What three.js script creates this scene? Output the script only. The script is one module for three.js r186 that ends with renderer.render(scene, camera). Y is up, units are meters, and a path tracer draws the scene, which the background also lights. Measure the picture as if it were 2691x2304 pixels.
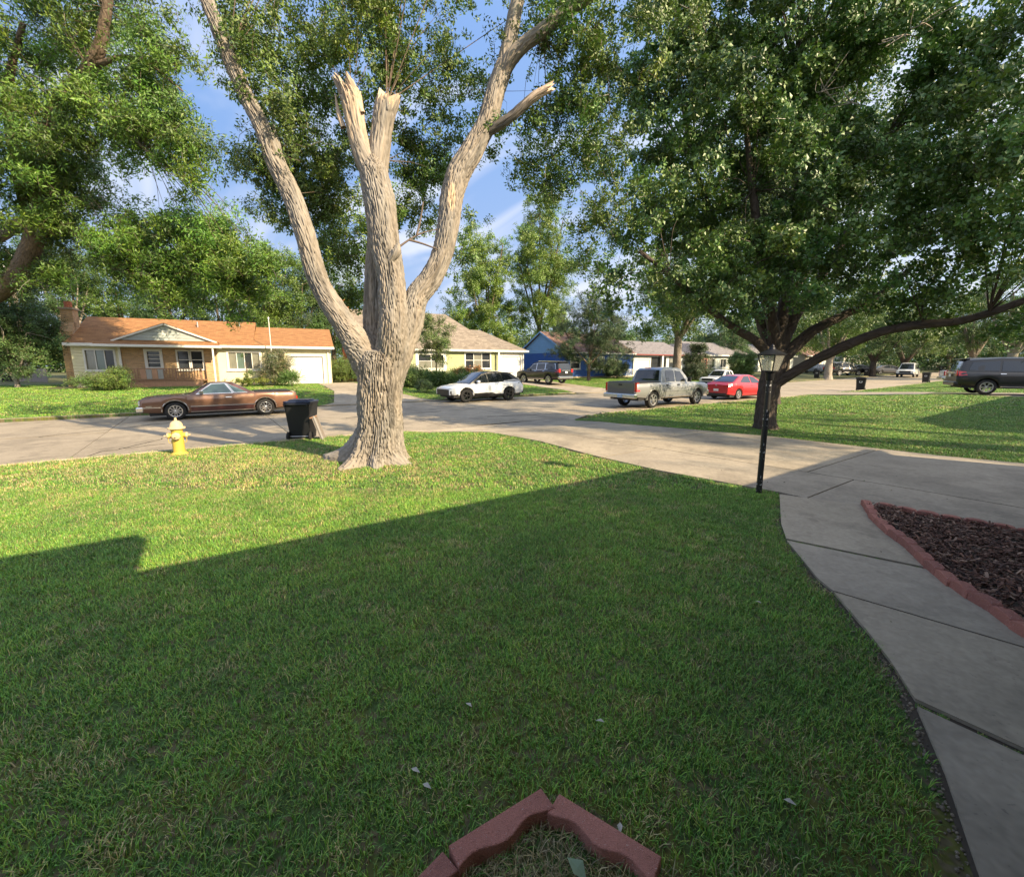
import * as THREE from 'three';
import { mergeGeometries, toCreasedNormals, mergeVertices } from 'three/addons/utils/BufferGeometryUtils.js';
import { RoundedBoxGeometry } from 'three/addons/geometries/RoundedBoxGeometry.js';
import { createNoise3D, createNoise2D } from 'simplex-noise';

// ---------------------------------------------------------------- camera, sky, sun, exposure
const EYE = 2.02, FOC = 1150, PITCH = Math.atan2(191, FOC);
const scene = new THREE.Scene();
const camera = new THREE.PerspectiveCamera(2 * Math.atan2(1152, FOC) * 180 / Math.PI, 2691 / 2304, 0.05, 2000);
camera.position.set(0, EYE, 0);
camera.lookAt(0, EYE - Math.sin(PITCH), -Math.cos(PITCH));
const renderer = new THREE.WebGLRenderer({ antialias: true });
renderer.setSize(1024, 876);
renderer.toneMapping = THREE.LinearToneMapping;
renderer.toneMappingExposure = 2.7;
renderer.shadowMap.enabled = true;

const SUN_EL = 29.5 * Math.PI / 180, SUN = new THREE.Vector3(0.82, 0, 0.572).normalize().multiplyScalar(Math.cos(SUN_EL)).setY(Math.sin(SUN_EL));
const sun = new THREE.DirectionalLight(new THREE.Color().setRGB(1, 0.81, 0.54), 4);
sun.position.copy(SUN).multiplyScalar(120); sun.castShadow = true; sun.shadow.radius = 1;
sun.shadow.mapSize.set(4096, 4096);
Object.assign(sun.shadow.camera, { left: -70, right: 70, top: 70, bottom: -70, near: 1, far: 320 });
scene.add(sun, sun.target); sun.name = 'sun';

let seed = 7;
const R = () => { seed = (seed + 0x6d2b79f5) | 0; let t = Math.imul(seed ^ (seed >>> 15), 1 | seed); t = (t + Math.imul(t ^ (t >>> 7), 61 | t)) ^ t; return ((t ^ (t >>> 14)) >>> 0) / 4294967296; };
const RR = (a, b) => a + (b - a) * R(), pick = (a) => a[Math.floor(R() * a.length)];
const gauss = () => (R() + R() + R() - 1.5) / 0.75;
const N3 = createNoise3D(R), N2 = createNoise2D(R);
const clamp = (x, a = 0, b = 1) => Math.min(b, Math.max(a, x)), mix = (a, b, t) => a + (b - a) * t;
const sstep = (a, b, x) => { const t = clamp((x - a) / (b - a)); return t * t * (3 - 2 * t); };
const fbm3 = (x, y, z, o = 4) => { let s = 0, a = 0.5; for (let i = 0; i < o; i++, a *= 0.5, x *= 2.03, y *= 2.03, z *= 2.03) s += a * N3(x, y, z); return s; };

{ // the sky: clear blue with thin drawn-out cloud, paler towards the horizon and round the sun, whose glow is widened to fill the shade
  const W = 2048, H = 1024, data = new Float32Array(W * H * 4);
  for (let j = 0; j < H; j++) {
    const up = ((j + 0.5) / H - 0.5) * Math.PI, y = Math.sin(up), cu = Math.cos(up);
    const h = Math.pow(1 - Math.max(0, y), 3.2);
    for (let i = 0; i < W; i++) {
      const az = ((i + 0.5) / W - 0.5) * 2 * Math.PI, x = Math.cos(az) * cu, z = Math.sin(az) * cu;
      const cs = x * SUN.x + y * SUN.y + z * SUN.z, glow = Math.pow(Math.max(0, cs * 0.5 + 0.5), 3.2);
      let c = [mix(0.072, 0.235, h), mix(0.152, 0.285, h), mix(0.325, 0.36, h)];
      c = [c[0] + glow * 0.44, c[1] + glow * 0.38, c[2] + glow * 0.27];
      if (y > 0) {
        const k = 1 / (y + 0.22), px = x * k * 1.15, pz = z * k * 1.15, wx = 0.6 * N3(px * 0.8, pz * 0.8, 3), a = px * 0.75 + pz * 0.66, b = -px * 0.66 + pz * 0.75;
        const m = fbm3(a * 0.75 + wx, b * 2.0 + wx * 0.6, 1.7, 5), l = fbm3(px * 0.6, pz * 0.6, 9.1, 3);
        const cl = clamp(sstep(-0.28, 0.55, m + 0.55 * l) * 0.75) * sstep(0.0, 0.15, y);
        c = [mix(c[0], 0.36 + glow * 0.32, cl), mix(c[1], 0.375 + glow * 0.28, cl), mix(c[2], 0.43 + glow * 0.2, cl)];
      }
      data.set([c[0], c[1], c[2], 1], (j * W + i) * 4);
    }
  }
  const t = new THREE.DataTexture(data, W, H, THREE.RGBAFormat, THREE.FloatType);
  t.mapping = THREE.EquirectangularReflectionMapping; t.magFilter = THREE.LinearFilter; t.needsUpdate = true;
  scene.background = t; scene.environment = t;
}

// ---------------------------------------------------------------- helpers
const AL = 35 * Math.PI / 180, CA = Math.cos(AL), SA = Math.sin(AL);
const ST = (s, t) => [s * CA - t * SA, s * SA + t * CA];          // street axes (along, across) -> right, forward
const toST = (x, d) => [x * CA + d * SA, -x * SA + d * CA];
const V = (x, d, y = 0) => new THREE.Vector3(x, y, -d);
const P = (px, py, d) => {                                        // a photographed point at a forward distance d
  const c = Math.cos(PITCH), s = Math.sin(PITCH), x = (px - 1345.5) / FOC, v = -(py - 1152) / FOC, fw = v * s + c, t = d / fw;
  return new THREE.Vector3(x * t, EYE + (v * c - s) * t, -d);
};
const NEAR_T = 12.6, FAR_T = 23.4;
const streetY = (s) => { const u = Math.max(0, s - 36); return u < 12 ? 0.0105 * u * u / 24 : 0.0105 * (u - 6); };
function gy(x, d) {                                               // height of the lawns and yards
  const [s, t] = toST(x, d), b = streetY(s);
  if (t < NEAR_T) return b + mix(0.1, 0.13, sstep(NEAR_T, 9, t)) + 0.34 * sstep(15, 31, s) * sstep(12, 5, t);
  if (t > FAR_T) return b + 0.12 + 0.55 * sstep(24, 37, t);
  return b;
}
const ORD = ['first', 'second', 'third', 'fourth', 'fifth', 'sixth', 'seventh', 'eighth', 'ninth', 'tenth', 'eleventh', 'twelfth', 'thirteenth', 'fourteenth', 'fifteenth', 'sixteenth', 'seventeenth', 'eighteenth', 'nineteenth', 'twentieth'];
const taken = {};
const numbered = (n) => { const k = taken[n] = (taken[n] ?? -1) + 1; return k ? n + '_' + String(k).padStart(3, '0') : n; };
function mesh(name, geo, mat, parent) {
  const m = new THREE.Mesh(Array.isArray(geo) ? merge(geo) : geo, mat); m.name = name; m.castShadow = m.receiveShadow = true;
  if (parent) parent.add(m); return m;
}
function thing(name, label, category, pos, rot = 0, group) {
  const o = new THREE.Group(); o.name = numbered(name); o.userData = { label, category }; if (group) o.userData.group = group;
  if (pos) o.position.copy(pos); o.rotation.y = rot; scene.add(o); return o;
}
function single(name, label, category, geo, mat, pos, rot = 0, group) {
  const o = mesh(numbered(name), geo, mat); o.userData = { label, category }; if (group) o.userData.group = group;
  if (pos) o.position.copy(pos); o.rotation.y = rot; scene.add(o); return o;
}
function structure(name, pos, rot = 0) { const o = new THREE.Group(); o.name = name; o.userData = { kind: 'structure', label: undefined }; delete o.userData.label; if (pos) o.position.copy(pos); o.rotation.y = rot; scene.add(o); return o; }
function norm(g) { // same attributes everywhere, uv in metres by the direction each face points
  g = g.index ? g.toNonIndexed() : g;
  const p = g.attributes.position; if (!g.attributes.normal) g.computeVertexNormals();
  if (!g.userData.keepUV) {
    const uv = new Float32Array(p.count * 2), a = new THREE.Vector3(), b = new THREE.Vector3(), c = new THREE.Vector3();
    for (let i = 0; i < p.count; i += 3) {
      a.fromBufferAttribute(p, i); b.fromBufferAttribute(p, i + 1).sub(a); c.fromBufferAttribute(p, i + 2).sub(a); b.cross(c);
      const ax = Math.abs(b.x), ay = Math.abs(b.y), az = Math.abs(b.z);
      for (let k = i; k < i + 3; k++) {
        const x = p.getX(k), y = p.getY(k), z = p.getZ(k);
        uv[2 * k] = ax > ay && ax > az ? z : x; uv[2 * k + 1] = ay >= ax && ay >= az ? z : y;
      }
    }
    g.setAttribute('uv', new THREE.BufferAttribute(uv, 2));
  }
  for (const k of Object.keys(g.attributes)) if (!['position', 'normal', 'uv', 'color'].includes(k)) g.deleteAttribute(k);
  return g;
}
const merge = (list) => { list = list.map(norm); const c = list.some((g) => g.attributes.color); if (c) for (const g of list) if (!g.attributes.color) g.setAttribute('color', new THREE.BufferAttribute(new Float32Array(g.attributes.position.count * 3).fill(1), 3)); return list.length > 1 ? mergeGeometries(list) : list[0]; };
const box = (w, h, l, x = 0, y = 0, z = 0, r = 0) => { // centre x, z; y is the bottom
  const g = r > 0 ? new RoundedBoxGeometry(w, h, l, 2, Math.min(r, w / 2.01, h / 2.01, l / 2.01)) : new THREE.BoxGeometry(w, h, l); g.translate(x, y + h / 2, z); return norm(g); };
function bar(a, b, w, h = w, sides = 0) { // a stick from a to b
  a = new THREE.Vector3(...a); b = new THREE.Vector3(...b); const L = a.distanceTo(b);
  const g = sides ? new THREE.CylinderGeometry(h, w, L, sides) : new THREE.BoxGeometry(w, L, h);
  g.applyQuaternion(new THREE.Quaternion().setFromUnitVectors(new THREE.Vector3(0, 1, 0), b.clone().sub(a).normalize())); g.translate((a.x + b.x) / 2, (a.y + b.y) / 2, (a.z + b.z) / 2); return norm(g);
}
function hexa(q, off) { // quad q (4 points, counter-clockwise seen from outside) thickened by off
  const A = q.map((p) => new THREE.Vector3(...p)), B = A.map((p) => p.clone().add(new THREE.Vector3(...off))), v = [];
  const f = (a, b, c, d) => { for (const p of [a, b, c, a, c, d]) v.push(p.x, p.y, p.z); };
  f(...A); f(B[3], B[2], B[1], B[0]); for (let i = 0; i < 4; i++) { const j = (i + 1) % 4; f(A[i], B[i], B[j], A[j]); }
  const g = new THREE.BufferGeometry(); g.setAttribute('position', new THREE.Float32BufferAttribute(v, 3)); g.computeVertexNormals(); return norm(g);
}
function prism(pts, depth, holes, bevel = 0) { // outline in x, y pushed along +z
  const s = new THREE.Shape(pts.map((p) => new THREE.Vector2(...p)));
  for (const h of holes ?? []) s.holes.push(new THREE.Path(h.map((p) => new THREE.Vector2(...p))));
  return norm(new THREE.ExtrudeGeometry(s, { depth, bevelEnabled: bevel > 0, bevelSize: bevel, bevelThickness: bevel, bevelSegments: 2, curveSegments: 12 }));
}
const rect = (x0, y0, x1, y1) => [[x0, y0], [x1, y0], [x1, y1], [x0, y1]];
const lathe = (pts, seg = 24) => norm(new THREE.LatheGeometry(pts.map((p) => new THREE.Vector2(...p)), seg));
const moved = (g, x, y, z, ry = 0, rx = 0, rz = 0) => { g = g.clone(); g.userData = { ...g.userData }; if (rx) g.rotateX(rx); if (rz) g.rotateZ(rz); if (ry) g.rotateY(ry); g.translate(x, y, z); return g; };
function inPoly(x, y, poly) { let c = false; for (let i = 0, j = poly.length - 1; i < poly.length; j = i++) { const [xi, yi] = poly[i], [xj, yj] = poly[j]; if ((yi > y) !== (yj > y) && x < ((xj - xi) * (y - yi)) / (yj - yi) + xi) c = !c; } return c; }
function slab(poly, topY, th, bevel = 0.008) { // a flat polygon [x, forward] with its top following topY(x, d)
  const s = new THREE.Shape(poly.map(([x, d]) => new THREE.Vector2(x, d)));
  const g = new THREE.ExtrudeGeometry(s, { depth: th - 2 * bevel, bevelEnabled: true, bevelSize: -bevel * 0.5, bevelOffset: 0, bevelThickness: bevel, bevelSegments: 1 });
  const p = g.attributes.position;
  for (let i = 0; i < p.count; i++) { const x = p.getX(i), d = p.getY(i), z = p.getZ(i); p.setXYZ(i, x, topY(x, d) - th + bevel + z, -d); }
  g.computeVertexNormals(); return norm(g);
}

// ---------------------------------------------------------------- textures and materials
const lin = (c) => Math.round(255 * clamp(c <= 0.0031308 ? c * 12.92 : 1.055 * Math.pow(c, 1 / 2.4) - 0.055));
function tiled(n, seed0) { // tileable value noise
  const g = new Float32Array(n * n); for (let i = 0; i < g.length; i++) g[i] = R();
  return (x, y) => { x = ((x % n) + n) % n; y = ((y % n) + n) % n; const i = Math.floor(x), j = Math.floor(y), fx = x - i, fy = y - j, sx = fx * fx * (3 - 2 * fx), sy = fy * fy * (3 - 2 * fy), i1 = (i + 1) % n, j1 = (j + 1) % n;
    return mix(mix(g[j * n + i], g[j * n + i1], sx), mix(g[j1 * n + i], g[j1 * n + i1], sx), sy); };
}
const T4 = tiled(4), T8 = tiled(8), T16 = tiled(16), T32 = tiled(32), T64 = tiled(64), T128 = tiled(128), T256 = tiled(256);
const fb = (u, v) => 0.32 * T4(u * 4, v * 4) + 0.26 * T8(u * 8, v * 8) + 0.2 * T16(u * 16, v * 16) + 0.12 * T32(u * 32, v * 32) + 0.1 * T64(u * 64, v * 64);
function tex(size, metres, fn, color = true, w = size) {
  const d = new Uint8Array(w * size * 4);
  for (let j = 0; j < size; j++) for (let i = 0; i < w; i++) { const c = fn(i / w, j / size); const o = (j * w + i) * 4; if (color) { d[o] = lin(c[0]); d[o + 1] = lin(c[1]); d[o + 2] = lin(c[2]); } else d[o] = d[o + 1] = d[o + 2] = Math.round(255 * clamp(c)); d[o + 3] = 255; }
  const t = new THREE.DataTexture(d, w, size); t.wrapS = t.wrapT = THREE.RepeatWrapping; t.magFilter = THREE.LinearFilter; t.minFilter = THREE.LinearMipmapLinearFilter; t.generateMipmaps = true;
  if (color) t.colorSpace = THREE.SRGBColorSpace; t.repeat.set(1 / (metres[0] ?? metres), 1 / (metres[1] ?? metres)); t.needsUpdate = true; return t;
}
const std = (c, roughness = 0.8, o = {}) => new THREE.MeshStandardMaterial({ color: new THREE.Color().setRGB(...c), roughness, ...o });
const phys = (c, roughness, o = {}) => new THREE.MeshPhysicalMaterial({ color: new THREE.Color().setRGB(...c), roughness, ...o });
const concreteT = tex(1024, 5, (u, v) => { const m = fb(u, v), f = T256(u * 256, v * 256), g = T128(u * 128 + 9, v * 128), st = sstep(0.56, 0.68, fb(u + 0.37, v + 0.61)) + 0.7 * sstep(0.62, 0.7, 0.6 * T16(u * 16 + 3, v * 16) + 0.4 * T64(u * 64, v * 64)), pit = T256(u * 256 + 31, v * 256 + 7) > 0.955 ? 0.72 : 1;
  const k = (0.62 + 0.56 * m + 0.16 * (f - 0.5) + 0.14 * (g - 0.5)) * (1 - 0.17 * st) * pit; return [0.385 * k, 0.325 * k, 0.24 * k]; });
const concreteB = tex(512, 5, (u, v) => 0.5 * T256(u * 256, v * 256) + 0.3 * T128(u * 128, v * 128) + 0.2 * fb(u, v), false);
const shingleT = (a, b) => tex(512, [2.4, 2.4], (u, v) => { const row = Math.floor(v * 16), f = v * 16 - row, x = u * 8 + (row % 2) * 0.5 + 0.3 * T16(row, 3), tab = Math.floor(x), n = T64(tab * 7.3 + row * 3.1, row * 5.7), g = T256(u * 256, v * 256), edge = f < 0.1 || x - tab < 0.05 ? 0.75 : 1;
  const k = (0.85 + 0.3 * n) * (0.8 + 0.4 * g) * edge; return [mix(a[0], b[0], n) * k, mix(a[1], b[1], n) * k, mix(a[2], b[2], n) * k]; });
const brickT = tex(512, [1.68, 1.2], (u, v) => { const row = Math.floor(v * 16), f = v * 16 - row, x = u * 8 + (row % 2) * 0.5, i = Math.floor(x), fx = x - i, m = f < 0.16 || fx < 0.06, n = T64(i * 5.3 + row * 11.1, row * 2.7), g = T256(u * 256, v * 256);
  const k = (0.7 + 0.55 * n) * (0.85 + 0.3 * g); return m ? [0.42 * (0.8 + 0.3 * g), 0.36, 0.28] : [0.5 * k, 0.3 * k, 0.145 * k]; });
const brickB = tex(256, [1.68, 1.2], (u, v) => { const row = Math.floor(v * 16), f = v * 16 - row, x = u * 8 + (row % 2) * 0.5, fx = x - Math.floor(x); return f < 0.16 || fx < 0.06 ? 0 : 1; }, false);
const lapB = tex(128, [3.2, 1.6], (u, v) => { const f = v * 8 - Math.floor(v * 8); return f < 0.08 ? 0.1 : 1 - 0.7 * f; }, false);
const wearT = tex(512, 3, (u, v) => { const k = 0.84 + 0.2 * fb(u, v) + 0.07 * (T128(u * 128, v * 128) - 0.5); return [k, k, k]; });
const streakT = tex(512, [2, 2], (u, v) => { const k = 0.7 + 0.34 * (0.5 * T64(u * 64, v * 4) + 0.3 * T16(u * 16, v * 8) + 0.2 * T128(u * 128, v * 16)); return [k, k * 0.99, k * 0.97]; });
const barkT = tex(512, [1, 1], (u, v) => { const a = T32(u * 32 + 2 * T8(u * 8, v * 8), v * 8), b = T64(u * 64, v * 16), k = 0.6 + 0.5 * a + 0.25 * (b - 0.5); return [k, k * 0.98, k * 0.94]; });
const barkB = tex(512, [1, 1], (u, v) => { const a = Math.abs(T16(u * 16 + 1.5 * T8(u * 8, v * 8), v * 4) - 0.5) * 2, b = T64(u * 64, v * 16); return Math.min(1, a * 1.6) * 0.75 + 0.25 * b; }, false);
const edgeT = tex(512, 0.5, (u, v) => { const k = 0.72 + 0.4 * fb(u, v) + 0.25 * (T256(u * 256, v * 256) - 0.5), sp = T128(u * 128, v * 128) > 0.93 && T32(u * 32, v * 32) > 0.5; return sp ? [0.62, 0.55, 0.5] : [0.40 * k, 0.165 * k, 0.125 * k]; });
const edgeB = tex(512, 0.5, (u, v) => 0.6 * T256(u * 256, v * 256) + 0.4 * T64(u * 64, v * 64), false);
const groundT = tex(1024, 4, (u, v) => { const m = fb(u, v), f = T256(u * 256, v * 256), g = T128(u * 128, v * 128 + 5), dry = sstep(0.52, 0.66, fb(u + 0.5, v + 0.2)); const k = 0.7 + 0.5 * m + 0.5 * (f - 0.5) + 0.25 * (g - 0.5);
  const th = sstep(0.45, 0.75, T128(u * 128 + 3, v * 128)); return [mix(mix(0.05, 0.1, dry), 0.11, th) * k, mix(mix(0.085, 0.1, dry), 0.09, th) * k, mix(0.02, 0.045, th) * k]; });
const M = {
  concrete: std([1, 1, 1], 0.9, { map: concreteT, bumpMap: concreteB, bumpScale: 0.004 }),
  walk: std([0.93, 0.94, 0.97], 0.9, { map: concreteT, bumpMap: concreteB, bumpScale: 0.004 }),
  street: std([0.96, 0.95, 0.93], 0.88, { map: concreteT, bumpMap: concreteB, bumpScale: 0.006 }),
  street2: std([0.88, 0.87, 0.86], 0.88, { map: concreteT, bumpMap: concreteB, bumpScale: 0.006 }),
  street3: std([1.0, 0.97, 0.93], 0.88, { map: concreteT, bumpMap: concreteB, bumpScale: 0.006 }),
  kerb: std([1, 0.98, 0.94], 0.9, { map: concreteT, bumpMap: concreteB, bumpScale: 0.004 }),
  joint: std([0.035, 0.03, 0.022], 1, { map: wearT }),
  ground: std([1, 1, 1], 1, { map: groundT }),
  soil: std([0.07, 0.055, 0.04], 1, { map: wearT }),
  white: std([0.78, 0.77, 0.73], 0.55, { map: wearT }),
  trim: std([0.72, 0.70, 0.65], 0.6, { map: wearT }),
  cream: std([0.74, 0.68, 0.46], 0.75, { map: wearT, bumpMap: lapB, bumpScale: 0.02 }),
  creamflat: std([0.74, 0.68, 0.46], 0.75, { map: wearT }),
  greenwall: std([0.40, 0.42, 0.23], 0.75, { map: wearT, bumpMap: lapB, bumpScale: 0.025 }),
  bluewall: std([0.03, 0.10, 0.36], 0.7, { map: wearT, bumpMap: lapB, bumpScale: 0.02 }),
  bluegable: std([0.18, 0.36, 0.62], 0.7, { map: wearT, bumpMap: lapB, bumpScale: 0.02 }),
  greygable: std([0.36, 0.40, 0.39], 0.7, { map: wearT, bumpMap: lapB, bumpScale: 0.03 }),
  greywall: std([0.55, 0.57, 0.55], 0.75, { map: wearT, bumpMap: lapB, bumpScale: 0.02 }),
  tanwall: std([0.62, 0.53, 0.40], 0.75, { map: wearT, bumpMap: lapB, bumpScale: 0.02 }),
  brick: std([1, 1, 1], 0.85, { map: brickT, bumpMap: brickB, bumpScale: 0.006 }),
  redbrick: std([0.85, 0.42, 0.36], 0.85, { map: brickT, bumpMap: brickB, bumpScale: 0.006 }),
  roofrust: std([1, 1, 1], 0.95, { map: shingleT([0.27, 0.125, 0.046], [0.32, 0.16, 0.062]) }),
  rooftan: std([1, 1, 1], 0.95, { map: shingleT([0.19, 0.155, 0.12], [0.25, 0.21, 0.168]) }),
  roofbrown: std([1, 1, 1], 0.95, { map: shingleT([0.16, 0.09, 0.07], [0.22, 0.13, 0.1]) }),
  roofgrey: std([1, 1, 1], 0.95, { map: shingleT([0.15, 0.14, 0.14], [0.22, 0.2, 0.2]) }),
  deckwood: std([0.36, 0.21, 0.13], 0.85, { map: streakT }),
  deckgrey: std([0.40, 0.38, 0.36], 0.85, { map: streakT }),
  deckface: std([0.52, 0.30, 0.19], 0.85, { map: streakT }),
  fencewood: std([0.26, 0.23, 0.21], 0.9, { map: streakT }),
  pane: phys([0.03, 0.035, 0.04], 0.06, { specularIntensity: 1 }),
  panecurtain: phys([0.24, 0.24, 0.2], 0.12, { map: streakT, clearcoat: 1, clearcoatRoughness: 0.05 }),
  panegreen: phys([0.13, 0.19, 0.17], 0.1, { map: streakT, clearcoat: 1, clearcoatRoughness: 0.05 }),
  blackmetal: std([0.012, 0.012, 0.014], 0.42, { metalness: 0.2 }),
  chrome: std([0.72, 0.72, 0.72], 0.18, { metalness: 1 }),
  alloy: std([0.55, 0.55, 0.56], 0.35, { metalness: 0.8 }),
  tyre: std([0.016, 0.016, 0.017], 0.85, { map: wearT }),
  rubber: std([0.014, 0.014, 0.015], 0.7),
  plastic: std([0.012, 0.013, 0.015], 0.5, { map: wearT }),
  glass: phys([0.012, 0.015, 0.018], 0.04, { clearcoat: 1, clearcoatRoughness: 0.02 }),
  glassteal: phys([0.07, 0.13, 0.13], 0.05, { clearcoat: 1, clearcoatRoughness: 0.02 }),
  redlens: phys([0.45, 0.015, 0.012], 0.15, { clearcoat: 1 }),
  lens: phys([0.6, 0.6, 0.58], 0.1, { clearcoat: 1 }),
  plate: std([0.65, 0.66, 0.68], 0.5),
};
const paint = (c, o = {}) => phys(c, 0.35, { clearcoat: 1, clearcoatRoughness: 0.06, ...o });
// ---------------------------------------------------------------- ground, street, kerbs, drives, walk
const lerpT = (tab, t) => { if (t <= tab[0][0]) return tab[0][1]; for (let i = 1; i < tab.length; i++) if (t <= tab[i][0]) return mix(tab[i - 1][1], tab[i][1], (t - tab[i - 1][0]) / (tab[i][0] - tab[i - 1][0])); return tab[tab.length - 1][1]; };
const dropNear = (s, t) => sstep(10.2, 12.55, t) * sstep(4.2, 5.6, s) * sstep(13.6, 11.6, s);
const FARDRIVES = [{ a: [[23.4, 4.6], [24.6, 5.6], [30, 6.9], [36.5, 7.2]], b: [[23.4, 11.4], [24.6, 10.6], [30, 10.2], [37.5, 9.9]] }, { a: [[23.4, 22.2], [24.8, 22.9], [40, 22.9]], b: [[23.4, 28.2], [24.8, 27.4], [40, 27.4]] }];
const dropFar = (s, t) => t < FAR_T ? 0 : FARDRIVES.reduce((m, f) => Math.max(m, sstep(26, 23.5, t) * sstep(f.a[0][1] - 0.8, f.a[0][1] + 0.5, s) * sstep(f.b[0][1] + 0.8, f.b[0][1] - 0.5, s)), 0);
const land = (x, d) => { const [s, t] = toST(x, d); let y = gy(x, d); if (t < NEAR_T) y -= 0.1 * dropNear(s, t); else if (t > FAR_T) y -= 0.115 * dropFar(s, t); return y; };
{
  const lines = (list) => list.flatMap(([a, b, st]) => Array.from({ length: Math.max(1, Math.round((b - a) / st)) }, (_, i) => a + ((b - a) * i) / Math.max(1, Math.round((b - a) / st))));
  const ss = [...lines([[-700, -200, 250], [-200, -40, 20], [-40, 4, 2], [4, 14, 0.5], [14, 22, 2], [22, 29, 0.5], [29, 60, 2], [60, 160, 10], [160, 800, 160]]), 800];
  const ts = [...lines([[-600, -60, 180], [-60, -12, 8], [-12, 9, 1.5], [9, 12.6, 0.4]]), 12.6, 12.601, 23.4, 23.401, ...lines([[23.8, 28, 0.4], [28, 45, 1], [45, 100, 11], [100, 800, 175]]), 800];
  const pos = [], uv = [], idx = [];
  for (const t of ts) for (const s of ss) { const [x, d] = ST(s, t); const inSt = t > 12.6005 && t < 23.4005; pos.push(x, inSt ? streetY(s) - 0.14 : land(x, d), -d); uv.push(x, d); }
  const n = ss.length; for (let j = 0; j + 1 < ts.length; j++) for (let i = 0; i + 1 < n; i++) { const a = j * n + i; idx.push(a, a + 1, a + n, a + 1, a + n + 1, a + n); }
  const g = new THREE.BufferGeometry(); g.setAttribute('position', new THREE.Float32BufferAttribute(pos, 3)); g.setAttribute('uv', new THREE.Float32BufferAttribute(uv, 2)); g.setIndex(idx); g.computeVertexNormals();
  const m = mesh('ground', g, M.ground); m.userData.kind = 'structure'; scene.add(m);
}
{ // the street: concrete slabs in two lanes
  const st = structure('street'), mid = 18.0;
  const cuts = []; for (let s = -62; s < 175; s += s > 60 ? 9 : 4.57) cuts.push(s);
  for (let i = 0; i + 1 < cuts.length; i++) for (const [t0, t1] of [[NEAR_T + 0.02, mid - 0.01], [mid + 0.01, FAR_T - 0.02]]) {
    const a = cuts[i] + 0.01, b = cuts[i + 1] - 0.01, k = (R() - 0.5) * 0.006;
    mesh('slab', slab([ST(a, t0), ST(b, t0), ST(b, t1), ST(a, t1)], (x, d) => streetY(toST(x, d)[0]) + k, 0.12), pick([M.street, M.street, M.street2, M.street3]), st);
  }
  const fill = []; for (let s = -64; s < 176; s += 6) fill.push(slab([ST(s, NEAR_T), ST(s + 6, NEAR_T), ST(s + 6, FAR_T), ST(s, FAR_T)], (x, d) => streetY(toST(x, d)[0]) - 0.022, 0.05));
  mesh('joint_filler', fill, M.joint, st);
  // cracks: thin dark tar-filled grooves lying on the slabs
  const crack = (pts) => { const q = []; for (let i = 0; i + 1 < pts.length; i++) { const [a, b] = [pts[i], pts[i + 1]], L = Math.hypot(b[0] - a[0], b[1] - a[1]), nx = -(b[1] - a[1]) / L * 0.012, ny = (b[0] - a[0]) / L * 0.012; q.push(slab([[a[0] + nx, a[1] + ny], [a[0] - nx, a[1] - ny], [b[0] - nx, b[1] - ny], [b[0] + nx, b[1] + ny]].reverse(), (x, d) => streetY(toST(x, d)[0]) + 0.008, 0.006, 0.001)); } return merge(q); };
  const wander = (x0, d0, x1, d1, n, w) => Array.from({ length: n + 1 }, (_, i) => [mix(x0, x1, i / n) + (i % n ? (R() - 0.5) * w : 0), mix(d0, d1, i / n) + (i % n ? (R() - 0.5) * w : 0)]);
  for (const c of [wander(-9.6, 9.7, -9.9, 12.2, 9, 0.28), wander(-9.7, 10.6, -9.1, 11.3, 5, 0.2), wander(-6.5, 17, -3.2, 19.6, 12, 0.3), wander(-1, 17.5, 3.4, 19.2, 12, 0.3), wander(-13.6, 12.4, -12.2, 15.9, 9, 0.3)]) mesh('crack', crack(c), M.joint, st);
}
{ // kerbs
  const far = structure('kerb'), prof = [[0, -0.12], [0.16, -0.12], [0.16, 0.105], [0.13, 0.13], [0.05, 0.13], [0.015, 0.105]];
  const seg = (s0, s1, t, flip, parent) => { const g = prism(flip ? prof.map(([a, b]) => [0.16 - a, b]).reverse() : prof, s1 - s0 - 0.012); const p = g.attributes.position;
    for (let i = 0; i < p.count; i++) { const s = s0 + 0.006 + p.getZ(i), [x, d] = ST(s, t + p.getX(i)); p.setXYZ(i, x, p.getY(i) + streetY(s), -d); } g.computeVertexNormals();
    mesh('kerb_stone', norm(g), M.kerb, parent); };
  const gaps = [[4.4, 11.6], [22, 28.4], [48, 53], [71, 76]];
  for (let s = -60; s < 150; s += 3.05) if (!gaps.some(([a, b]) => s + 3.05 > a && s < b)) seg(s, s + 3.05, FAR_T, false, far);
  for (const [a, b] of [[2.6, 4.4], [11.6, 13.4], [20.4, 22], [28.4, 30.2]]) seg(a, b, FAR_T, false, far);
  const near = structure('kerb_near_side');
  const g2 = [[4.6, 12.6], [32.4, 38.6], [60, 66]];
  for (let s = -60; s < 150; s += 3.05) if (!g2.some(([a, b]) => s + 3.05 > a && s < b)) seg(s, s + 3.05, NEAR_T - 0.14, true, near);
}
const DL = [[-6, 6.95], [2.9, 6.9], [3.55, 6.8], [4.8, 6.6], [6.5, 6.6], [8.4, 6.78], [10.6, 6.6], [11.6, 6.1], [12.2, 5.5], [12.6, 4.8]];
const DR = [[-6, 13.2], [1.1, 12.9], [2.2, 12.6], [5.5, 12.35], [8.1, 11.6], [9.6, 11.05], [11.55, 10.9], [12.1, 11.4], [12.6, 12.6]];
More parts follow.
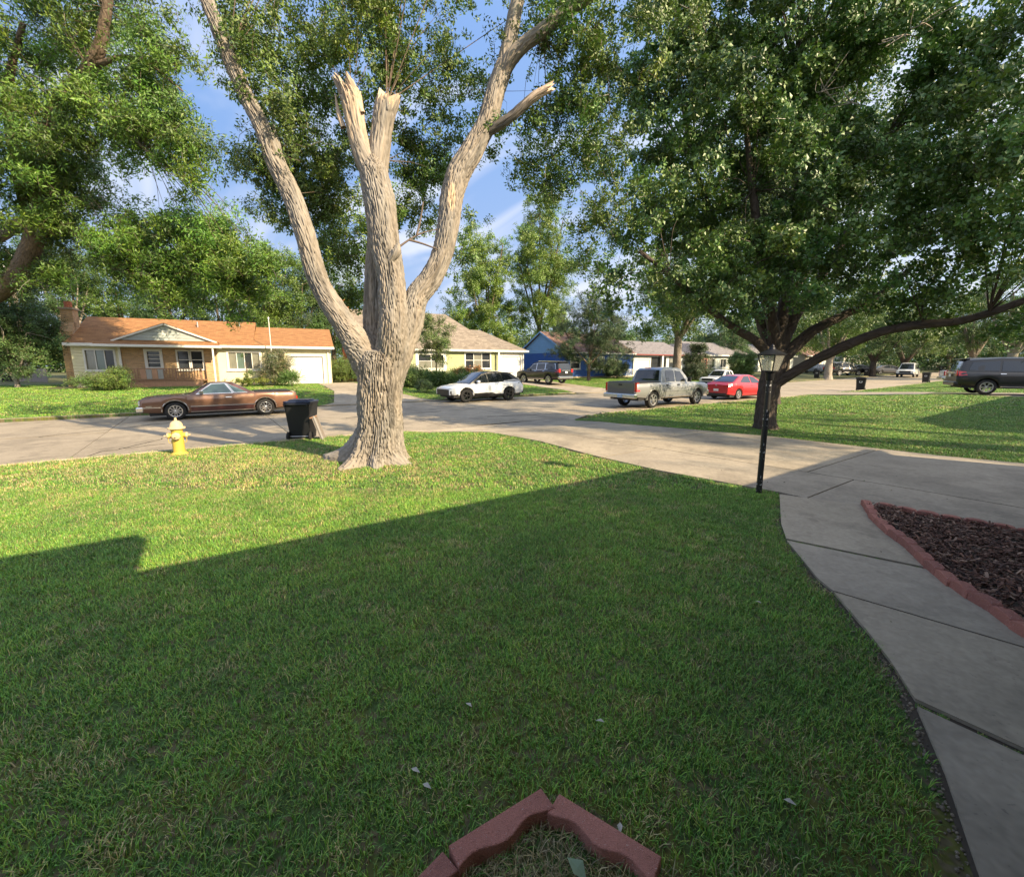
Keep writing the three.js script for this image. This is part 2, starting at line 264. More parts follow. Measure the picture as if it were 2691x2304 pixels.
{
  const dr = structure('driveway'), top = (x, d) => land(x, d) + 0.026, JS = [[-6, 8.9], [2, 8.75], [8, 8.2], [10.5, 8.0], [12.6, 7.9]];
  const strip = (L, Rr, cuts) => { for (let i = 0; i + 1 < cuts.length; i++) { const a = cuts[i] + 0.012, b = cuts[i + 1] - 0.012, ts = [a, ...[...L, ...Rr].map((p) => p[0]).filter((t) => t > a + 0.1 && t < b - 0.1), b].sort((p, q) => p - q);
    const poly = [...ts.map((t) => ST(lerpT(L, t) + 0.013, t)).reverse(), ...ts.map((t) => ST(lerpT(Rr, t) - 0.013, t))];
    mesh('slab', slab(poly, top, 0.1), pick([M.concrete, M.walk, M.concrete]), dr); } };
  strip(DL, JS, [-6, -1.4, 2.52, 6.2, 9.6, 12.6]); strip(JS, DR, [-6, -1.4, 3.2, 6.9, 10.1, 12.6]);
  mesh('joint_filler', slab([...DL.map(([t, s]) => ST(s, t)).reverse(), ...DR.map(([t, s]) => ST(s, t))], (x, d) => land(x, d) + 0.002, 0.04), M.joint, dr);
}
const BED = [[4.8, 5.72], [4.44, 5.12], [4.24, 4.67], [4.12, 4.29], [3.92, 3.87], [3.80, 3.57], [3.73, 3.30], [3.70, 3.10], [3.6, 2.8], [3.5, 2.3], [6.7, 2.2], [6.7, 3.3], [5.6, 4.7], [5.18, 5.14]];
const WALK = [
  [[3.94, 6.22], [3.23, 5.01], [3.0, 4.54], [3.89, 3.85], [4.1, 4.29], [4.22, 4.67], [4.42, 5.12], [4.76, 5.68]],
  [[2.975, 4.49], [2.72, 3.63], [2.70, 3.42], [3.50, 2.62], [3.58, 2.8], [3.68, 3.1], [3.71, 3.3], [3.78, 3.57], [3.865, 3.80]],
  [[2.69, 3.395], [2.54, 2.87], [2.43, 2.54], [2.29, 2.21], [2.96, 1.31], [3.25, 1.95], [3.495, 2.595]],
  [[2.25, 2.155], [2.02, 1.76], [1.76, 1.37], [1.3, 0.6], [1.0, -0.5], [2.1, -0.5], [2.92, 1.255]]];
{
  const wk = structure('walkway');
  WALK.forEach((p, i) => mesh('slab', slab([...p].reverse(), (x, d) => land(x, d) + 0.028, 0.1), i % 2 ? M.walk : M.concrete, wk));
  const bedp = [[4.0, 6.3], [3.2, 5.01], [2.97, 4.5], [2.69, 3.63], [2.6, 3.2], [2.4, 2.55], [1.95, 1.7], [1.2, 0.5], [2.6, 0.5], [3.3, 2], [3.62, 2.9], [3.9, 3.85], [4.25, 4.7], [4.8, 5.7]];
  mesh('joint_filler', slab([...bedp].reverse(), (x, d) => land(x, d) + 0.004, 0.04), M.soil, wk);
}
{ // drives across the street and next door
  const gar = structure('far_driveway');
  FARDRIVES.forEach((f) => { const ts = [23.42, 24, 24.6, 26, 28, 30, 33, f.a[f.a.length - 1][0]];
    for (let i = 0; i + 1 < ts.length; i++) for (const [u0, u1] of [[0, 0.5], [0.5, 1]]) { const q = (t, u) => ST(mix(lerpT(f.a, t), lerpT(f.b, t), u), t), e = 0.006; mesh('slab', slab([q(ts[i] + e, u0 + 0.002), q(ts[i] + e, u1 - 0.002), q(ts[i + 1] - e, u1 - 0.002), q(ts[i + 1] - e, u0 + 0.002)], (x, d) => land(x, d) + 0.03, 0.1), pick([M.concrete, M.street2]), gar); } });
  const nb = structure('neighbour_driveway');
  for (let i = 0; i < 5; i++) { const a = -9 + i * 4.32, b = a + 4.31; mesh('slab', slab([ST(33.2, a), ST(37.8, a), ST(37.8, b), ST(33.2, b)], (x, d) => land(x, d) + 0.03, 0.1), M.street2, nb); }
}
// mulch bed with its edging
const mulchY = (x, d) => land(x, d) + 0.06 + 0.05 * N2(x * 1.3, d * 1.3);
{
  const g = slab([...BED].reverse(), (x, d) => land(x, d) + 0.045, 0.06), m = mesh('mulch_bed', g, M.soil); m.userData = { kind: 'structure' }; scene.add(m);
  const chipG = (() => { const g = new THREE.BoxGeometry(0.045, 0.006, 0.013, 2, 1, 1), p = g.attributes.position; for (let i = 0; i < p.count; i++) p.setY(i, p.getY(i) + 0.12 * (0.0005 - p.getX(i) ** 2)); g.computeVertexNormals(); return norm(g); })();
  const n = 11000, im = new THREE.InstancedMesh(chipG, std([1, 1, 1], 0.85, { map: streakT }), n), o = new THREE.Object3D(), c = new THREE.Color(); let k = 0;
  while (k < n) { const x = RR(3.45, 6.6), d = RR(2.25, 5.75); if (!inPoly(x, d, BED)) continue;
    o.position.set(x, land(x, d) + 0.05 + R() * R() * 0.07 + 0.02 * N2(x * 3, d * 3), -d); o.rotation.set(gauss() * 0.5, R() * 6.3, gauss() * 0.5); o.scale.set(RR(0.5, 1.7), 1, RR(0.6, 1.7)); o.updateMatrix(); im.setMatrixAt(k, o.matrix);
    const b = RR(0.9, 2.8); c.setRGB(...pick([[0.095, 0.047, 0.032], [0.072, 0.038, 0.028], [0.13, 0.07, 0.048], [0.055, 0.031, 0.024], [0.19, 0.125, 0.09]]).map((v) => v * b)); im.setColorAt(k, c); k++; }
  im.name = 'wood_chips'; im.userData = { kind: 'stuff', label: 'red brown wood chip mulch filling the edged bed', category: 'mulch' }; im.castShadow = im.receiveShadow = true; scene.add(im);
}
const edgeMats = [[1, 1, 1], [0.86, 0.88, 0.9], [1.1, 1.12, 1.1]].map((c) => std(c, 0.92, { map: edgeT, bumpMap: edgeB, bumpScale: 0.006 }));
{
  const prof = []; prof.push([-0.1, -0.05], [0.1, -0.05]); for (let i = 0; i <= 12; i++) { const x = 0.1 - 0.2 * i / 12; prof.push([x, 0.062 + 0.03 * Math.sqrt(Math.max(0, 1 - (x / 0.1) ** 2))]); }
  const gs = [prism(prof, 0.075, null, 0.006)]; gs[0].translate(0, 0, -0.0375);
  const run = (pts, group, label) => { let acc = 0; const total = pts.slice(1).reduce((s, p, i) => s + Math.hypot(p[0] - pts[i][0], p[1] - pts[i][1]), 0);
    let nth = 0; for (let s = 0.1; s < total; s += 0.207) { let r = s, i = 0; for (; i < pts.length - 2; i++) { const L = Math.hypot(pts[i + 1][0] - pts[i][0], pts[i + 1][1] - pts[i][1]); if (r < L) break; r -= L; }
      const a = pts[i], b = pts[i + 1], L = Math.hypot(b[0] - a[0], b[1] - a[1]), x = mix(a[0], b[0], r / L), d = mix(a[1], b[1], r / L);
      const o = single('edging_block', label(ORD[nth++]), 'edging block', gs[0], pick(edgeMats), V(x, d, land(x, d) + 0.012 + gauss() * 0.006), Math.atan2(b[1] - a[1], b[0] - a[0]) + gauss() * 0.05, group); o.rotation.x = gauss() * 0.03; } };
  run(BED.slice(0, 10), 'edging blocks between the walkway and the mulch bed', (n) => 'red scalloped edging block, ' + n + ' from the bed tip in the walkway row');
  run([[4.86, 5.62], [5.2, 5.18], [5.62, 4.74], [6.7, 3.4]], 'edging blocks between the driveway and the mulch bed', (n) => 'red scalloped edging block, ' + n + ' from the bed tip in the driveway row');
}
// corner bed at the viewer's feet: three long scalloped edgers round dry clippings
const CORNER = [[0.15, 1.58], [0.58, 1.33], [0.9, 1.1], [0.9, 0.7], [-0.75, 0.7], [-0.45, 1.18], [-0.2, 1.4]];
{
  const long = (x0, d0, x1, d1, w, sc, label, mat, y) => { const L = Math.hypot(x1 - x0, d1 - d0), pts = [[0, 0], [L, 0]]; const n = 28; for (let i = 0; i <= n; i++) { const u = 1 - i / n; pts.push([u * L, w * (0.86 + 0.17 * Math.cos(u * sc * 2 * Math.PI + 0.4))]); }
    const g = prism(pts, 0.085, null, 0.006); g.rotateX(-Math.PI / 2); const o = single('edging_stone', label, 'edging stone', norm(g), mat, V(x0, d0, y), Math.atan2(d1 - d0, x1 - x0), 'long edging stones of the corner bed'); return o; };
  // the outer side is the straight one; the wavy side faces the bed
  const a = long(0.125, 1.625, -0.235, 1.40, 0.088, 1.7, 'long red scalloped edging stone left of the corner bed tip', edgeMats[0], 0.115);
  const b = long(0.555, 1.365, 0.205, 1.605, 0.088, 1.9, 'long red scalloped edging stone right of the corner bed tip', edgeMats[2], 0.11);
  const c = long(-0.265, 1.385, -0.47, 1.16, 0.08, 1.2, 'short weathered red edging stone at the bottom edge of the lawn', edgeMats[1], 0.1);
}
// ---------------------------------------------------------------- plants
function tube(pts, rad, seg, step, disp, col, caps = true, jag = 0) { // swept limb: pts Vector3[], rad[] per point; disp(p, ang, len, r) metres outwards
  const curve = new THREE.CatmullRomCurve3(pts, false, 'centripetal'), L = curve.getLength(), n = Math.max(2, Math.ceil(L / step)), pos = [], uv = [], idx = [], cl = [];
  let N = null, arc = 0, prev = null; const up = new THREE.Vector3(), B = new THREE.Vector3(), T = new THREE.Vector3(), q = new THREE.Vector3();
  const lens = pts.map((p, i) => i).map((i) => i / (pts.length - 1));
  for (let i = 0; i <= n; i++) {
    const u = i / n, p = curve.getPoint(u); curve.getTangent(u, T); if (prev) arc += p.distanceTo(prev); prev = p;
    if (!N) { N = new THREE.Vector3(1, 0, 0.01); } N.addScaledVector(T, -N.dot(T)).normalize(); B.crossVectors(T, N);
    const f = u * (pts.length - 1), k = Math.min(pts.length - 2, Math.floor(f)), r0 = mix(rad[k], rad[k + 1], f - k);
    for (let j = 0; j <= seg; j++) {
      const a = (j / seg) * Math.PI * 2, ca = Math.cos(a), sa = Math.sin(a); q.set(N.x * ca + B.x * sa, N.y * ca + B.y * sa, N.z * ca + B.z * sa);
      const r = r0 + (disp ? disp(p, q, arc, r0, a) : 0); const jg = jag ? jag * sstep(0.72, 1, u) * (0.7 * N3(q.x * 1.6, q.y * 1.6 + 7, q.z * 1.6) + 0.6 * N3(q.x * 5, q.y * 5, q.z * 5)) : 0; pos.push(p.x + q.x * r + T.x * jg, p.y + q.y * r + T.y * jg, p.z + q.z * r + T.z * jg); uv.push((j / seg) * Math.max(1, Math.round(2 * Math.PI * r0 / 0.5)) * 0.5, arc);
      if (col) cl.push(...col(p, q, u, arc));
    }
  }
  for (let i = 0; i < n; i++) for (let j = 0; j < seg; j++) { const a = i * (seg + 1) + j, b = a + seg + 1; idx.push(a, a + 1, b, a + 1, b + 1, b); }
  if (caps) { const c = pos.length / 3, p = curve.getPoint(1); curve.getTangent(1, T); pos.push(p.x + T.x * rad[rad.length - 1] * 0.3, p.y + T.y * rad[rad.length - 1] * 0.3, p.z + T.z * rad[rad.length - 1] * 0.3); uv.push(0, L); if (col) cl.push(...col(p, T, 1, L)); for (let j = 0; j < seg; j++) { const a = n * (seg + 1) + j; idx.push(a, a + 1, c); } }
  const g = new THREE.BufferGeometry(); g.setAttribute('position', new THREE.Float32BufferAttribute(pos, 3)); g.setAttribute('uv', new THREE.Float32BufferAttribute(uv, 2)); if (col) g.setAttribute('color', new THREE.Float32BufferAttribute(cl, 3)); g.setIndex(idx); g.computeVertexNormals();
  { const nm = g.attributes.normal; for (let i = 0; i <= n; i++) { const a = i * (seg + 1), b = a + seg, x = nm.getX(a) + nm.getX(b), y = nm.getY(a) + nm.getY(b), z = nm.getZ(a) + nm.getZ(b), l = Math.hypot(x, y, z) || 1; nm.setXYZ(a, x / l, y / l, z / l); nm.setXYZ(b, x / l, y / l, z / l); } }
  g.userData.keepUV = true; return g;
}
function leafGeo(list, x, y, z, dir, nrm, len, wid, fold, shape) { // one folded leaf, 4 triangles
  const s = new THREE.Vector3().crossVectors(dir, nrm).normalize(), b = new THREE.Vector3(x, y, z), m = b.clone().addScaledVector(dir, len * shape).addScaledVector(nrm, -len * 0.02), t = b.clone().addScaledVector(dir, len).addScaledVector(nrm, -len * 0.16);
  const l = m.clone().addScaledVector(s, wid / 2).addScaledVector(nrm, fold * wid), r = m.clone().addScaledVector(s, -wid / 2).addScaledVector(nrm, fold * wid);
  for (const q of [b, l, m, l, t, m, b, m, r, m, t, r]) list.push(q.x, q.y, q.z);
}
function clump({ n = 14, len = 0.4, leafL = 0.06, leafW = 0.04, droop = 0.3, fold = 0.18, spread = 0.1, shape = 0.42, twigs = 1, twig = [0.09, 0.06, 0.04], tones }) {
  const pos = [], col = [];
  for (let w = 0; w < twigs; w++) {
    const a0 = R() * 6.3, lean = twigs > 1 ? RR(0.2, 0.9) : 0, D = new THREE.Vector3(Math.cos(a0) * lean, 1, Math.sin(a0) * lean).normalize(), L = len * RR(0.7, 1.1);
    const at = (u) => new THREE.Vector3().addScaledVector(D, L * u).add(new THREE.Vector3(Math.cos(a0 + 1) * 0.1 * L * u * u, -droop * L * u * u * 0.6, Math.sin(a0 + 1) * 0.1 * L * u * u));
    for (let i = 0; i < 2; i++) { const a = at(i / 2), b = at((i + 1) / 2), r = 0.0035 * (1 + len); const e = new THREE.Vector3(r, 0, 0), f = new THREE.Vector3(-r / 2, 0, r); for (const q of [a.clone().add(e), b.clone().add(e), a.clone().add(f), b.clone().add(e), b.clone().add(f), a.clone().add(f)]) { pos.push(q.x, q.y, q.z); col.push(...twig); } }
    const m = Math.round(n / twigs);
    for (let i = 0; i < m; i++) {
      const u = 0.12 + 0.9 * (i + R() * 0.7) / m, p = at(Math.min(1, u)), a = i * 2.4 + R() * 0.8, dir = new THREE.Vector3(Math.cos(a), RR(-0.45, 0.45) - droop * 0.8, Math.sin(a)).addScaledVector(D, 0.25).normalize();
      p.addScaledVector(dir, spread * R() * 0.5); const nr = new THREE.Vector3(gauss() * 0.95, 0.75, gauss() * 0.95); nr.addScaledVector(dir, -nr.dot(dir)).normalize();
      const k = RR(0.7, 1.15); leafGeo(pos, p.x, p.y, p.z, dir, nr, leafL * k, leafW * k, fold * RR(0.4, 1.4), shape);
      const c = pick(tones), v = RR(0.82, 1.18); for (let q = 0; q < 12; q++) col.push(c[0] * v, c[1] * v, c[2] * v);
    }
  }
  const g = new THREE.BufferGeometry(); g.setAttribute('position', new THREE.Float32BufferAttribute(pos, 3)); g.setAttribute('color', new THREE.Float32BufferAttribute(col, 3)); g.computeVertexNormals(); return g;
}
const leafMat = (o = {}) => phys([1, 1, 1], 0.55, { vertexColors: true, transmission: 0.48, thickness: 0, side: THREE.DoubleSide, ...o });
const variants = (n, o) => Array.from({ length: n }, () => clump(o));
const SP = {
  elm: { mat: leafMat({ roughness: 0.5 }), geo: variants(5, { n: 17, len: 0.36, leafL: 0.078, leafW: 0.038, droop: 0.35, spread: 0.05, tones: [[0.15, 0.25, 0.034], [0.12, 0.22, 0.03], [0.21, 0.3, 0.042], [0.1, 0.18, 0.03]] }) },
  pear: { mat: leafMat({ roughness: 0.46, transmission: 0.46 }), geo: variants(5, { n: 13, len: 0.36, leafL: 0.105, leafW: 0.076, droop: 0.45, spread: 0.09, shape: 0.38, tones: [[0.095, 0.2, 0.03], [0.12, 0.235, 0.036], [0.075, 0.16, 0.028], [0.17, 0.27, 0.045]] }) },
  ash: { mat: leafMat({ roughness: 0.5 }), geo: variants(5, { n: 26, len: 0.5, leafL: 0.115, leafW: 0.036, droop: 0.4, spread: 0.1, twigs: 2, tones: [[0.115, 0.24, 0.026], [0.14, 0.27, 0.03], [0.095, 0.2, 0.024], [0.18, 0.3, 0.036]] }) },
  far: { mat: leafMat({ roughness: 0.55 }), geo: variants(4, { n: 22, len: 0.8, leafL: 0.17, leafW: 0.1, droop: 0.3, spread: 0.35, twigs: 2, tones: [[0.1, 0.19, 0.03], [0.125, 0.215, 0.036], [0.085, 0.165, 0.03]] }) },
  poplar: { mat: leafMat({ roughness: 0.45 }), geo: variants(4, { n: 20, len: 0.75, leafL: 0.16, leafW: 0.13, droop: 0.4, spread: 0.3, twigs: 2, tones: [[0.16, 0.265, 0.036], [0.19, 0.29, 0.042], [0.13, 0.22, 0.034]] }) },
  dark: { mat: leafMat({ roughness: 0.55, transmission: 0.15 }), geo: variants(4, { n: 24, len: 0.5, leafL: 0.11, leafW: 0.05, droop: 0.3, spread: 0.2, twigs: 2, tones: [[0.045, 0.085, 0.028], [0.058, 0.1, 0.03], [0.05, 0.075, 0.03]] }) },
  bush: { mat: leafMat(), geo: variants(4, { n: 20, len: 0.22, leafL: 0.05, leafW: 0.026, droop: 0.1, spread: 0.06, twigs: 2, tones: [[0.128, 0.224, 0.04], [0.16, 0.256, 0.048], [0.096, 0.176, 0.032]] }) },
  flower: { mat: leafMat(), geo: variants(4, { n: 18, len: 0.35, leafL: 0.07, leafW: 0.03, droop: 0.2, spread: 0.1, twigs: 3, tones: [[0.104, 0.169, 0.039], [0.13, 0.182, 0.039], [0.55, 0.48, 0.36], [0.078, 0.13, 0.0325]] }) },
  straplike: { mat: leafMat(), geo: variants(4, { n: 16, len: 0.12, leafL: 0.6, leafW: 0.035, droop: -0.9, spread: 0.02, shape: 0.5, twigs: 2, tones: [[0.112, 0.208, 0.04], [0.144, 0.24, 0.048], [0.08, 0.16, 0.032]] }) },
};
SP.orange = { mat: SP.bush.mat, geo: variants(3, { n: 14, len: 0.25, leafL: 0.09, leafW: 0.05, droop: 0.1, spread: 0.12, twigs: 3, tones: [[0.55, 0.22, 0.06], [0.5, 0.3, 0.12], [0.1, 0.14, 0.03]] }) };
SP.lime = { mat: SP.bush.mat, geo: variants(3, { n: 20, len: 0.2, leafL: 0.09, leafW: 0.04, droop: 0.1, spread: 0.08, twigs: 3, tones: [[0.24, 0.3, 0.03], [0.3, 0.34, 0.05], [0.14, 0.22, 0.03]] }) };
const Q = new THREE.Quaternion(), Y1 = new THREE.Vector3(0, 1, 0);
function scatter(name, parent, sp, list) { // list of [Vector3 pos, Vector3 dir, scale, colour multiplier]
  const per = sp.geo.map(() => []); for (const e of list) pick(per).push(e);
  const o = new THREE.Object3D(), c = new THREE.Color(); let first = null;
  per.forEach((l, k) => { if (!l.length) return; const im = new THREE.InstancedMesh(sp.geo[k], sp.mat, l.length);
    l.forEach(([p, dir, s, m], i) => { o.position.copy(p); o.quaternion.setFromUnitVectors(Y1, dir).multiply(Q.setFromAxisAngle(Y1, R() * 6.3)); o.scale.setScalar(s); o.updateMatrix(); im.setMatrixAt(i, o.matrix); im.setColorAt(i, c.setRGB(...m)); });
    im.name = name; im.userData.kind = 'stuff'; im.castShadow = im.receiveShadow = true; parent.add(im); });
}
const barkMat = (c) => std(c, 0.92, { map: barkT, bumpMap: barkB, bumpScale: 0.03 });
const BARK = { grey: barkMat([0.24, 0.2, 0.165]), dark: barkMat([0.085, 0.066, 0.055]), pale: barkMat([0.36, 0.32, 0.27]), brown: barkMat([0.16, 0.12, 0.09]) };
function foliage(tree, sp, lobes, { clusters = 100, per = 24, size = 0.8, scale = 1, hollow = 0.5, tone = [1, 1, 1], vary = 0.22, name = 'crown', branches = 0, from = null, bmat = BARK.brown, droop = 0, thin = 0.012 }) {
  const base = tree.position, tot = lobes.reduce((s, l) => s + l.r ** 2.2, 0), list = [], br = [];
  for (const l of lobes) {
    const n = Math.max(1, Math.round(clusters * l.r ** 2.2 / tot));
    for (let i = 0; i < n; i++) {
      const v = new THREE.Vector3(gauss(), gauss(), gauss()); if (v.lengthSq() < 1e-4) v.set(0, 1, 0); v.normalize();
      const rr = mix(hollow, 1, Math.pow(R(), 0.6)), c = new THREE.Vector3(l.c.x + v.x * l.r * rr * (l.sx ?? 1), l.c.y + v.y * l.r * rr * (l.sy ?? 1), l.c.z + v.z * l.r * rr * (l.sz ?? 1)).sub(base);
      const cs = size * RR(0.6, 1.25), cb = 1 + gauss() * vary, hue = gauss() * 0.12, m = Math.round(per * RR(0.6, 1.3));
      for (let k = 0; k < m; k++) {
        const o = new THREE.Vector3(gauss(), gauss() * 0.75, gauss()).multiplyScalar(cs * 0.62), p = c.clone().add(o); if (p.y + base.y < 0.25 + gy(p.x + base.x, -(p.z + base.z))) continue;
        const dir = v.clone().multiplyScalar(0.55).add(new THREE.Vector3(gauss() * 0.75, 0.25 + gauss() * 0.6 - droop, gauss() * 0.75)).normalize(), b = cb * RR(0.8, 1.2);
        list.push([p, dir, scale * RR(0.75, 1.25), [tone[0] * b * (1 + hue), tone[1] * b, tone[2] * b * (1 - hue)]]);
      }
      if (from && i < branches * n) { const f = from.reduce((b, p) => p.clone().sub(base).distanceTo(c) < b.clone().sub(base).distanceTo(c) ? p : b).clone().sub(base), mid = f.clone().lerp(c, 0.5).add(new THREE.Vector3(gauss() * 0.25, 0.1 * f.distanceTo(c) * (droop > 0 ? 1.4 : 0.6), gauss() * 0.25)), r = thin * (0.6 + 0.25 * f.distanceTo(c)); br.push(tube([f, mid, c], [r * 1.6, r, r * 0.35], 5, 0.35, null, null, false)); }
    }
  }
  scatter(name, tree, sp, list);
  if (br.length) { const m = mesh('branches', br, bmat, tree); m.userData.kind = 'stuff'; }
}
const lobe = (px, py, d, r, o = {}) => ({ c: P(px, py, d), r, ...o });
const rel = (tree, arr) => arr.map((p) => p.clone().sub(tree.position));
// ---------------------------------------------------------------- the forked elm in the front lawn
const elmBark = std([1, 1, 1], 0.93, { vertexColors: true });
{
  const bx = -2.72, bd = 8.62, base = V(bx, bd, land(bx, bd) - 0.05);
  const elm = thing('elm_tree', 'large forked elm with broken limb stubs and furrowed pale bark in front lawn', 'tree', base);
  const ridge = (amp, f) => (p, q, l, r, a) => { const k = Math.min(r, 0.5), s = f; const x = q.x * k * s, y = q.z * k * s, z = (q.y * k) * s, w = 0.5 * N3(x * 0.35, y * 0.35 + z * 0.35, l * 1.1);
    const n1 = Math.abs(N3(x + w, y + z * 0.5, l * 1.25 + w + 0.5 * x)), n2 = Math.abs(N3(x * 2.3 + 5, y * 2.3 + z, l * 4.5)), n3 = N3(q.x * k * 3 + 9, q.z * k * 3, l * 1.3);
    return amp * (Math.min(1, n1 * 4.2) * 0.8 + n2 * 0.4 - 0.6) + 0.05 * r * n3; };
  const tone = (p, q, u, l) => { const n = 0.5 + 0.5 * fbm3(p.x * 2 + q.x * 0.6, p.y * 1.3, p.z * 2 + q.z * 0.6, 3), f = N3(q.x * 13 + p.x * 2, l * 1.5, q.z * 13), w = sstep(0.62, 0.75, 0.5 + 0.5 * fbm3(p.x * 1.1 + q.x * 0.9 + 4, p.y * 0.5, q.z * 0.9, 3)), f2 = N3(q.x * 26 + 7, l * 2.6, q.z * 26), b = (0.66 + 0.42 * n) * (1 + 0.26 * f + 0.16 * f2) * (1 - 0.42 * w), gr = 0.5 + 0.5 * N3(p.x * 0.9 + q.x, p.y * 0.8, q.z + 3); return [mix(0.31, 0.275, gr) * b, mix(0.262, 0.255, gr) * b, mix(0.208, 0.226, gr) * b]; };
  const T = (pts) => rel(elm, pts.map((a) => P(...a)));
  // trunk with root flare; the roots run out left, in front and right
  const roots = [[3.30, 1.2, 0.28], [2.05, 0.75, 0.26], [1.35, 0.55, 0.22], [0.45, 0.85, 0.30], [-0.6, 0.4, 0.3], [-1.8, 0.45, 0.35], [4.2, 0.5, 0.3]];
  const bark = ridge(0.07, 25);
  const flare = (p, q, l, r, a) => { const h = Math.max(0, p.y - 0.05), an = Math.atan2(q.z, q.x); let f = 0; for (const [ra, len, wd] of roots) { let da = Math.abs(((an - ra + 9.42478) % 6.28319) - 3.14159); f = Math.max(f, len * Math.exp(-((da / wd) ** 2)) * Math.exp(-h / (0.13 + 0.12 * len))); } const flut = 0.05 * Math.cos(an * 5 + 1 + h) * sstep(1.9, 0.2, h); const kk = (r + 0.5 * f) * 19; return bark(p, q, l, r, a) + 0.022 * sstep(0.7, 0.1, h) * (1 - 2 * Math.abs(N3(q.x * kk, q.z * kk, h * 3))) + 0.55 * f * r / 0.5 + flut * r + 0.16 * r * Math.exp(-h / 0.22); };
  const b0 = new THREE.Vector3(0, -0.1, 0);
  mesh('trunk', tube([b0, new THREE.Vector3(0.04, 0.3, 0), new THREE.Vector3(0.1, 0.75, 0), ...T([[998, 1065, 8.62], [999, 1000, 8.61], [999, 955, 8.6], [999, 925, 8.6]])], [0.47, 0.43, 0.4, 0.395, 0.395, 0.4, 0.35], 300, 0.018, flare, tone), elmBark, elm);
  const limb = (pts, rad, seg, step, amp, f, col = tone) => tube(T(pts), rad, seg, step, ridge(amp, f), col);
  mesh('limb', limb([[988, 1040, 8.7], [968, 960, 8.58], [940, 905, 8.5], [904, 851, 8.42], [840, 743, 8.4], [797, 600, 8.3], [765, 510, 8.3], [723, 425, 8.25], [686, 329, 8.2], [638, 234, 8.2], [601, 149, 8.15], [569, 69, 8.1], [536, -20, 8.1], [480, -150, 8.1]], [0.16, 0.29, 0.26, 0.2, 0.165, 0.155, 0.15, 0.135, 0.115, 0.105, 0.095, 0.09, 0.085, 0.07], 110, 0.024, 0.045, 30), elmBark, elm);
  mesh('limb', limb([[995, 960, 8.8], [984, 880, 8.85], [982, 800, 8.85], [986, 700, 8.85], [996, 580, 8.75], [1005, 480, 8.6]], [0.26, 0.2, 0.18, 0.17, 0.16, 0.12], 80, 0.03, 0.042, 30), elmBark, elm);
  mesh('limb', limb([[1008, 1050, 8.75], [1022, 960, 8.62], [1034, 870, 8.42], [1033, 790, 8.38], [1026, 720, 8.38], [1012, 637, 8.4], [998, 531, 8.4], [982, 455, 8.42], [974, 420, 8.45]], [0.18, 0.28, 0.275, 0.235, 0.225, 0.245, 0.25, 0.225, 0.16], 150, 0.022, 0.05, 28), elmBark, elm);
  const broken = (p, q, u, l) => { const c = tone(p, q, u, l), e = sstep(0.3, 0.42, u + 0.25 * N3(q.x * 2, q.z * 2, 3) + (q.x < -0.1 ? 0.12 : -0.1)), g = 0.8 + 0.3 * N3(q.x * 14, l * 1.5, q.z * 14); return [mix(c[0], 0.52 * g, e), mix(c[1], 0.41 * g, e), mix(c[2], 0.3 * g, e)]; };
  const torn = (amp, f) => { const b = ridge(amp, f); return (p, q, l, r, a) => b(p, q, l, r, a) + 0.05 * Math.max(0, l - 0.9) * N3(q.x * 6, q.z * 6, l * 2); };
  mesh('broken_stub', tube(T([[985, 480, 8.42], [955, 410, 8.4], [941, 362, 8.38], [930, 300, 8.36], [922, 255, 8.35], [912, 232, 8.34]]), [0.17, 0.17, 0.155, 0.15, 0.165, 0.12], 80, 0.025, torn(0.03, 24), broken, true, 0.34), elmBark, elm);
  mesh('broken_stub', tube(T([[985, 480, 8.5], [995, 400, 8.5], [1003, 345, 8.5], [1010, 300, 8.5], [1020, 262, 8.5]]), [0.19, 0.18, 0.165, 0.175, 0.185], 80, 0.025, ridge(0.03, 24), (p, q, u, l) => { const c = tone(p, q, u, l), e = sstep(0.9, 0.97, u + 0.06 * N3(q.x * 3, q.z * 3, 1)); return [mix(c[0], 0.5, e), mix(c[1], 0.38, e), mix(c[2], 0.27, e)]; }, true, 0.16), elmBark, elm);
  mesh('splinter', [[917, 255, 8.3, 905, 218], [930, 250, 8.3, 936, 228], [890, 300, 8.35, 880, 245], [940, 262, 8.3, 948, 240], [905, 262, 8.35, 896, 232]].map(([a, b, d, c, e]) => tube(T([[a + 12, b + 35, d], [a, b, d], [c, e, d]]), [0.05, 0.04, 0.008], 7, 0.05, null, () => [0.5, 0.39, 0.28])), elmBark, elm).userData.kind = 'stuff';
  const scar = P(1189, 520, 8.6).sub(base); mesh('limb', limb([[1012, 1060, 8.7], [1028, 985, 8.64], [1050, 910, 8.6], [1076, 842, 8.6], [1096, 780, 8.6], [1132, 733, 8.65], [1163, 664, 8.7], [1179, 584, 8.7], [1190, 504, 8.72], [1208, 451, 8.75], [1243, 393, 8.78], [1280, 318, 8.8], [1302, 239, 8.82], [1326, 170, 8.85]], [0.18, 0.27, 0.28, 0.245, 0.2, 0.185, 0.18, 0.185, 0.19, 0.2, 0.18, 0.155, 0.15, 0.14], 110, 0.024, 0.045, 30, (p, q, u, l) => { const c = tone(p, q, u, l), dx = p.x + q.x * 0.19 - scar.x + 0.01, dy = p.y + q.y * 0.19 - scar.y, dz = p.z + q.z * 0.19 - scar.z, e = sstep(1, 0.8, Math.hypot(dx / 0.08, dy / 0.27, dz / 0.2) + 0.15 * N3(p.x * 9, p.y * 9, q.x * 3)); return [mix(c[0], 0.5, e), mix(c[1], 0.38, e), mix(c[2], 0.26, e)]; }), elmBark, elm);
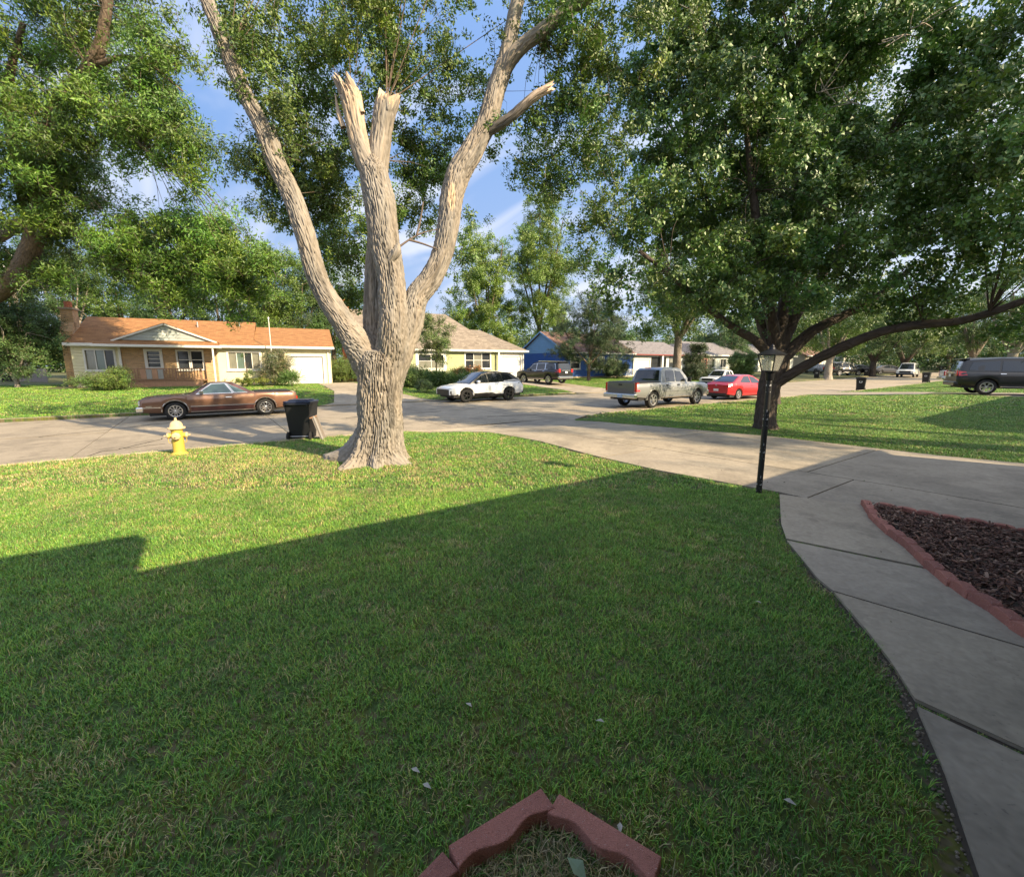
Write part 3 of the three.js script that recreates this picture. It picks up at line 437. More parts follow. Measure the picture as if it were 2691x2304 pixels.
  mesh('limb', limb([[1318, 195, 8.85], [1338, 110, 8.85], [1350, 50, 8.85], [1362, -10, 8.85], [1385, -150, 8.9]], [0.125, 0.125, 0.115, 0.11, 0.09], 60, 0.035, 0.02, 20), elmBark, elm);
  mesh('limb', limb([[1318, 200, 8.85], [1345, 150, 8.75], [1376, 117, 8.7], [1429, 78, 8.6], [1482, 32, 8.5], [1540, -5, 8.4], [1640, -60, 8.3]], [0.12, 0.125, 0.11, 0.105, 0.1, 0.095, 0.08], 60, 0.035, 0.02, 20), elmBark, elm);
  mesh('broken_stub', tube(T([[1270, 350, 8.78], [1300, 335, 8.7], [1345, 305, 8.55], [1402, 255, 8.4], [1445, 230, 8.3]]), [0.09, 0.085, 0.075, 0.07, 0.06], 50, 0.03, ridge(0.018, 20), (p, q, u, l) => { const c = tone(p, q, u, l), e = sstep(0.68, 0.78, u + 0.1 * N3(q.x * 3, q.z * 3, 5)); return [mix(c[0] * 0.7, 0.6, e), mix(c[1] * 0.7, 0.46, e), mix(c[2] * 0.7, 0.33, e)]; }, true, 0.12), elmBark, elm);
  mesh('bark_burl', limb([[1020, 690, 8.25], [1042, 660, 8.2], [1046, 640, 8.25]], [0.07, 0.075, 0.02], 30, 0.03, 0.03, 24), elmBark, elm);
  mesh('branch', [[[1040, 655, 8.3], [1075, 630, 8.4], [1110, 612, 8.5], [1160, 600, 8.6]], [[1095, 618, 8.45], [1105, 575, 8.5], [1112, 530, 8.5]], [[1075, 630, 8.4], [1110, 640, 8.5], [1150, 655, 8.5]]].map((p) => tube(T(p), p.map((_, i) => 0.022 - i * 0.005), 6, 0.1, null, () => [0.13, 0.1, 0.08])), elmBark, elm).userData.kind = 'stuff';
  mesh('broken_stub', limb([[735, 430, 8.3], [722, 375, 8.3], [716, 338, 8.3]], [0.1, 0.075, 0.05], 30, 0.03, 0.022, 20), elmBark, elm);
  // shoots: leafy sprays round the stubs and along the limbs
  const cen = [[1010, 420, 8.9], [990, 500, 9], [925, 250, 8.4], [1015, 270, 8.5], [1000, 600, 9.2]].map((a) => P(...a)), lft = [[720, 360, 8.3], [686, 329, 8.3], [640, 240, 8.2], [765, 510, 8.4], [600, 150, 8.2]].map((a) => P(...a)), rgt = [[1243, 393, 8.8], [1302, 239, 8.85], [1340, 110, 8.85], [1190, 520, 8.8]].map((a) => P(...a)), tr = [[1429, 78, 8.6], [1482, 32, 8.5], [1540, 0, 8.4], [1620, -50, 8.3]].map((a) => P(...a));
  const F = (lobes, o, from) => foliage(elm, SP.elm, lobes.map((a) => lobe(...a)), { size: 0.42, per: 20, scale: 0.95, hollow: 0.15, vary: 0.18, name: 'leaves', branches: 0.16, from, thin: 0.0035, ...o });
  F([[990, 70, 9.2, 1.25], [890, 130, 9.3, 0.9], [1110, 110, 9.3, 0.9], [1000, 200, 9.4, 1.0], [960, -120, 9.2, 1.3], [820, 60, 9.5, 0.7]], { clusters: 84, tone: [1.15, 1.08, 0.9] }, cen);
  F([[860, 270, 9.6, 0.8], [1100, 290, 9.6, 0.8], [1060, 400, 9.7, 0.75], [905, 400, 9.7, 0.75], [1140, 420, 9.9, 0.6]], { clusters: 36 }, cen);
  F([[800, 400, 9.8, 0.85], [840, 500, 9.9, 0.8], [720, 470, 9.8, 0.7], [660, 440, 9.7, 0.5], [780, 590, 9.9, 0.6], [890, 560, 9.9, 0.7], [720, 590, 9.9, 0.35]], { clusters: 60, tone: [1, 0.95, 0.95] }, lft);
  F([[660, 120, 8.7, 0.5], [700, 200, 8.8, 0.55], [740, 290, 9, 0.5], [630, 60, 8.7, 0.4], [790, 200, 9.1, 0.4], [790, 330, 9.3, 0.4], [672, 170, 8.2, 0.35], [715, 300, 8.3, 0.4], [740, 370, 8.3, 0.35], [650, 90, 8.2, 0.35]], { clusters: 50, per: 15 }, lft);
  F([[900, 690, 9.4, 0.42], [930, 740, 9.3, 0.4], [880, 640, 9.6, 0.4], [930, 640, 9.6, 0.5], [1080, 560, 9.8, 0.55], [1120, 480, 9.9, 0.55]], { clusters: 36, tone: [1.1, 1.08, 0.95] }, cen);
  F([[1200, 330, 9.6, 0.5], [1240, 230, 9.5, 0.6], [1330, 330, 9.2, 0.45], [1390, 290, 9.0, 0.5], [1200, 620, 9.6, 0.5], [1230, 700, 9.6, 0.45]], { clusters: 26, per: 12 }, rgt);
  F([[1420, 20, 8.7, 0.8], [1520, 60, 8.6, 0.75], [1600, 10, 8.6, 0.9], [1500, 160, 8.8, 0.6], [1450, -120, 8.6, 1.2], [1640, 120, 8.8, 0.7], [1700, -60, 8.6, 1.0]], { clusters: 50, droop: 0.6, tone: [1.1, 1.05, 0.9] }, tr);
  F([[1480, 300, 9.1, 0.6], [1560, 330, 9.2, 0.8], [1500, 430, 9.3, 0.55], [1450, 470, 9.4, 0.5], [1420, 390, 9.3, 0.35], [1580, 520, 9.4, 0.5], [1520, 590, 9.5, 0.35], [1400, 440, 9.5, 0.3], [1570, 660, 9.6, 0.4]], { clusters: 54, droop: 1.0, per: 17, tone: [0.9, 0.95, 0.95] }, tr);
  F([[960, -420, 9, 2.4], [700, -300, 9, 1.8], [1300, -380, 9, 2.2], [500, -260, 8.6, 1.5]], { clusters: 70, size: 0.7, per: 22 }, [...cen, ...lft]);
}
{ // the broad pear tree beside the driveway
  const bx = 7.7, bd = 13.1, base = V(bx, bd, land(bx, bd) - 0.04), pear = thing('pear_tree', 'broad dark trunked shade tree with glossy leaves beside driveway behind lamp post', 'tree', base);
  const T = (pts) => rel(pear, pts.map((a) => P(...a))), rough = (p, q, l, r) => 0.1 * r * N3(q.x * 3 * r + p.x, l * 1.2, q.z * 3) + 0.02 * Math.abs(N3(q.x * 8, l * 2.5, q.z * 8)) * Math.min(1, r / 0.2) + (p.y < 0.6 ? 0.22 * r * Math.exp(-p.y / 0.12) * (1.1 + Math.cos(Math.atan2(q.z, q.x) * 5)) : 0);
  mesh('trunk', tube([new THREE.Vector3(0, -0.1, 0), ...T([[2012, 1105, 13.1], [2016, 1050, 13.1], [2026, 1000, 13.1], [2040, 950, 13.1], [2046, 920, 13.1]])], [0.29, 0.27, 0.26, 0.28, 0.3, 0.24], 60, 0.05, rough), BARK.dark, pear);
  const L = (pts, rad) => mesh('limb', tube(T(pts), rad, 18, 0.12, rough), BARK.dark, pear);
  L([[2035, 1010, 13.0], [2075, 985, 12.8], [2140, 948, 12.5], [2230, 905, 12], [2330, 868, 11.5], [2430, 852, 11], [2530, 842, 10.6], [2691, 790, 10], [2800, 740, 9.6]], [0.16, 0.14, 0.13, 0.12, 0.11, 0.1, 0.085, 0.07, 0.05]);
  L([[2040, 960, 13], [2085, 915, 13], [2140, 868, 12.9], [2210, 832, 12.8], [2290, 790, 12.6], [2400, 700, 12.2]], [0.19, 0.17, 0.14, 0.11, 0.09, 0.05]);
  L([[2045, 930, 13.1], [2075, 860, 13.2], [2120, 780, 13.4], [2190, 680, 13.6], [2260, 540, 13.8]], [0.2, 0.16, 0.13, 0.1, 0.06]);
  L([[2040, 930, 13.1], [2030, 850, 13], [2000, 720, 12.8], [1990, 600, 12.6], [1978, 500, 12.4], [1960, 330, 12.2]], [0.19, 0.15, 0.13, 0.11, 0.09, 0.05]);
  L([[2040, 930, 13.1], [2060, 800, 13.3], [2090, 620, 13.5], [2105, 420, 13.7], [2100, 200, 13.8], [2110, -60, 13.8]], [0.2, 0.16, 0.14, 0.12, 0.1, 0.07]);
  L([[2030, 940, 13.1], [1985, 895, 12.9], [1930, 862, 12.6], [1850, 800, 12.3], [1760, 720, 12], [1680, 660, 11.8]], [0.14, 0.12, 0.1, 0.08, 0.06, 0.04]);
  L([[2035, 940, 13.1], [1990, 820, 13.6], [1900, 640, 14], [1830, 450, 14.3], [1790, 250, 14.4]], [0.16, 0.13, 0.11, 0.08, 0.05]);
  L([[2090, 620, 13.5], [2200, 480, 13.3], [2330, 360, 13], [2440, 240, 12.6]], [0.11, 0.09, 0.07, 0.04]);
  const from = [[1978, 500, 12.4], [2105, 420, 13.7], [2190, 680, 13.6], [1850, 800, 12.3], [1760, 720, 12], [2290, 790, 12.6], [2430, 852, 11], [2100, 200, 13.8], [1830, 450, 14.3], [2330, 360, 13], [2600, 820, 10.3]].map((a) => P(...a));
  const F = (lobes, o) => foliage(pear, SP.pear, lobes.map((a) => lobe(...a)), { size: 0.6, per: 26, hollow: 0.35, vary: 0.2, branches: 0.3, from, bmat: BARK.dark, thin: 0.008, droop: 0.25, ...o });
  F([[1760, 640, 12.6, 1.7], [1680, 500, 13.2, 1.5], [1850, 480, 13, 1.9], [1720, 780, 12.4, 1.1], [1640, 740, 13, 0.9], [1760, 300, 13.6, 2.0], [1900, 300, 13, 2.1], [1850, 120, 13.6, 2.2], [1960, -60, 13.4, 2.6], [1720, 110, 14, 1.6]], { clusters: 195 });
  F([[2020, 600, 12.4, 1.7], [2060, 400, 12.8, 2.0], [2180, 250, 13, 2.2], [2120, 560, 12, 1.5], [1960, 700, 11.6, 1.2], [2100, 690, 10.6, 0.85], [2200, 560, 10.8, 1.0], [1920, 800, 12, 0.9], [2230, 700, 11, 1.0], [2080, 60, 13, 2.3]], { clusters: 160 });
  F([[2400, 420, 11.5, 1.8], [2350, 200, 12.2, 2.2], [2550, 300, 11, 2.0], [2520, 560, 10.2, 1.4], [2660, 480, 9.6, 1.3], [2400, 640, 11, 1.3], [2620, 690, 9.8, 1.0], [2700, 620, 9.2, 1.1], [2350, 780, 12.2, 0.8], [2480, 770, 11, 0.8], [2550, 60, 11.6, 2.2], [2750, 200, 10.4, 2.0], [2800, 500, 9, 1.4], [2300, -80, 12.6, 2.4], [2640, 810, 10.2, 0.6]], { clusters: 205 });
  // bare dead twigs
  const tw = []; for (const [x, y, d] of [[2180, 250, 11.6], [2240, 270, 11.6], [2380, 90, 10.6], [2430, 60, 10.5], [2160, 240, 11.5]]) for (let i = 0; i < 5; i++) { const a = P(x, y, d).sub(base), b = a.clone().add(new THREE.Vector3(gauss() * 0.4, RR(-0.2, 0.4), gauss() * 0.3)), c = b.clone().add(new THREE.Vector3(gauss() * 0.3, RR(-0.1, 0.3), gauss() * 0.2)); tw.push(tube([a, b, c], [0.012, 0.008, 0.003], 5, 0.15, null, null, false)); }
  mesh('dead_twigs', tw, BARK.pale, pear).userData.kind = 'stuff';
}
{ // the big ash whose limbs come in from the left
  const K = 1.42, bx = -33.2, bd = 26.8, base = V(bx, bd, land(bx, bd) - 0.05), ash = thing('ash_tree', 'huge leaning ash reaching in from the left over the street', 'tree', base);
  const T = (pts) => rel(ash, pts.map(([p, q, d]) => P(p, q, d * K))), rough = (p, q, l, r) => 0.08 * r * N3(q.x * 2 + p.x, l, q.z * 2) + 0.02 * Math.abs(N3(q.x * 8, l * 2, q.z * 8)) + (p.y < 0.8 ? 0.3 * r * Math.exp(-Math.max(0, p.y) / 0.3) : 0);
  mesh('trunk', tube([new THREE.Vector3(0, -0.1, 0), new THREE.Vector3(0.1, 1.5, 0), new THREE.Vector3(0.25, 3, 0), new THREE.Vector3(0.6, 6.0, 0.1)], [0.7, 0.6, 0.56, 0.54], 40, 0.08, rough), BARK.brown, ash);
  const L = (pts, rad, m = BARK.brown) => mesh('limb', tube(T(pts), rad.map((r) => r * K), 20, 0.15, rough), m, ash);
  L([[-60, 790, 18.4], [0, 762, 18], [55, 705, 17.5], [90, 620, 17], [130, 420, 16.4], [150, 280, 16], [195, 230, 15.8], [235, 180, 15.6], [262, 120, 15.4], [280, 20, 15.2], [300, -120, 15]], [0.36, 0.32, 0.3, 0.28, 0.26, 0.24, 0.23, 0.2, 0.16, 0.12, 0.08]);
  L([[-40, 640, 18], [72, 583, 17.5], [140, 590, 17.2], [198, 606, 17], [240, 640, 16.8], [280, 684, 16.6], [320, 716, 16.4], [400, 720, 16.4]], [0.22, 0.2, 0.19, 0.17, 0.14, 0.12, 0.1, 0.05], BARK.pale);
  L([[150, 280, 16], [230, 260, 15.6], [310, 330, 15.4], [380, 390, 15.2], [440, 450, 15]], [0.1, 0.08, 0.06, 0.05, 0.02], BARK.pale);
  L([[240, 175, 15.6], [330, 150, 15.2], [400, 175, 15], [480, 240, 14.8]], [0.08, 0.06, 0.04, 0.015]);
  L([[-80, 700, 18.4], [-120, 500, 18], [-100, 250, 17.6], [-60, 0, 17.2]], [0.34, 0.28, 0.22, 0.16]);
  L([[90, 620, 17], [40, 420, 16.6], [20, 240, 16.4], [60, 60, 16]], [0.2, 0.16, 0.12, 0.07]);
  const from = [[150, 280, 16], [235, 180, 15.6], [280, 20, 15.2], [198, 606, 17], [320, 716, 16.4], [40, 420, 16.6], [380, 390, 15.2], [90, 620, 17], [400, 180, 15], [20, 240, 16.4]].map(([p, q, d]) => P(p, q, d * K));
  const F = (lobes, o) => foliage(ash, SP.ash, lobes.map(([p, q, d, r]) => lobe(p, q, d * K, r * K)), { size: 0.72, per: 17, scale: 1.75, hollow: 0.15, vary: 0.26, branches: 0.4, from, thin: 0.008, droop: 0.3, ...o });
  F([[60, 180, 15.4, 1.7], [30, 330, 15.4, 1.9], [130, 420, 15.6, 1.5], [20, 520, 16, 1.7], [-80, 300, 16, 2.2], [-60, 100, 16, 2]], { clusters: 105, tone: [1.1, 1.05, 0.9] });
  F([[200, 60, 15.6, 1.6], [300, 40, 15.2, 1.4], [330, 110, 15, 1.2], [420, 130, 14.8, 0.9], [460, 110, 14.8, 0.6], [250, -90, 15.4, 1.8], [90, -40, 15.8, 2], [240, 300, 15.6, 1.0], [360, 220, 15.2, 0.6]], { clusters: 76, tone: [1, 0.95, 0.9] });
  F([[250, 340, 15.4, 1.1], [330, 360, 15.2, 0.9], [420, 360, 15, 0.8], [490, 400, 14.8, 0.7], [520, 440, 14.8, 0.4], [380, 290, 15.2, 0.8], [440, 300, 15, 0.4]], { clusters: 54, tone: [1.08, 1.05, 0.9] });
  F([[150, 560, 17, 1.4], [60, 650, 17.4, 1.2], [200, 480, 16.6, 1.0], [120, 680, 17.4, 1.0], [20, 720, 18, 0.9], [230, 560, 17, 0.8]], { clusters: 62, tone: [0.9, 0.88, 0.85] });
  F([[350, 640, 16.6, 1.1], [430, 640, 16.4, 1.5], [520, 620, 16.2, 1.2], [600, 660, 16, 1.3], [680, 690, 16, 0.8], [640, 740, 16.2, 0.8], [420, 740, 16.6, 1.1], [540, 750, 16.4, 1.2], [340, 700, 16.8, 0.9]], { clusters: 135, tone: [1.12, 1.1, 0.9] });
  const tw = []; for (let i = 0; i < 40; i++) { const a = P(RR(230, 330), RR(500, 600), 16.4 * K).sub(base), b = a.clone().add(new THREE.Vector3(RR(-0.2, 0.7), gauss() * 0.35, gauss() * 0.4)), c = b.clone().add(new THREE.Vector3(RR(0, 0.6), RR(-0.4, 0.2), gauss() * 0.3)); tw.push(tube([a, b, c], [0.014, 0.009, 0.004], 4, 0.2, null, null, false)); }
  mesh('dead_twigs', tw, BARK.pale, ash).userData.kind = 'stuff';
}
// ordinary street and garden trees: a trunk, some limbs, a crown of lobes
function plainTree(name, label, { x, d, h, r, sp = SP.far, trunk = 0.25, bark = BARK.brown, fork = 0.3, clusters = 60, per = 22, size, tone, lean = 0, group, crown = 0.35, lobesN = 7, scale = 1, hollow = 0.3, limbs = 5 }) {
  const base = V(x, d, land(x, d) - 0.05), t = thing(name, label, 'tree', base, 0, group), hy = h * fork, top = new THREE.Vector3(lean, hy, 0);
  mesh('trunk', tube([new THREE.Vector3(0, -0.1, 0), new THREE.Vector3(lean * 0.3, hy * 0.4, 0), top], [trunk * 1.25, trunk, trunk * 0.85], 16, 0.25, (p, q, l, rr) => 0.1 * rr * N3(q.x * 2 + x, l, q.z * 2) + (p.y < 0.6 ? 0.3 * rr * Math.exp(-Math.max(0, p.y) / 0.2) : 0)), bark, t);
  const ends = [], lobes = [], cy = h * (crown + 1) / 2, ry = h * (1 - crown) / 2;
  for (let i = 0; i < limbs; i++) { const a = i * 2.4 + R(), e = new THREE.Vector3(lean + Math.cos(a) * r * RR(0.35, 0.7), mix(hy, h, RR(0.45, 0.8)), Math.sin(a) * r * RR(0.35, 0.7)); mesh('limb', tube([top.clone().setY(hy * 0.9), top.clone().lerp(e, 0.5).add(new THREE.Vector3(0, -0.05 * h, 0)), e], [trunk * 0.6, trunk * 0.38, trunk * 0.15], 8, 0.3, null), bark, t); ends.push(e.clone().add(base), top.clone().lerp(e, 0.6).add(base)); }
  for (let i = 0; i < lobesN; i++) { const a = i * 2.4 + R(), u = (i + 0.5) / lobesN, yy = cy + ry * mix(-0.75, 0.75, u), k = Math.sqrt(Math.max(0.15, 1 - mix(-0.8, 0.9, u) ** 2)) * 0.6; lobes.push({ c: new THREE.Vector3(x + lean + Math.cos(a) * r * k, base.y + yy, -d + Math.sin(a) * r * k), r: r * RR(0.42, 0.6), sy: Math.min(1.3, ry / r) }); }
  foliage(t, sp, lobes, { clusters, per, size: size ?? r * 0.28, tone, from: ends, branches: 0.25, bmat: bark, scale, thin: 0.01, hollow });
  return t;
}
const at = (px, d) => (px - 1345.5) / FOC * d * 1.0;
{
  plainTree('street_tree', 'thick trunked tree standing just behind the dark trunked driveway tree', { x: 12.7, d: 21.6, h: 14, r: 5.2, trunk: 0.36, bark: BARK.dark, fork: 0.28, clusters: 130, per: 26, sp: SP.far, crown: 0.3, scale: 0.8, tone: [0.95, 1, 0.95] });
  // behind the tan house
  const bk = 'trees behind the tan house';
  [[60, 47, 13, 4, SP.far, [1, 1, 0.95], 'loose crowned tree behind the tan house, farthest left by the utility pole'], [215, 46, 15, 4, SP.far, [0.85, 0.92, 0.9], 'tall tree rising behind the brick chimney of the tan house'], [345, 50, 14.5, 4.6, SP.poplar, [0.8, 0.9, 0.8], 'bright leafy tree behind the left half of the rust coloured roof'], [480, 49, 14, 4.6, SP.far, [0.7, 0.82, 0.85], 'dark leafy tree behind the porch gable of the tan house'], [600, 50, 14, 4.5, SP.poplar, [0.7, 0.85, 0.75], 'leafy tree behind the right half of the rust coloured roof'], [705, 48, 13, 4.2, SP.poplar, [0.85, 0.9, 0.8], 'leafy tree behind the garage end of the tan house'], [800, 52, 14, 4.6, SP.far, [0.9, 0.95, 0.85], 'tree between the tan house and the green house, seen left of the elm fork'], [885, 56, 14, 4.2, SP.far, [0.95, 0.98, 0.85], 'tree behind the brick chimney of the green house']].forEach(([px, d, h, r, sp, tone, label]) => plainTree('garden_tree', label, { x: at(px, d), d, h, r, sp, tone, clusters: 75, per: 22, crown: 0.2, fork: 0.3, group: bk, trunk: 0.28, bark: px < 300 ? BARK.pale : BARK.brown }));
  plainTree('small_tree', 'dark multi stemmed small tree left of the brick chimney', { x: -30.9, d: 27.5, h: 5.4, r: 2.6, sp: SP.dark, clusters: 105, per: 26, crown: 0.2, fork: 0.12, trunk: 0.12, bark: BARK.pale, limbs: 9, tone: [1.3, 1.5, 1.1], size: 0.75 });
  plainTree('cottonwood_tree', 'tall light green cottonwood behind the garage of the green house, its left crown', { x: at(1275, 58), d: 58, h: 19, r: 4.2, sp: SP.poplar, tone: [1.25, 1.2, 1.1], clusters: 130, per: 26, crown: 0.12, fork: 0.3, trunk: 0.3, hollow: 0.2 });
  plainTree('cottonwood_tree', 'tall light green cottonwood left of the blue house, its pointed right crown', { x: at(1415, 60), d: 60, h: 23.5, r: 4.6, sp: SP.poplar, tone: [1.25, 1.2, 1.1], clusters: 150, per: 26, crown: 0.12, fork: 0.3, trunk: 0.3, hollow: 0.2, lobesN: 9 });
  plainTree('young_tree', 'young slender tree with pale leaves in front of the green house', { x: at(1149, 35.5), d: 35.5, h: 5.7, r: 1.35, sp: SP.bush, clusters: 46, per: 15, crown: 0.3, fork: 0.34, trunk: 0.055, tone: [1.15, 1.1, 1.3], scale: 2.0, size: 0.42, hollow: 0.1 });
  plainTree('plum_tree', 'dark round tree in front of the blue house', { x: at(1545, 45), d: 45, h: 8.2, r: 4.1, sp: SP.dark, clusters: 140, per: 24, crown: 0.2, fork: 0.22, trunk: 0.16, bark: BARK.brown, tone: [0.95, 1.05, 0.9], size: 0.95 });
  plainTree('street_tree', 'tall tree with straight mottled trunk in front of the grey house', { x: at(1773, 47), d: 47, h: 14, r: 5.2, sp: SP.poplar, clusters: 110, per: 22, crown: 0.33, fork: 0.35, trunk: 0.42, bark: BARK.grey, tone: [0.9, 0.95, 0.85] });
  plainTree('magnolia_tree', 'small tree with big drooping dark leaves at the grey house corner', { x: at(1822, 52), d: 52, h: 4.4, r: 1.2, sp: SP.dark, clusters: 24, per: 16, crown: 0.3, fork: 0.3, trunk: 0.08, scale: 1.5 });
  plainTree('maple_tree', 'round dark tree beyond the red car', { x: at(1905, 75), d: 75, h: 9, r: 4.2, sp: SP.far, clusters: 70, per: 20, crown: 0.25, trunk: 0.25, tone: [0.7, 0.85, 0.8] });
  const rs = 'trees lining the far end of the street';
  [[2168, 57, 11, 4.4, 0.42, BARK.pale, 'pale thick trunked tree on the far verge left of the black vehicle'], [2282, 66, 10, 5.2, 0.42, BARK.dark, 'dark forking tree on the far verge left of the grey sedan'], [2362, 76, 12, 6, 0.55, BARK.dark, 'dark low spreading tree behind the white van'], [2538, 62, 12, 4.6, 0.45, BARK.grey, 'thick grey trunked tree left of the dark parked vehicle'], [2640, 52, 12, 5, 0.5, BARK.pale, 'leafy tree above the dark parked vehicle at the right edge'], [2478, 90, 11, 5, 0.3, BARK.brown, 'slim tree far down the street beyond the bins'], [2060, 82, 12, 5.5, 0.35, BARK.brown, 'tree far down the street seen right of the driveway tree trunk']].forEach(([px, d, h, r, tr, bk2, label], i) => plainTree('verge_tree', label, { x: at(px, d), d, h, r, trunk: tr, bark: bk2, fork: i === 2 ? 0.16 : 0.24, sp: i % 2 ? SP.far : SP.poplar, clusters: 85, per: 20, crown: 0.3, tone: [0.9, 0.95, 0.8], group: rs, limbs: 7 }));
  plainTree('backyard_tree', 'tall tree behind the next door house, beyond the right edge, dappling the driveway', { x: 29, d: -1.5, h: 22.5, r: 6, sp: SP.far, clusters: 48, per: 18, crown: 0.3, fork: 0.4, trunk: 0.5, lobesN: 9, hollow: 0.1 });
  // the far woods that close the view
  const list = []; for (let a = -1.0; a < 1.05; a += 0.0045) { const dd = RR(105, 150), x = Math.tan(a) * 0 + Math.sin(a) * dd * 1.25, d = Math.cos(a) * dd, top = 9 + 4 * N2(a * 9, 1) + 2.5 * N2(a * 31, 5); for (let k = 0; k < 32; k++) { const y = k < 9 ? RR(0.1, 3.5) : RR(0.5, 1) ** 0.8 * top * (k < 16 ? RR(0.4, 1) : 1); list.push([new THREE.Vector3(x + gauss() * 2, y + land(x, d), -d + gauss() * 3), new THREE.Vector3(gauss(), 0.4 + gauss() * 0.5, gauss()).normalize(), RR(2.2, 4), [RR(0.7, 1.05), RR(0.8, 1.05), RR(0.75, 0.95)]]); } }
  const w = new THREE.Group(); w.name = 'far_woods'; w.userData = { kind: 'stuff', label: 'far line of leafy trees closing the view behind the houses', category: 'woods' }; scene.add(w); scatter('canopy', w, SP.far, list);
}
// ---------------------------------------------------------------- houses (local x runs along the front, local z towards the street)
function wallWith(parent, x0, x1, y0, y1, z, mat, openings, th = 0.18, name = 'wall') {
  return mesh(name, moved(prism(rect(x0, y0, x1, y1), th, openings.map(([a, b, c, e]) => rect(a, b, c, e))), 0, 0, z - th), mat, parent);
}
function windowIn(parent, [x0, y0, x1, y1], z, { cols = 1, rows = 1, trim = 0.1, bars = 0.05, panes = [M.pane], mat = M.trim, sill = true }) {
  const g = [box(x1 - x0 + 2 * trim, trim, 0.09, (x0 + x1) / 2, y1, z), box(x1 - x0 + 2 * trim, trim, 0.09, (x0 + x1) / 2, y0 - trim, z), box(trim, y1 - y0, 0.086, x0 - trim / 2, y0, z), box(trim, y1 - y0, 0.086, x1 + trim / 2, y0, z)];
  for (let i = 1; i < cols; i++) g.push(box(bars, y1 - y0 - 0.004, 0.06, x0 + ((x1 - x0) * i) / cols, y0 + 0.002, z - 0.05));
  for (let i = 1; i < rows; i++) g.push(box(x1 - x0 - 0.004, bars * 0.9, 0.05, (x0 + x1) / 2, y0 + ((y1 - y0) * i) / rows, z - 0.05));
  if (sill) g.push(box(x1 - x0 + 2 * trim + 0.1, 0.05, 0.16, (x0 + x1) / 2, y0 - trim - 0.052, z + 0.02));
  const w = mesh('window', g, mat, parent); let k = 0;
  for (let i = 0; i < cols; i++) for (let j = 0; j < rows; j++) { const a = x0 + ((x1 - x0) * i) / cols, b = x0 + ((x1 - x0) * (i + 1)) / cols, c = y0 + ((y1 - y0) * j) / rows, e = y0 + ((y1 - y0) * (j + 1)) / rows; mesh('pane', box(b - a - 0.002, e - c - 0.002, 0.012, (a + b) / 2, c + 0.001, z - 0.09 - 0.001 * ((i + j) % 2)), panes[k++ % panes.length], w); }
  return w;
}
const tri = (a, b, c, th) => { const g = prism([a, b, c], th); return g; };
function gableRoof(parent, x0, x1, zf, zb, ye, yr, zr, mat, th = 0.14) { // front and back planes, ridge along x
  const n = (z0, y0, z1, y1) => { const L = Math.hypot(z1 - z0, y1 - y0); return [0, -th * Math.abs(z1 - z0) / L, -th * Math.sign(z0 - z1) * (y1 - y0) / L]; };
  mesh('roof', hexa([[x0, ye, zf], [x1, ye, zf], [x1, yr, zr], [x0, yr, zr]], n(zf, ye, zr, yr)), mat, parent);
  mesh('roof', hexa([[x1, ye, zb], [x0, ye, zb], [x0, yr - 0.002, zr - 0.01], [x1, yr - 0.002, zr - 0.01]], n(zb, ye, zr, yr)), mat, parent);
}
function hipRoof(parent, pts, mat) { for (const q of pts) { const a = new THREE.Vector3(...q[0]), b = new THREE.Vector3(...q[1]), c = new THREE.Vector3(...q[2]), nn = b.clone().sub(a).cross(c.clone().sub(a)).normalize().multiplyScalar(-0.13); mesh('roof', hexa(q.length === 4 ? q : [q[0], q[1], q[2], q[2]], [nn.x, nn.y, nn.z]), mat, parent); } }
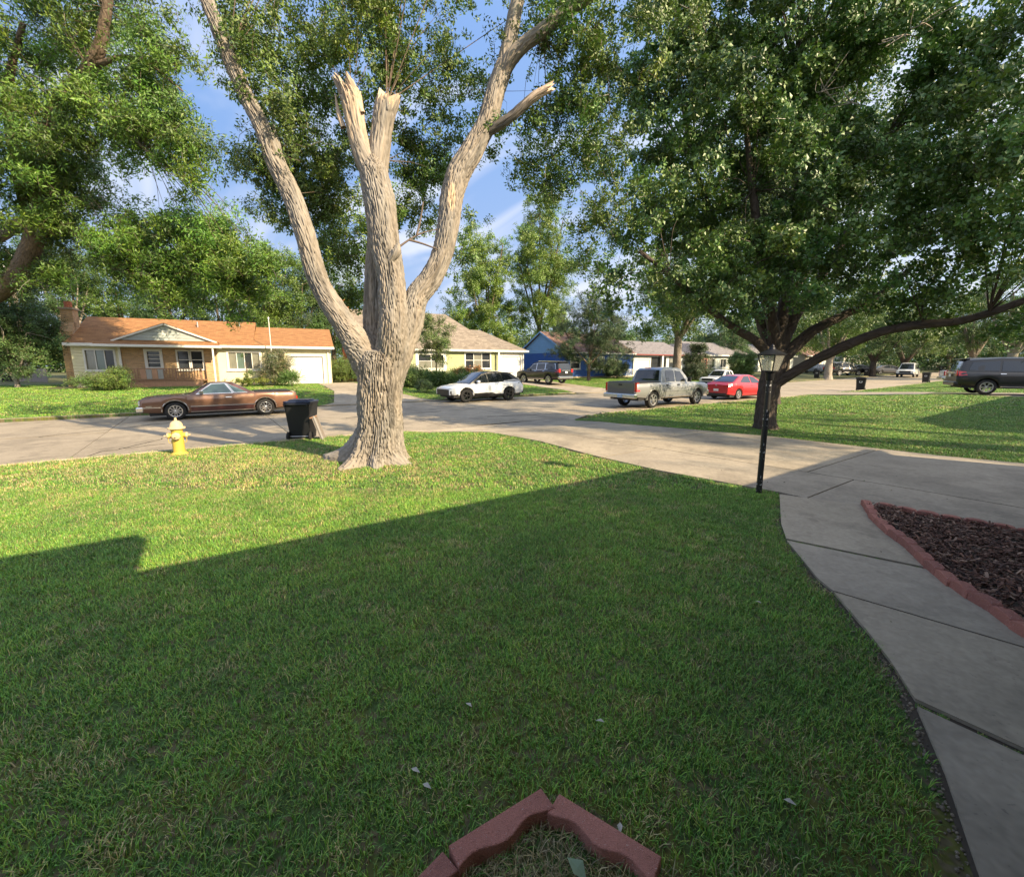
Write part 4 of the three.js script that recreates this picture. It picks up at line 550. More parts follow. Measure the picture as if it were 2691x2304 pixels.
{ // tan ranch house
  const h = thing('ranch_house', 'cream and tan brick ranch house with rust coloured roof and white garage door', 'house', V(-27.8, 28, 0.6), 25.5 * Math.PI / 180);
  mesh('foundation', box(15.1, 0.5, 7.4, 7.6, -0.42, -3.85), M.kerb, h);
  wallWith(h, 0.05, 2.45, 0.08, 2.72, 0, M.cream, [[0.72, 1.18, 2.12, 2.4]]);
  wallWith(h, 2.45, 7.78, 0.08, 2.72, 0.02, M.brick, [[3.86, 1.34, 4.52, 2.36], [5.52, 1.2, 6.12, 2.4], [6.28, 1.2, 6.9, 2.4]]);
  wallWith(h, 7.78, 15.2, 0.08, 2.78, 0, M.creamflat, [[8.46, 1.22, 10.36, 2.36], [12.3, 0.09, 14.62, 2.1]]);
  mesh('wall', box(0.18, 2.7, 7.2, 0.15, 0.08, -3.78), M.cream, h); mesh('wall', box(0.18, 2.7, 7.2, 15.1, 0.08, -3.78), M.creamflat, h); mesh('wall', box(15, 2.7, 0.18, 7.6, 0.08, -7.5), M.cream, h);
  mesh('gable_wall', moved(tri([-7.4, 2.7], [-0.1, 2.7], [-3.75, 4.6], 0.16), 0.28, 0, 0, -Math.PI / 2), M.cream, h); mesh('gable_wall', moved(tri([-7.4, 2.7], [-0.1, 2.7], [-3.75, 4.3], 0.16), 15.18, 0, 0, -Math.PI / 2), M.cream, h);
  gableRoof(h, -0.12, 10.05, 0.42, -8.0, 2.78, 4.8, -3.8, M.roofrust); gableRoof(h, 10.05, 15.45, 0.42, -8.0, 2.78, 4.45, -3.8, M.roofrust, 0.13);
  mesh('fascia', box(15.6, 0.17, 0.09, 7.66, 2.66, 0.44, 0.02), M.white, h); mesh('soffit', box(15.3, 0.03, 0.44, 7.65, 2.63, 0.2), M.trim, h);
  // porch roof with the grey gable
  mesh('porch_roof', hexa([[1.55, 2.74, 1.5], [8.2, 2.74, 1.5], [7.9, 3.1, 0.5], [1.9, 3.1, 0.5]], [0, -0.12, 0]), M.roofrust, h);
  mesh('porch_fascia', box(6.7, 0.15, 0.08, 4.88, 2.6, 1.5, 0.02), M.white, h); mesh('porch_ceiling', box(6.5, 0.03, 1.4, 4.88, 2.6, 0.76), M.trim, h);
  const gb = mesh('gable', moved(tri([2.45, 3.06], [7.82, 3.06], [5.12, 4.12], 0.12), 0, 0, 0.55), M.greygable, h);
  mesh('roof', hexa([[2.3, 3.05, 0.8], [5.12, 4.2, 0.8], [5.12, 4.2, -2.6], [2.3, 3.05, -0.2]], [0, -0.08, 0]), M.roofrust, h); mesh('roof', hexa([[5.121, 4.2, 0.8], [7.98, 3.05, 0.8], [7.98, 3.05, -0.2], [5.121, 4.2, -2.6]], [0, -0.08, 0]), M.roofrust, h);
  mesh('rake_board', [bar([2.32, 2.98, 0.81], [5.1, 4.1, 0.81], 0.1, 0.03), bar([7.96, 2.98, 0.81], [5.14, 4.1, 0.81], 0.1, 0.03)], M.trim, h);
  windowIn(h, [0.72, 1.18, 2.12, 2.4], 0, { cols: 3, panes: [M.panecurtain, M.panegreen, M.pane] });
  windowIn(h, [3.86, 1.34, 4.52, 2.36], 0.02, { rows: 4, trim: 0.17 }); windowIn(h, [5.52, 1.2, 6.12, 2.4], 0.02, { rows: 2, trim: 0.1 }); windowIn(h, [6.28, 1.2, 6.9, 2.4], 0.02, { rows: 2, trim: 0.1, sill: false });
  windowIn(h, [8.46, 1.22, 10.36, 2.36], 0, { cols: 4, trim: 0.14, panes: [M.panecurtain, M.panegreen, M.pane, M.panecurtain] });
  const gd = mesh('garage_door', [0, 1, 2, 3].map((i) => box(2.3, 0.495, 0.04, 13.46, 0.1 + i * 0.5, -0.1, 0.008)), M.white, h); mesh('door_frame', [box(0.1, 2.1, 0.06, 12.25, 0.08, 0.01), box(0.1, 2.1, 0.06, 14.67, 0.08, 0.01), box(2.52, 0.1, 0.06, 13.46, 2.12, 0.012)], M.trim, h);
  mesh('corner_post', box(0.12, 2.6, 0.12, 2.46, 0.05, 0.06), M.white, h); mesh('porch_post', box(0.09, 2.5, 0.09, 7.76, 0.1, 1.4), M.white, h); mesh('downspout', box(0.08, 2.6, 0.06, 15.0, 0.05, 0.06), M.white, h);
  mesh('wall_lamp', lathe([[0, 0], [0.05, 0.02], [0.09, 0.1], [0.05, 0.16], [0, 0.18]], 12).translate(12.0, 2.3, 0.1), M.trim, h);
  // deck and railing
  mesh('deck', box(4.5, 0.09, 1.5, 4.82, 0.42, 0.78), M.deckwood, h); mesh('deck_skirt', box(4.5, 0.36, 0.05, 4.82, 0.04, 1.52), M.deckface, h);
  mesh('handrail', box(4.4, 0.07, 0.1, 4.82, 1.2, 1.48), M.deckwood, h); mesh('lower_rail', box(4.3, 0.05, 0.05, 4.82, 0.6, 1.48), M.deckwood, h);
  for (let i = 0; i < 29; i++) { const x = 2.72 + i * 0.15; if (x > 3.75 && x < 4.95) continue; mesh('baluster', box(0.05, 0.62, 0.04, x, 0.6, 1.475), M.deckwood, h); }
  for (let i = 0; i < 4; i++) mesh('plank', box(0.28, 0.66, 0.03, 3.9 + i * 0.3, 0.58, 1.5), i % 2 ? M.deckgrey : M.deckface, h);
  for (const x of [2.64, 5.6, 6.98]) mesh('post', box(0.1, 1.22, 0.1, x, 0.02, 1.47), M.deckwood, h);
  for (const [x, z] of [[6.4, -2.6], [9.0, -3.0]]) mesh('roof_vent', lathe([[0.05, 0], [0.05, 0.5], [0.035, 0.5], [0.035, 0.1]], 12).translate(x, 4.1 - 0.2 * (z + 2.6), z), M.alloy, h);
  mesh('attic_vent', box(0.34, 0.3, 0.02, 5.12, 3.42, 0.68), M.trim, gb);
  // brick chimney on the left end
  const ch = mesh('chimney', [box(0.62, 4.0, 1.5, -0.32, -0.4, -1.6), box(0.6, 1.5, 0.85, -0.31, 3.5, -1.7), hexa([[-0.63, 3.6, -0.85], [-0.01, 3.6, -0.85], [-0.01, 4.2, -1.28], [-0.63, 4.2, -1.28]], [0, -0.02, -0.4])], M.brick, h);
  mesh('chimney_cap', box(0.74, 0.12, 1.0, -0.31, 5.0, -1.7), M.kerb, ch); mesh('flue_pot', lathe([[0.2, 0], [0.2, 0.4], [0.15, 0.4], [0.15, 0]], 14).translate(-0.31, 5.12, -1.7), M.redbrick, ch);
  single('flag_pole', 'thin white pole standing in front of the tan house garage side', 'pole', lathe([[0.032, 0], [0.026, 4.7], [0.05, 4.74], [0.055, 4.82], [0, 4.87]], 10), M.white, V(-27.8 + 11.2 * Math.cos(0.445) + 0.5, 28 + 11.2 * Math.sin(0.445) - 1.0, 0.55));
}
{ // green cottage
  const [gx, gd] = [-9.3, 40], h = thing('green_cottage', 'pale green cottage with steep tan shingle roof behind the white parked car', 'house', V(gx, gd, 0.72), 27 * Math.PI / 180);
  mesh('foundation', box(16, 0.6, 8.2, 3.7, -0.5, -4.3), M.kerb, h);
  wallWith(h, -4.3, 8.85, 0.1, 2.72, 0, M.greenwall, [[0.9, 1.1, 3.25, 2.3], [5.45, 1.1, 8.0, 2.5]]); wallWith(h, 8.85, 11.75, 0.1, 2.72, 0.01, M.trim, [[9.25, 0.11, 11.45, 2.2]]);
  mesh('wall', box(0.18, 2.62, 8, -4.2, 0.1, -4.2), M.greenwall, h); mesh('wall', box(0.18, 2.62, 8, 11.65, 0.1, -4.2), M.greenwall, h); mesh('wall', box(16, 2.62, 0.18, 3.7, 0.1, -8.3), M.greenwall, h);
  mesh('gable_wall', moved(tri([-8.2, 2.7], [0.0, 2.7], [-4.1, 6.3], 0.16), -4.15, 0, 0, -Math.PI / 2), M.greenwall, h);
  const E = 0.4, yE = 2.78, B = -8.6;
  hipRoof(h, [[[-4.7, yE, E], [9.2, yE, E], [4.9, 6.45, -4.1], [-4.7, 6.45, -4.1]], [[9.2, yE, E], [9.2, yE, B], [4.9, 6.45, -4.1]], [[9.2, yE, B], [-4.7, yE, B], [-4.7, 6.44, -4.11], [4.9, 6.44, -4.11]]], M.rooftan);
  hipRoof(h, [[[5.0, yE + 0.01, E + 0.01], [12.1, yE + 0.01, E + 0.01], [8.7, 5.02, -4.1], [5.0, 5.02, -4.1]], [[12.1, yE + 0.01, E], [12.1, yE + 0.01, B], [8.7, 5.02, -4.1]], [[12.1, yE, B], [5.0, yE, B], [5.0, 5.01, -4.11], [8.7, 5.01, -4.11]]], M.rooftan);
  mesh('fascia', box(16.9, 0.17, 0.09, 3.7, 2.64, 0.42, 0.02), M.white, h); mesh('soffit', box(16.4, 0.03, 0.42, 3.7, 2.61, 0.2), M.trim, h);
  windowIn(h, [0.9, 1.1, 3.25, 2.3], 0, { cols: 2, rows: 2, trim: 0.28, panes: [M.panecurtain, M.pane], mat: M.white }); windowIn(h, [5.45, 1.1, 8.0, 2.5], 0, { cols: 3, rows: 2, trim: 0.12, panes: [M.pane, M.pane, M.panecurtain, M.panecurtain, M.pane, M.pane], mat: M.white });
  mesh('garage_door', [0, 1, 2, 3].map((i) => box(2.18, 0.515, 0.04, 10.35, 0.12 + i * 0.52, -0.09, 0.008)), M.trim, h); mesh('porch_post', box(0.14, 2.5, 0.14, 8.8, 0.1, 0.34), M.white, h); mesh('downspout', box(0.08, 2.5, 0.07, 11.7, 0.1, 0.06), M.white, h);
  const ch = mesh('chimney', box(0.7, 7.4, 1.1, -4.75, -0.4, -3.6), M.redbrick, h); mesh('chimney_cap', box(0.84, 0.14, 1.24, -4.75, 7.0, -3.6), M.redbrick, ch);
  const vp = mesh('roof_vane', [bar([4.7, 6.4, -4.1], [4.7, 7.0, -4.1], 0.04), bar([4.4, 6.9, -4.1], [5.0, 7.0, -4.1], 0.05)], M.blackmetal, h);
  // picket fence before the bay window
  const f = thing('picket_fence', 'white picket fence in front of the green cottage garage', 'fence', V(gx, gd, 0.66), 27 * Math.PI / 180);
  for (let i = 0; i < 40; i++) mesh('picket', prism([[-0.035, 0], [0.035, 0], [0.035, 0.88], [0, 0.95], [-0.035, 0.88]], 0.02).translate(7.2 + i * 0.135, 0, 2.2), M.white, f);
  mesh('rail', box(5.4, 0.07, 0.03, 9.85, 0.25, 2.18), M.white, f); mesh('rail', box(5.4, 0.07, 0.03, 9.85, 0.66, 2.18), M.white, f);
}
{ // blue house, its left end turned to us
  const h = thing('blue_house', 'bright blue house with pale blue gable end and brown roof', 'house', V(5.7, 48, 0.75), 35 * Math.PI / 180);
  mesh('foundation', box(11.2, 0.6, 8.2, 5.5, -0.5, -4.1), M.kerb, h);
  wallWith(h, 0, 11, 0.1, 2.7, 0, M.bluewall, [[0.9, 1.0, 2.2, 2.2], [4, 1.0, 6, 2.2], [7.3, 0.12, 8.3, 2.1]]); mesh('wall', box(0.18, 2.6, 7.8, 0.1, 0.1, -4.0), M.bluewall, h); mesh('wall', box(11, 2.6, 0.18, 5.5, 0.1, -8.1), M.bluewall, h); mesh('wall', box(0.18, 2.6, 7.8, 10.9, 0.1, -4.0), M.bluewall, h);
  mesh('gable_wall', moved(tri([-8.15, 2.7], [0.05, 2.7], [-4.05, 5.0], 0.16), 0.16, 0, 0, -Math.PI / 2), M.bluegable, h);
  gableRoof(h, -0.25, 11.25, 0.4, -8.5, 2.72, 5.15, -4.05, M.roofbrown); mesh('rake_board', [bar([-0.27, 2.66, 0.42], [-0.27, 5.06, -4.05], 0.03, 0.16), bar([-0.27, 2.66, -8.5], [-0.27, 5.06, -4.05], 0.03, 0.16)], M.bluegable, h); mesh('fascia', box(11.4, 0.15, 0.08, 5.5, 2.6, 0.42), M.white, h);
  windowIn(h, [0.9, 1.0, 2.2, 2.2], 0, { rows: 2, mat: M.white }); windowIn(h, [4, 1.0, 6, 2.2], 0, { cols: 2, mat: M.white }); mesh('door', box(0.98, 1.98, 0.05, 7.8, 0.12, -0.08), M.white, h);
  const w2 = thing('white_railing', 'low white railing in front of the blue house porch', 'railing', V(13.2, 51.2, 0.72), 35 * Math.PI / 180); mesh('rail', box(4, 0.06, 0.06, 2, 0.85, 0), M.white, w2); mesh('rail', box(4, 0.05, 0.05, 2, 0.15, 0), M.white, w2); for (let i = 0; i < 17; i++) mesh('baluster', box(0.05, 0.64, 0.04, 0.1 + i * 0.237, 0.2, 0), M.white, w2);
}
{ // grey house with dark red eaves
  const h = thing('grey_house', 'light grey house with dark red trimmed eaves and cream right wing', 'house', V(15.6, 57, 0.75), 33 * Math.PI / 180);
  mesh('foundation', box(15, 0.6, 8.2, 7.3, -0.5, -4.1), M.kerb, h);
  wallWith(h, 0, 10.6, 0.1, 2.75, 0, M.greywall, [[0.6, 0.12, 3.1, 2.0], [3.5, 0.9, 5.0, 2.3], [5.4, 0.9, 6.3, 2.3], [7.2, 0.85, 8.6, 2.45]]); mesh('wall', box(0.18, 2.6, 8, 0.1, 0.1, -4.1), M.greywall, h);
  const wing = wallWith(h, 10.6, 14.6, 0.1, 2.75, 1.6, M.tanwall, [[12.2, 1.0, 13.2, 2.2]]); mesh('wall', box(0.16, 2.6, 9.6, 14.5, 0.1, -3.35), M.tanwall, h); mesh('wall', box(0.16, 2.6, 1.4, 10.7, 0.1, 0.72), M.tanwall, h);
  gableRoof(h, -0.4, 10.8, 0.5, -8.4, 2.75, 4.7, -4, M.roofgrey); hipRoof(h, [[[10.3, 2.76, 2.1], [15.0, 2.76, 2.1], [12.65, 4.5, -1]], [[15.0, 2.76, 2.1], [15.0, 2.76, -8.4], [12.65, 4.5, -4.2], [12.65, 4.5, -1]], [[10.3, 2.76, -8.4], [10.3, 2.76, 2.1], [12.65, 4.5, -1], [12.65, 4.5, -4.2]]], M.roofgrey);
  const red = std([0.22, 0.05, 0.05], 0.6); mesh('fascia', box(10.8, 0.14, 0.08, 5, 2.62, 0.52), red, h); mesh('fascia', box(4.8, 0.14, 0.08, 12.65, 2.63, 2.12), M.trim, h);
  windowIn(h, [3.5, 0.9, 5.0, 2.3], 0, { rows: 2, mat: M.blackmetal }); windowIn(h, [5.4, 0.9, 6.3, 2.3], 0, { rows: 2, mat: M.blackmetal }); windowIn(h, [7.2, 0.85, 8.6, 2.45], 0, { rows: 2, mat: M.blackmetal, panes: [M.pane, M.panecurtain] }); windowIn(h, [12.2, 1.0, 13.2, 2.2], 1.6, { rows: 3, cols: 2, mat: std([0.5, 0.2, 0.16], 0.7) });
  mesh('garage_door', [0, 1, 2, 3].map((i) => box(2.46, 0.465, 0.04, 1.85, 0.13 + i * 0.47, -0.08)), M.white, h); mesh('porch_post', box(0.3, 2.5, 0.3, 5.2, 0.1, 0.3), M.white, h);
}
[[60, 37, M.greywall, M.roofgrey, 'pale grey low house beyond the arborvitae down the street'], [78, 38, M.white, M.roofgrey, 'white house behind the black vehicle on the far verge'], [96, 38, M.tanwall, M.roofbrown, 'tan house behind the white van'], [115, 38, M.white, M.rooftan, 'white house far down the street behind the slim tree'], [136, 39, M.greywall, M.roofgrey, 'last grey house far down the street']].forEach(([s, t, wm, rm, label]) => {
  const [x, d] = ST(s, t), h = thing('distant_house', label, 'house', V(x, d, land(x, d) - 0.05), AL, 'houses far down the street');
  wallWith(h, 0, 13, 0, 2.8, 0, wm, [[1, 1, 2.8, 2.2], [4.5, 1, 6, 2.2], [8, 0.1, 10.6, 2.15]]); mesh('wall', box(0.18, 2.8, 7.8, 0.1, 0, -4.1), wm, h); mesh('wall', box(13, 2.8, 0.18, 6.5, 0, -8.1), wm, h);
  mesh('gable_wall', moved(tri([-8.1, 2.8], [0, 2.8], [-4.05, 4.7], 0.16), 0.17, 0, 0, -Math.PI / 2), wm, h); gableRoof(h, -0.4, 13.4, 0.5, -8.6, 2.78, 4.9, -4.05, rm); mesh('fascia', box(13.8, 0.15, 0.08, 6.5, 2.64, 0.52), M.white, h);
  windowIn(h, [1, 1, 2.8, 2.2], 0, { cols: 2 }); windowIn(h, [4.5, 1, 6, 2.2], 0, { cols: 2 }); mesh('garage_door', box(2.56, 2.03, 0.04, 9.3, 0.11, -0.08), M.white, h);
});
{ // the house we stand in front of and the one next door: behind the camera, they cast the shade on the lawn
  const own = thing('own_house', 'low house behind the viewer whose eaves shade the front lawn', 'house', V(0, 0, 0), AL);
  mesh('wall', box(17.0, 4.15, 0.2, -7.15, 0, 2.6), M.tanwall, own); mesh('wall', box(7.2, 3.95, 0.2, 4.9, 0, 2.6), M.tanwall, own); mesh('wall', box(5.4, 3.2, 0.2, 10.9, 0, 2.1), M.tanwall, own); mesh('wall', box(0.2, 2.7, 8, -15.4, 0, 4.9), M.tanwall, own); mesh('wall', box(0.2, 2.7, 8, 13.2, 0, 6.2), M.tanwall, own); mesh('wall', box(28, 2.7, 0.2, -1.2, 0, 9), M.tanwall, own);
  // eave of the main part (local z = -t): main roof, higher left part, set-back garage
  mesh('roof', hexa([[0.5, 3.08, -0.22], [0.5, 5.0, 4.6], [8.3, 5.0, 4.6], [8.3, 3.08, -0.22]].reverse(), [0, -0.16, 0]), M.roofbrown, own);
  mesh('roof', hexa([[-16, 3.78, -0.22], [-16, 3.8, 1.7], [1.45, 3.8, 1.7], [1.45, 3.78, -0.22]].reverse(), [0, -0.16, 0]), M.roofbrown, own); mesh('roof', hexa([[-16, 3.8, 1.7], [-16, 5.2, 4.4], [1.45, 5.2, 4.4], [1.45, 3.8, 1.7]].reverse(), [0, -0.16, 0]), M.roofbrown, own);
  mesh('roof', hexa([[8.3, 3.02, 1.36], [8.3, 5.0, 5.6], [13.9, 5.0, 5.6], [13.9, 3.02, 1.36]].reverse(), [0, -0.16, 0]), M.roofbrown, own);
  mesh('roof', hexa([[-16, 5.2, 4.402], [-16, 2.9, 10], [13.9, 2.9, 10], [13.9, 5.0, 5.602]].reverse(), [0, -0.16, 0]), M.roofbrown, own);
  mesh('fascia', box(17.4, 0.2, 0.04, -7.3, 3.58, -0.17), M.trim, own); mesh('soffit', box(7.7, 0.04, 2.6, 4.42, 2.87, 1.14), M.trim, own); mesh('soffit', box(17.3, 0.04, 2.6, -7.25, 3.56, 1.18), M.trim, own); mesh('fascia', box(7.7, 0.15, 0.03, 4.42, 2.9, -0.2), M.trim, own);
  const [nx, nd] = ST(21.3, 0), nb = thing('next_door_house', 'neighbour house beyond the right edge whose gable shades its lawn', 'house', V(nx, nd, 0.3), AL);
  mesh('wall', box(14, 2.7, 8, 7.6, 0, 5.6), M.greywall, nb); gableRoof(nb, 0, 15.4, 0.9, 10.4, 3.0, 5.2, 5.6, M.roofgrey);
}
// ---------------------------------------------------------------- vehicles (local +x is the front)
const poly = (pts) => (x) => { if (x <= pts[0][0]) return pts[0][1]; for (let i = 1; i < pts.length; i++) if (x <= pts[i][0]) { const t = (x - pts[i - 1][0]) / (pts[i][0] - pts[i - 1][0]); return mix(pts[i - 1][1], pts[i][1], t); } return pts[pts.length - 1][1]; };
function wheelGeo(r, w) { const ri = r * 0.66; return lathe([[ri, -w / 2 + 0.01], [r * 0.9, -w / 2], [r * 0.985, -w * 0.4], [r, -w * 0.25], [r, w * 0.25], [r * 0.985, w * 0.4], [r * 0.9, w / 2], [ri, w / 2 - 0.01]], 32).rotateX(Math.PI / 2); }
function rimGeo(r, w, n, style) { const ri = r * 0.67, g = [lathe([[ri * 0.86, w * 0.42], [ri, w * 0.47], [ri * 1.01, w * 0.4], [ri * 0.95, w * 0.1], [ri * 0.95, -w * 0.4]], 28).rotateX(Math.PI / 2), lathe([[0.001, w * 0.38], [ri * 0.2, w * 0.37], [ri * 0.24, w * 0.28]], 14).rotateX(Math.PI / 2)];
  for (let i = 0; i < n; i++) { const a = (i / n) * 6.28318, dx = style === 'split' ? 0.14 : 0; for (const k of dx ? [-dx, dx] : [0]) g.push(bar([Math.cos(a) * ri * 0.18, Math.sin(a) * ri * 0.18, w * 0.33], [Math.cos(a + k) * ri * 0.93, Math.sin(a + k) * ri * 0.93, w * 0.4], ri * (style === 'wide' ? 0.3 : dx ? 0.13 : 0.2), 0.025)); }
  return merge(g); }
function vehicle(label, category, name, s) {
  const { L, W, wb, fx, r, top, sill = 0.3, paintM, wheelW = 0.22 } = s, H2 = L / 2, ax = [H2 - fx, H2 - fx - wb], o = thing(name, label, category, null, 0, s.group);
  const plan = (x) => W / 2 * (1 - (s.taper ?? 0.1) * Math.pow(Math.abs(x) / H2, 6)), yt = poly(top), arch = r * (s.archK ?? 1.16);
  const yb = (x) => { let y = sill + (x > ax[0] ? (x - ax[0]) / fx * 0.06 : x < ax[1] ? (ax[1] - x) / (L - fx - wb) * 0.1 : 0); for (const a of ax) { const dx = Math.abs(x - a); if (dx < arch) y = Math.max(y, r + Math.sqrt(arch * arch - dx * dx) * 0.98); } return Math.min(y, yt(x) - 0.08); };
  const prof = s.prof ?? [[0, 0.94], [0.12, 0.985], [0.4, 1], [0.7, 0.995], [0.88, 0.975], [0.96, 0.95], [1, 0.915]], sideZ = poly(prof);
  const xs = new Set(); for (let i = 0; i <= 40; i++) xs.add(-H2 + (L * i) / 40); for (const a of ax) for (let i = 0; i <= 20; i++) xs.add(a - arch + (2 * arch * i) / 20); for (const [x] of top) xs.add(x); for (const a of ax) { xs.add(a - arch - 0.002); xs.add(a + arch + 0.002); }
  const X = [...xs].filter((x) => x >= -H2 && x <= H2).sort((a, b) => a - b).filter((x, i, l) => !i || x - l[i - 1] > 0.0015);
  const ring = (x, sc = 1) => { const b = yb(x), t = yt(x), w = plan(x) * sc, pts = []; for (const [u, k] of prof) pts.push([mix(b, t, u), w * k]); const c = s.crown ?? 0.03, we = prof[prof.length - 1][1]; for (const k of [0.8, 0.5, 0.2]) pts.push([t + c * (1 - k * k), w * we * k]); return [...pts.map(([y, z]) => [x, y, z]), ...pts.slice().reverse().map(([y, z]) => [x, y, -z])]; };
  const loft = (rings) => { const v = [], m = rings[0].length, tri3 = (a, b, c) => v.push(...a, ...b, ...c); for (let i = 0; i + 1 < rings.length; i++) for (let j = 0; j < m; j++) { const k = (j + 1) % m, [a, b, c, e] = [rings[i][j], rings[i + 1][j], rings[i + 1][k], rings[i][k]]; tri3(a, b, c); tri3(a, c, e); }
    for (const [rg, f] of [[rings[0], 0], [rings[rings.length - 1], 1]]) { const cx = rg.reduce((q, p) => [q[0] + p[0] / m, q[1] + p[1] / m, q[2] + p[2] / m], [0, 0, 0]); for (let j = 0; j < m; j++) { const k = (j + 1) % m; f ? tri3(rg[j], cx, rg[k]) : tri3(rg[j], rg[k], cx); } }
    const g = new THREE.BufferGeometry(); g.setAttribute('position', new THREE.Float32BufferAttribute(v, 3)); return norm(toCreasedNormals(g, 0.55)); };
  const e = 0.05; const rings = X.map((x) => ring(x)); // round the two ends off a little
  const endRing = (x, dir) => ring(x, 0.97).map(([a, y, z]) => { const b = yb(x), t = yt(x), m = (b + t) / 2; return [a + dir * e, m + (y - m) * 0.9, z]; });
  mesh('body', loft([endRing(-H2 + 0.001, -1), ...rings, endRing(H2 - 0.001, 1)]), paintM, o);
  // wheel housings and underside
  mesh('underbody', [box(L * 0.92, 0.16, W * 0.86, 0, sill - 0.08, 0), ...ax.map((a) => box(arch * 2, arch * 0.9, W * 0.62, a, sill, 0))], M.rubber, o);
  const tg = wheelGeo(r, wheelW), rg = rimGeo(r, wheelW, s.spokes ?? 5, s.rim);
  for (const a of ax) for (const sd of [1, -1]) { const w = mesh('wheel', tg, M.tyre, o); w.position.set(a, r, sd * (W / 2 - wheelW / 2 - 0.025)); if (sd < 0) w.rotation.y = Math.PI; const rm = mesh('rim', rg, s.rimM ?? M.alloy, w); }
  // cabin
  const c = s.cab, belt = (x) => yt(x) - 0.01, roofY = poly(c.line), lean = c.lean ?? 0.2, cw = (x) => plan(x) * 0.915, fullH = c.full;
  const zAt = (x, y) => cw(x) - lean * Math.max(0, y - belt(x)) / fullH;
  const cx = new Set(); for (let i = 0; i <= 24; i++) cx.add(mix(c.line[0][0], c.line[c.line.length - 1][0], i / 24)); for (const [x] of c.line) cx.add(x);
  const CX = [...cx].sort((a, b) => a - b);
  mesh('cabin', loft(CX.map((x) => { const b = belt(x) - 0.03, t = Math.max(roofY(x), b + 0.01), n = 5, pts = []; for (let i = 0; i <= n; i++) { const y = mix(b, t - 0.015, i / n); pts.push([y, zAt(x, y)]); } const zt = zAt(x, t); for (const k of [0.93, 0.75, 0.4, 0.12]) pts.push([t + 0.03 * (1 - k * k) * (t - b > 0.15 ? 1 : 0.2), zt * k]); return [...pts.map(([y, z]) => [x, y, z]), ...pts.slice().reverse().map(([y, z]) => [x, y, -z])]; })), c.mat ?? paintM, o);
  const sideG = (pts, off, th, zf) => { const sh = new THREE.ShapeGeometry(new THREE.Shape(pts.map((p) => new THREE.Vector2(...p)))), out = []; const p = sh.attributes.position, v = [], q = (i, k) => { const x = p.getX(i), y = p.getY(i); return [x, y, zf(x, y) + (k ? off : off - th)]; }, id = sh.index.array; for (let i = 0; i < id.length; i += 3) { v.push(...q(id[i], 1), ...q(id[i + 1], 1), ...q(id[i + 2], 1)); } for (let i = 0; i < pts.length; i++) { const j = (i + 1) % pts.length, A = [...pts[i]], B = [...pts[j]], f = (P1, k) => [P1[0], P1[1], zf(P1[0], P1[1]) + (k ? off : off - th)]; v.push(...f(A, 0), ...f(B, 0), ...f(B, 1), ...f(A, 0), ...f(B, 1), ...f(A, 1)); } const g = new THREE.BufferGeometry(); g.setAttribute('position', new THREE.Float32BufferAttribute(v, 3)); g.computeVertexNormals(); return norm(g); };
  const flip = (g) => { g = g.clone(); g.scale(1, 1, -1); const p = g.attributes.position, n = g.attributes.normal; for (let i = 0; i < p.count; i += 3) for (const at2 of [p, n]) { const a = [at2.getX(i + 1), at2.getY(i + 1), at2.getZ(i + 1)]; at2.setXYZ(i + 1, at2.getX(i + 2), at2.getY(i + 2), at2.getZ(i + 2)); at2.setXYZ(i + 2, ...a); } return g; };
  const both = (nm, g, m) => { mesh(nm, g, m, o); mesh(nm, flip(g), m, o); };
  for (const w of c.windows) both('side_window', sideG(w, 0.008, 0.03, zAt), c.glass ?? M.glass);
  if (c.frames) for (const w of c.windows) { const ctr = w.reduce((q, p) => [q[0] + p[0] / w.length, q[1] + p[1] / w.length], [0, 0]); both('window_trim', sideG(w.map(([x, y]) => [ctr[0] + (x - ctr[0]) * 1.05 + Math.sign(x - ctr[0]) * 0.02, ctr[1] + (y - ctr[1]) * 1.06 + Math.sign(y - ctr[1]) * 0.015]), 0.004, 0.02, zAt), c.frames); }
  const topG = (x0, x1, k0, k1) => { const v = [], n = 8, m = 8, f = (i, j) => { const x = mix(x0, x1, i / n), y = roofY(x), k = mix(mix(-k0, -k1, i / n), mix(k0, k1, i / n), j / m), z = zAt(x, y) * k; return [x, y + 0.03 * (1 - k * k) * (y - belt(x) > 0.1 ? 1 : 0.4) + 0.012, z]; }; for (let i = 0; i < n; i++) for (let j = 0; j < m; j++) v.push(...f(i, j), ...f(i, j + 1), ...f(i + 1, j + 1), ...f(i, j), ...f(i + 1, j + 1), ...f(i + 1, j)); const g = new THREE.BufferGeometry(); g.setAttribute('position', new THREE.Float32BufferAttribute(v, 3)); g.computeVertexNormals(); return norm(g); };
  mesh('windshield', topG(...c.front, 0.9, 0.86), c.fglass ?? M.glass, o); if (c.rear) mesh('rear_window', topG(...c.rear, 0.84, 0.88), M.glass, o);
  const bodyZ = (x, y) => { const b = yb(x), t = yt(x); return plan(x) * sideZ(clamp((y - b) / Math.max(0.05, t - b))); };
  for (const [nm, pts, m, off = 0.012] of s.sides ?? []) both(nm, sideG(pts, off, 0.03, bodyZ), m);
  for (const [nm, g, m] of s.extra ?? []) mesh(nm, g, m, o);
  for (const [nm, g, m] of s.pairs ?? []) both(nm, norm(g), m);
  o.userData.ax = ax; return o;
}
const put = (v, s, t, turn, y) => { const [x, d] = ST(s, t); v.position.set(x, y ?? streetY(s) + 0.004, -d); v.rotation.y = turn; delete v.userData.ax; return v; };
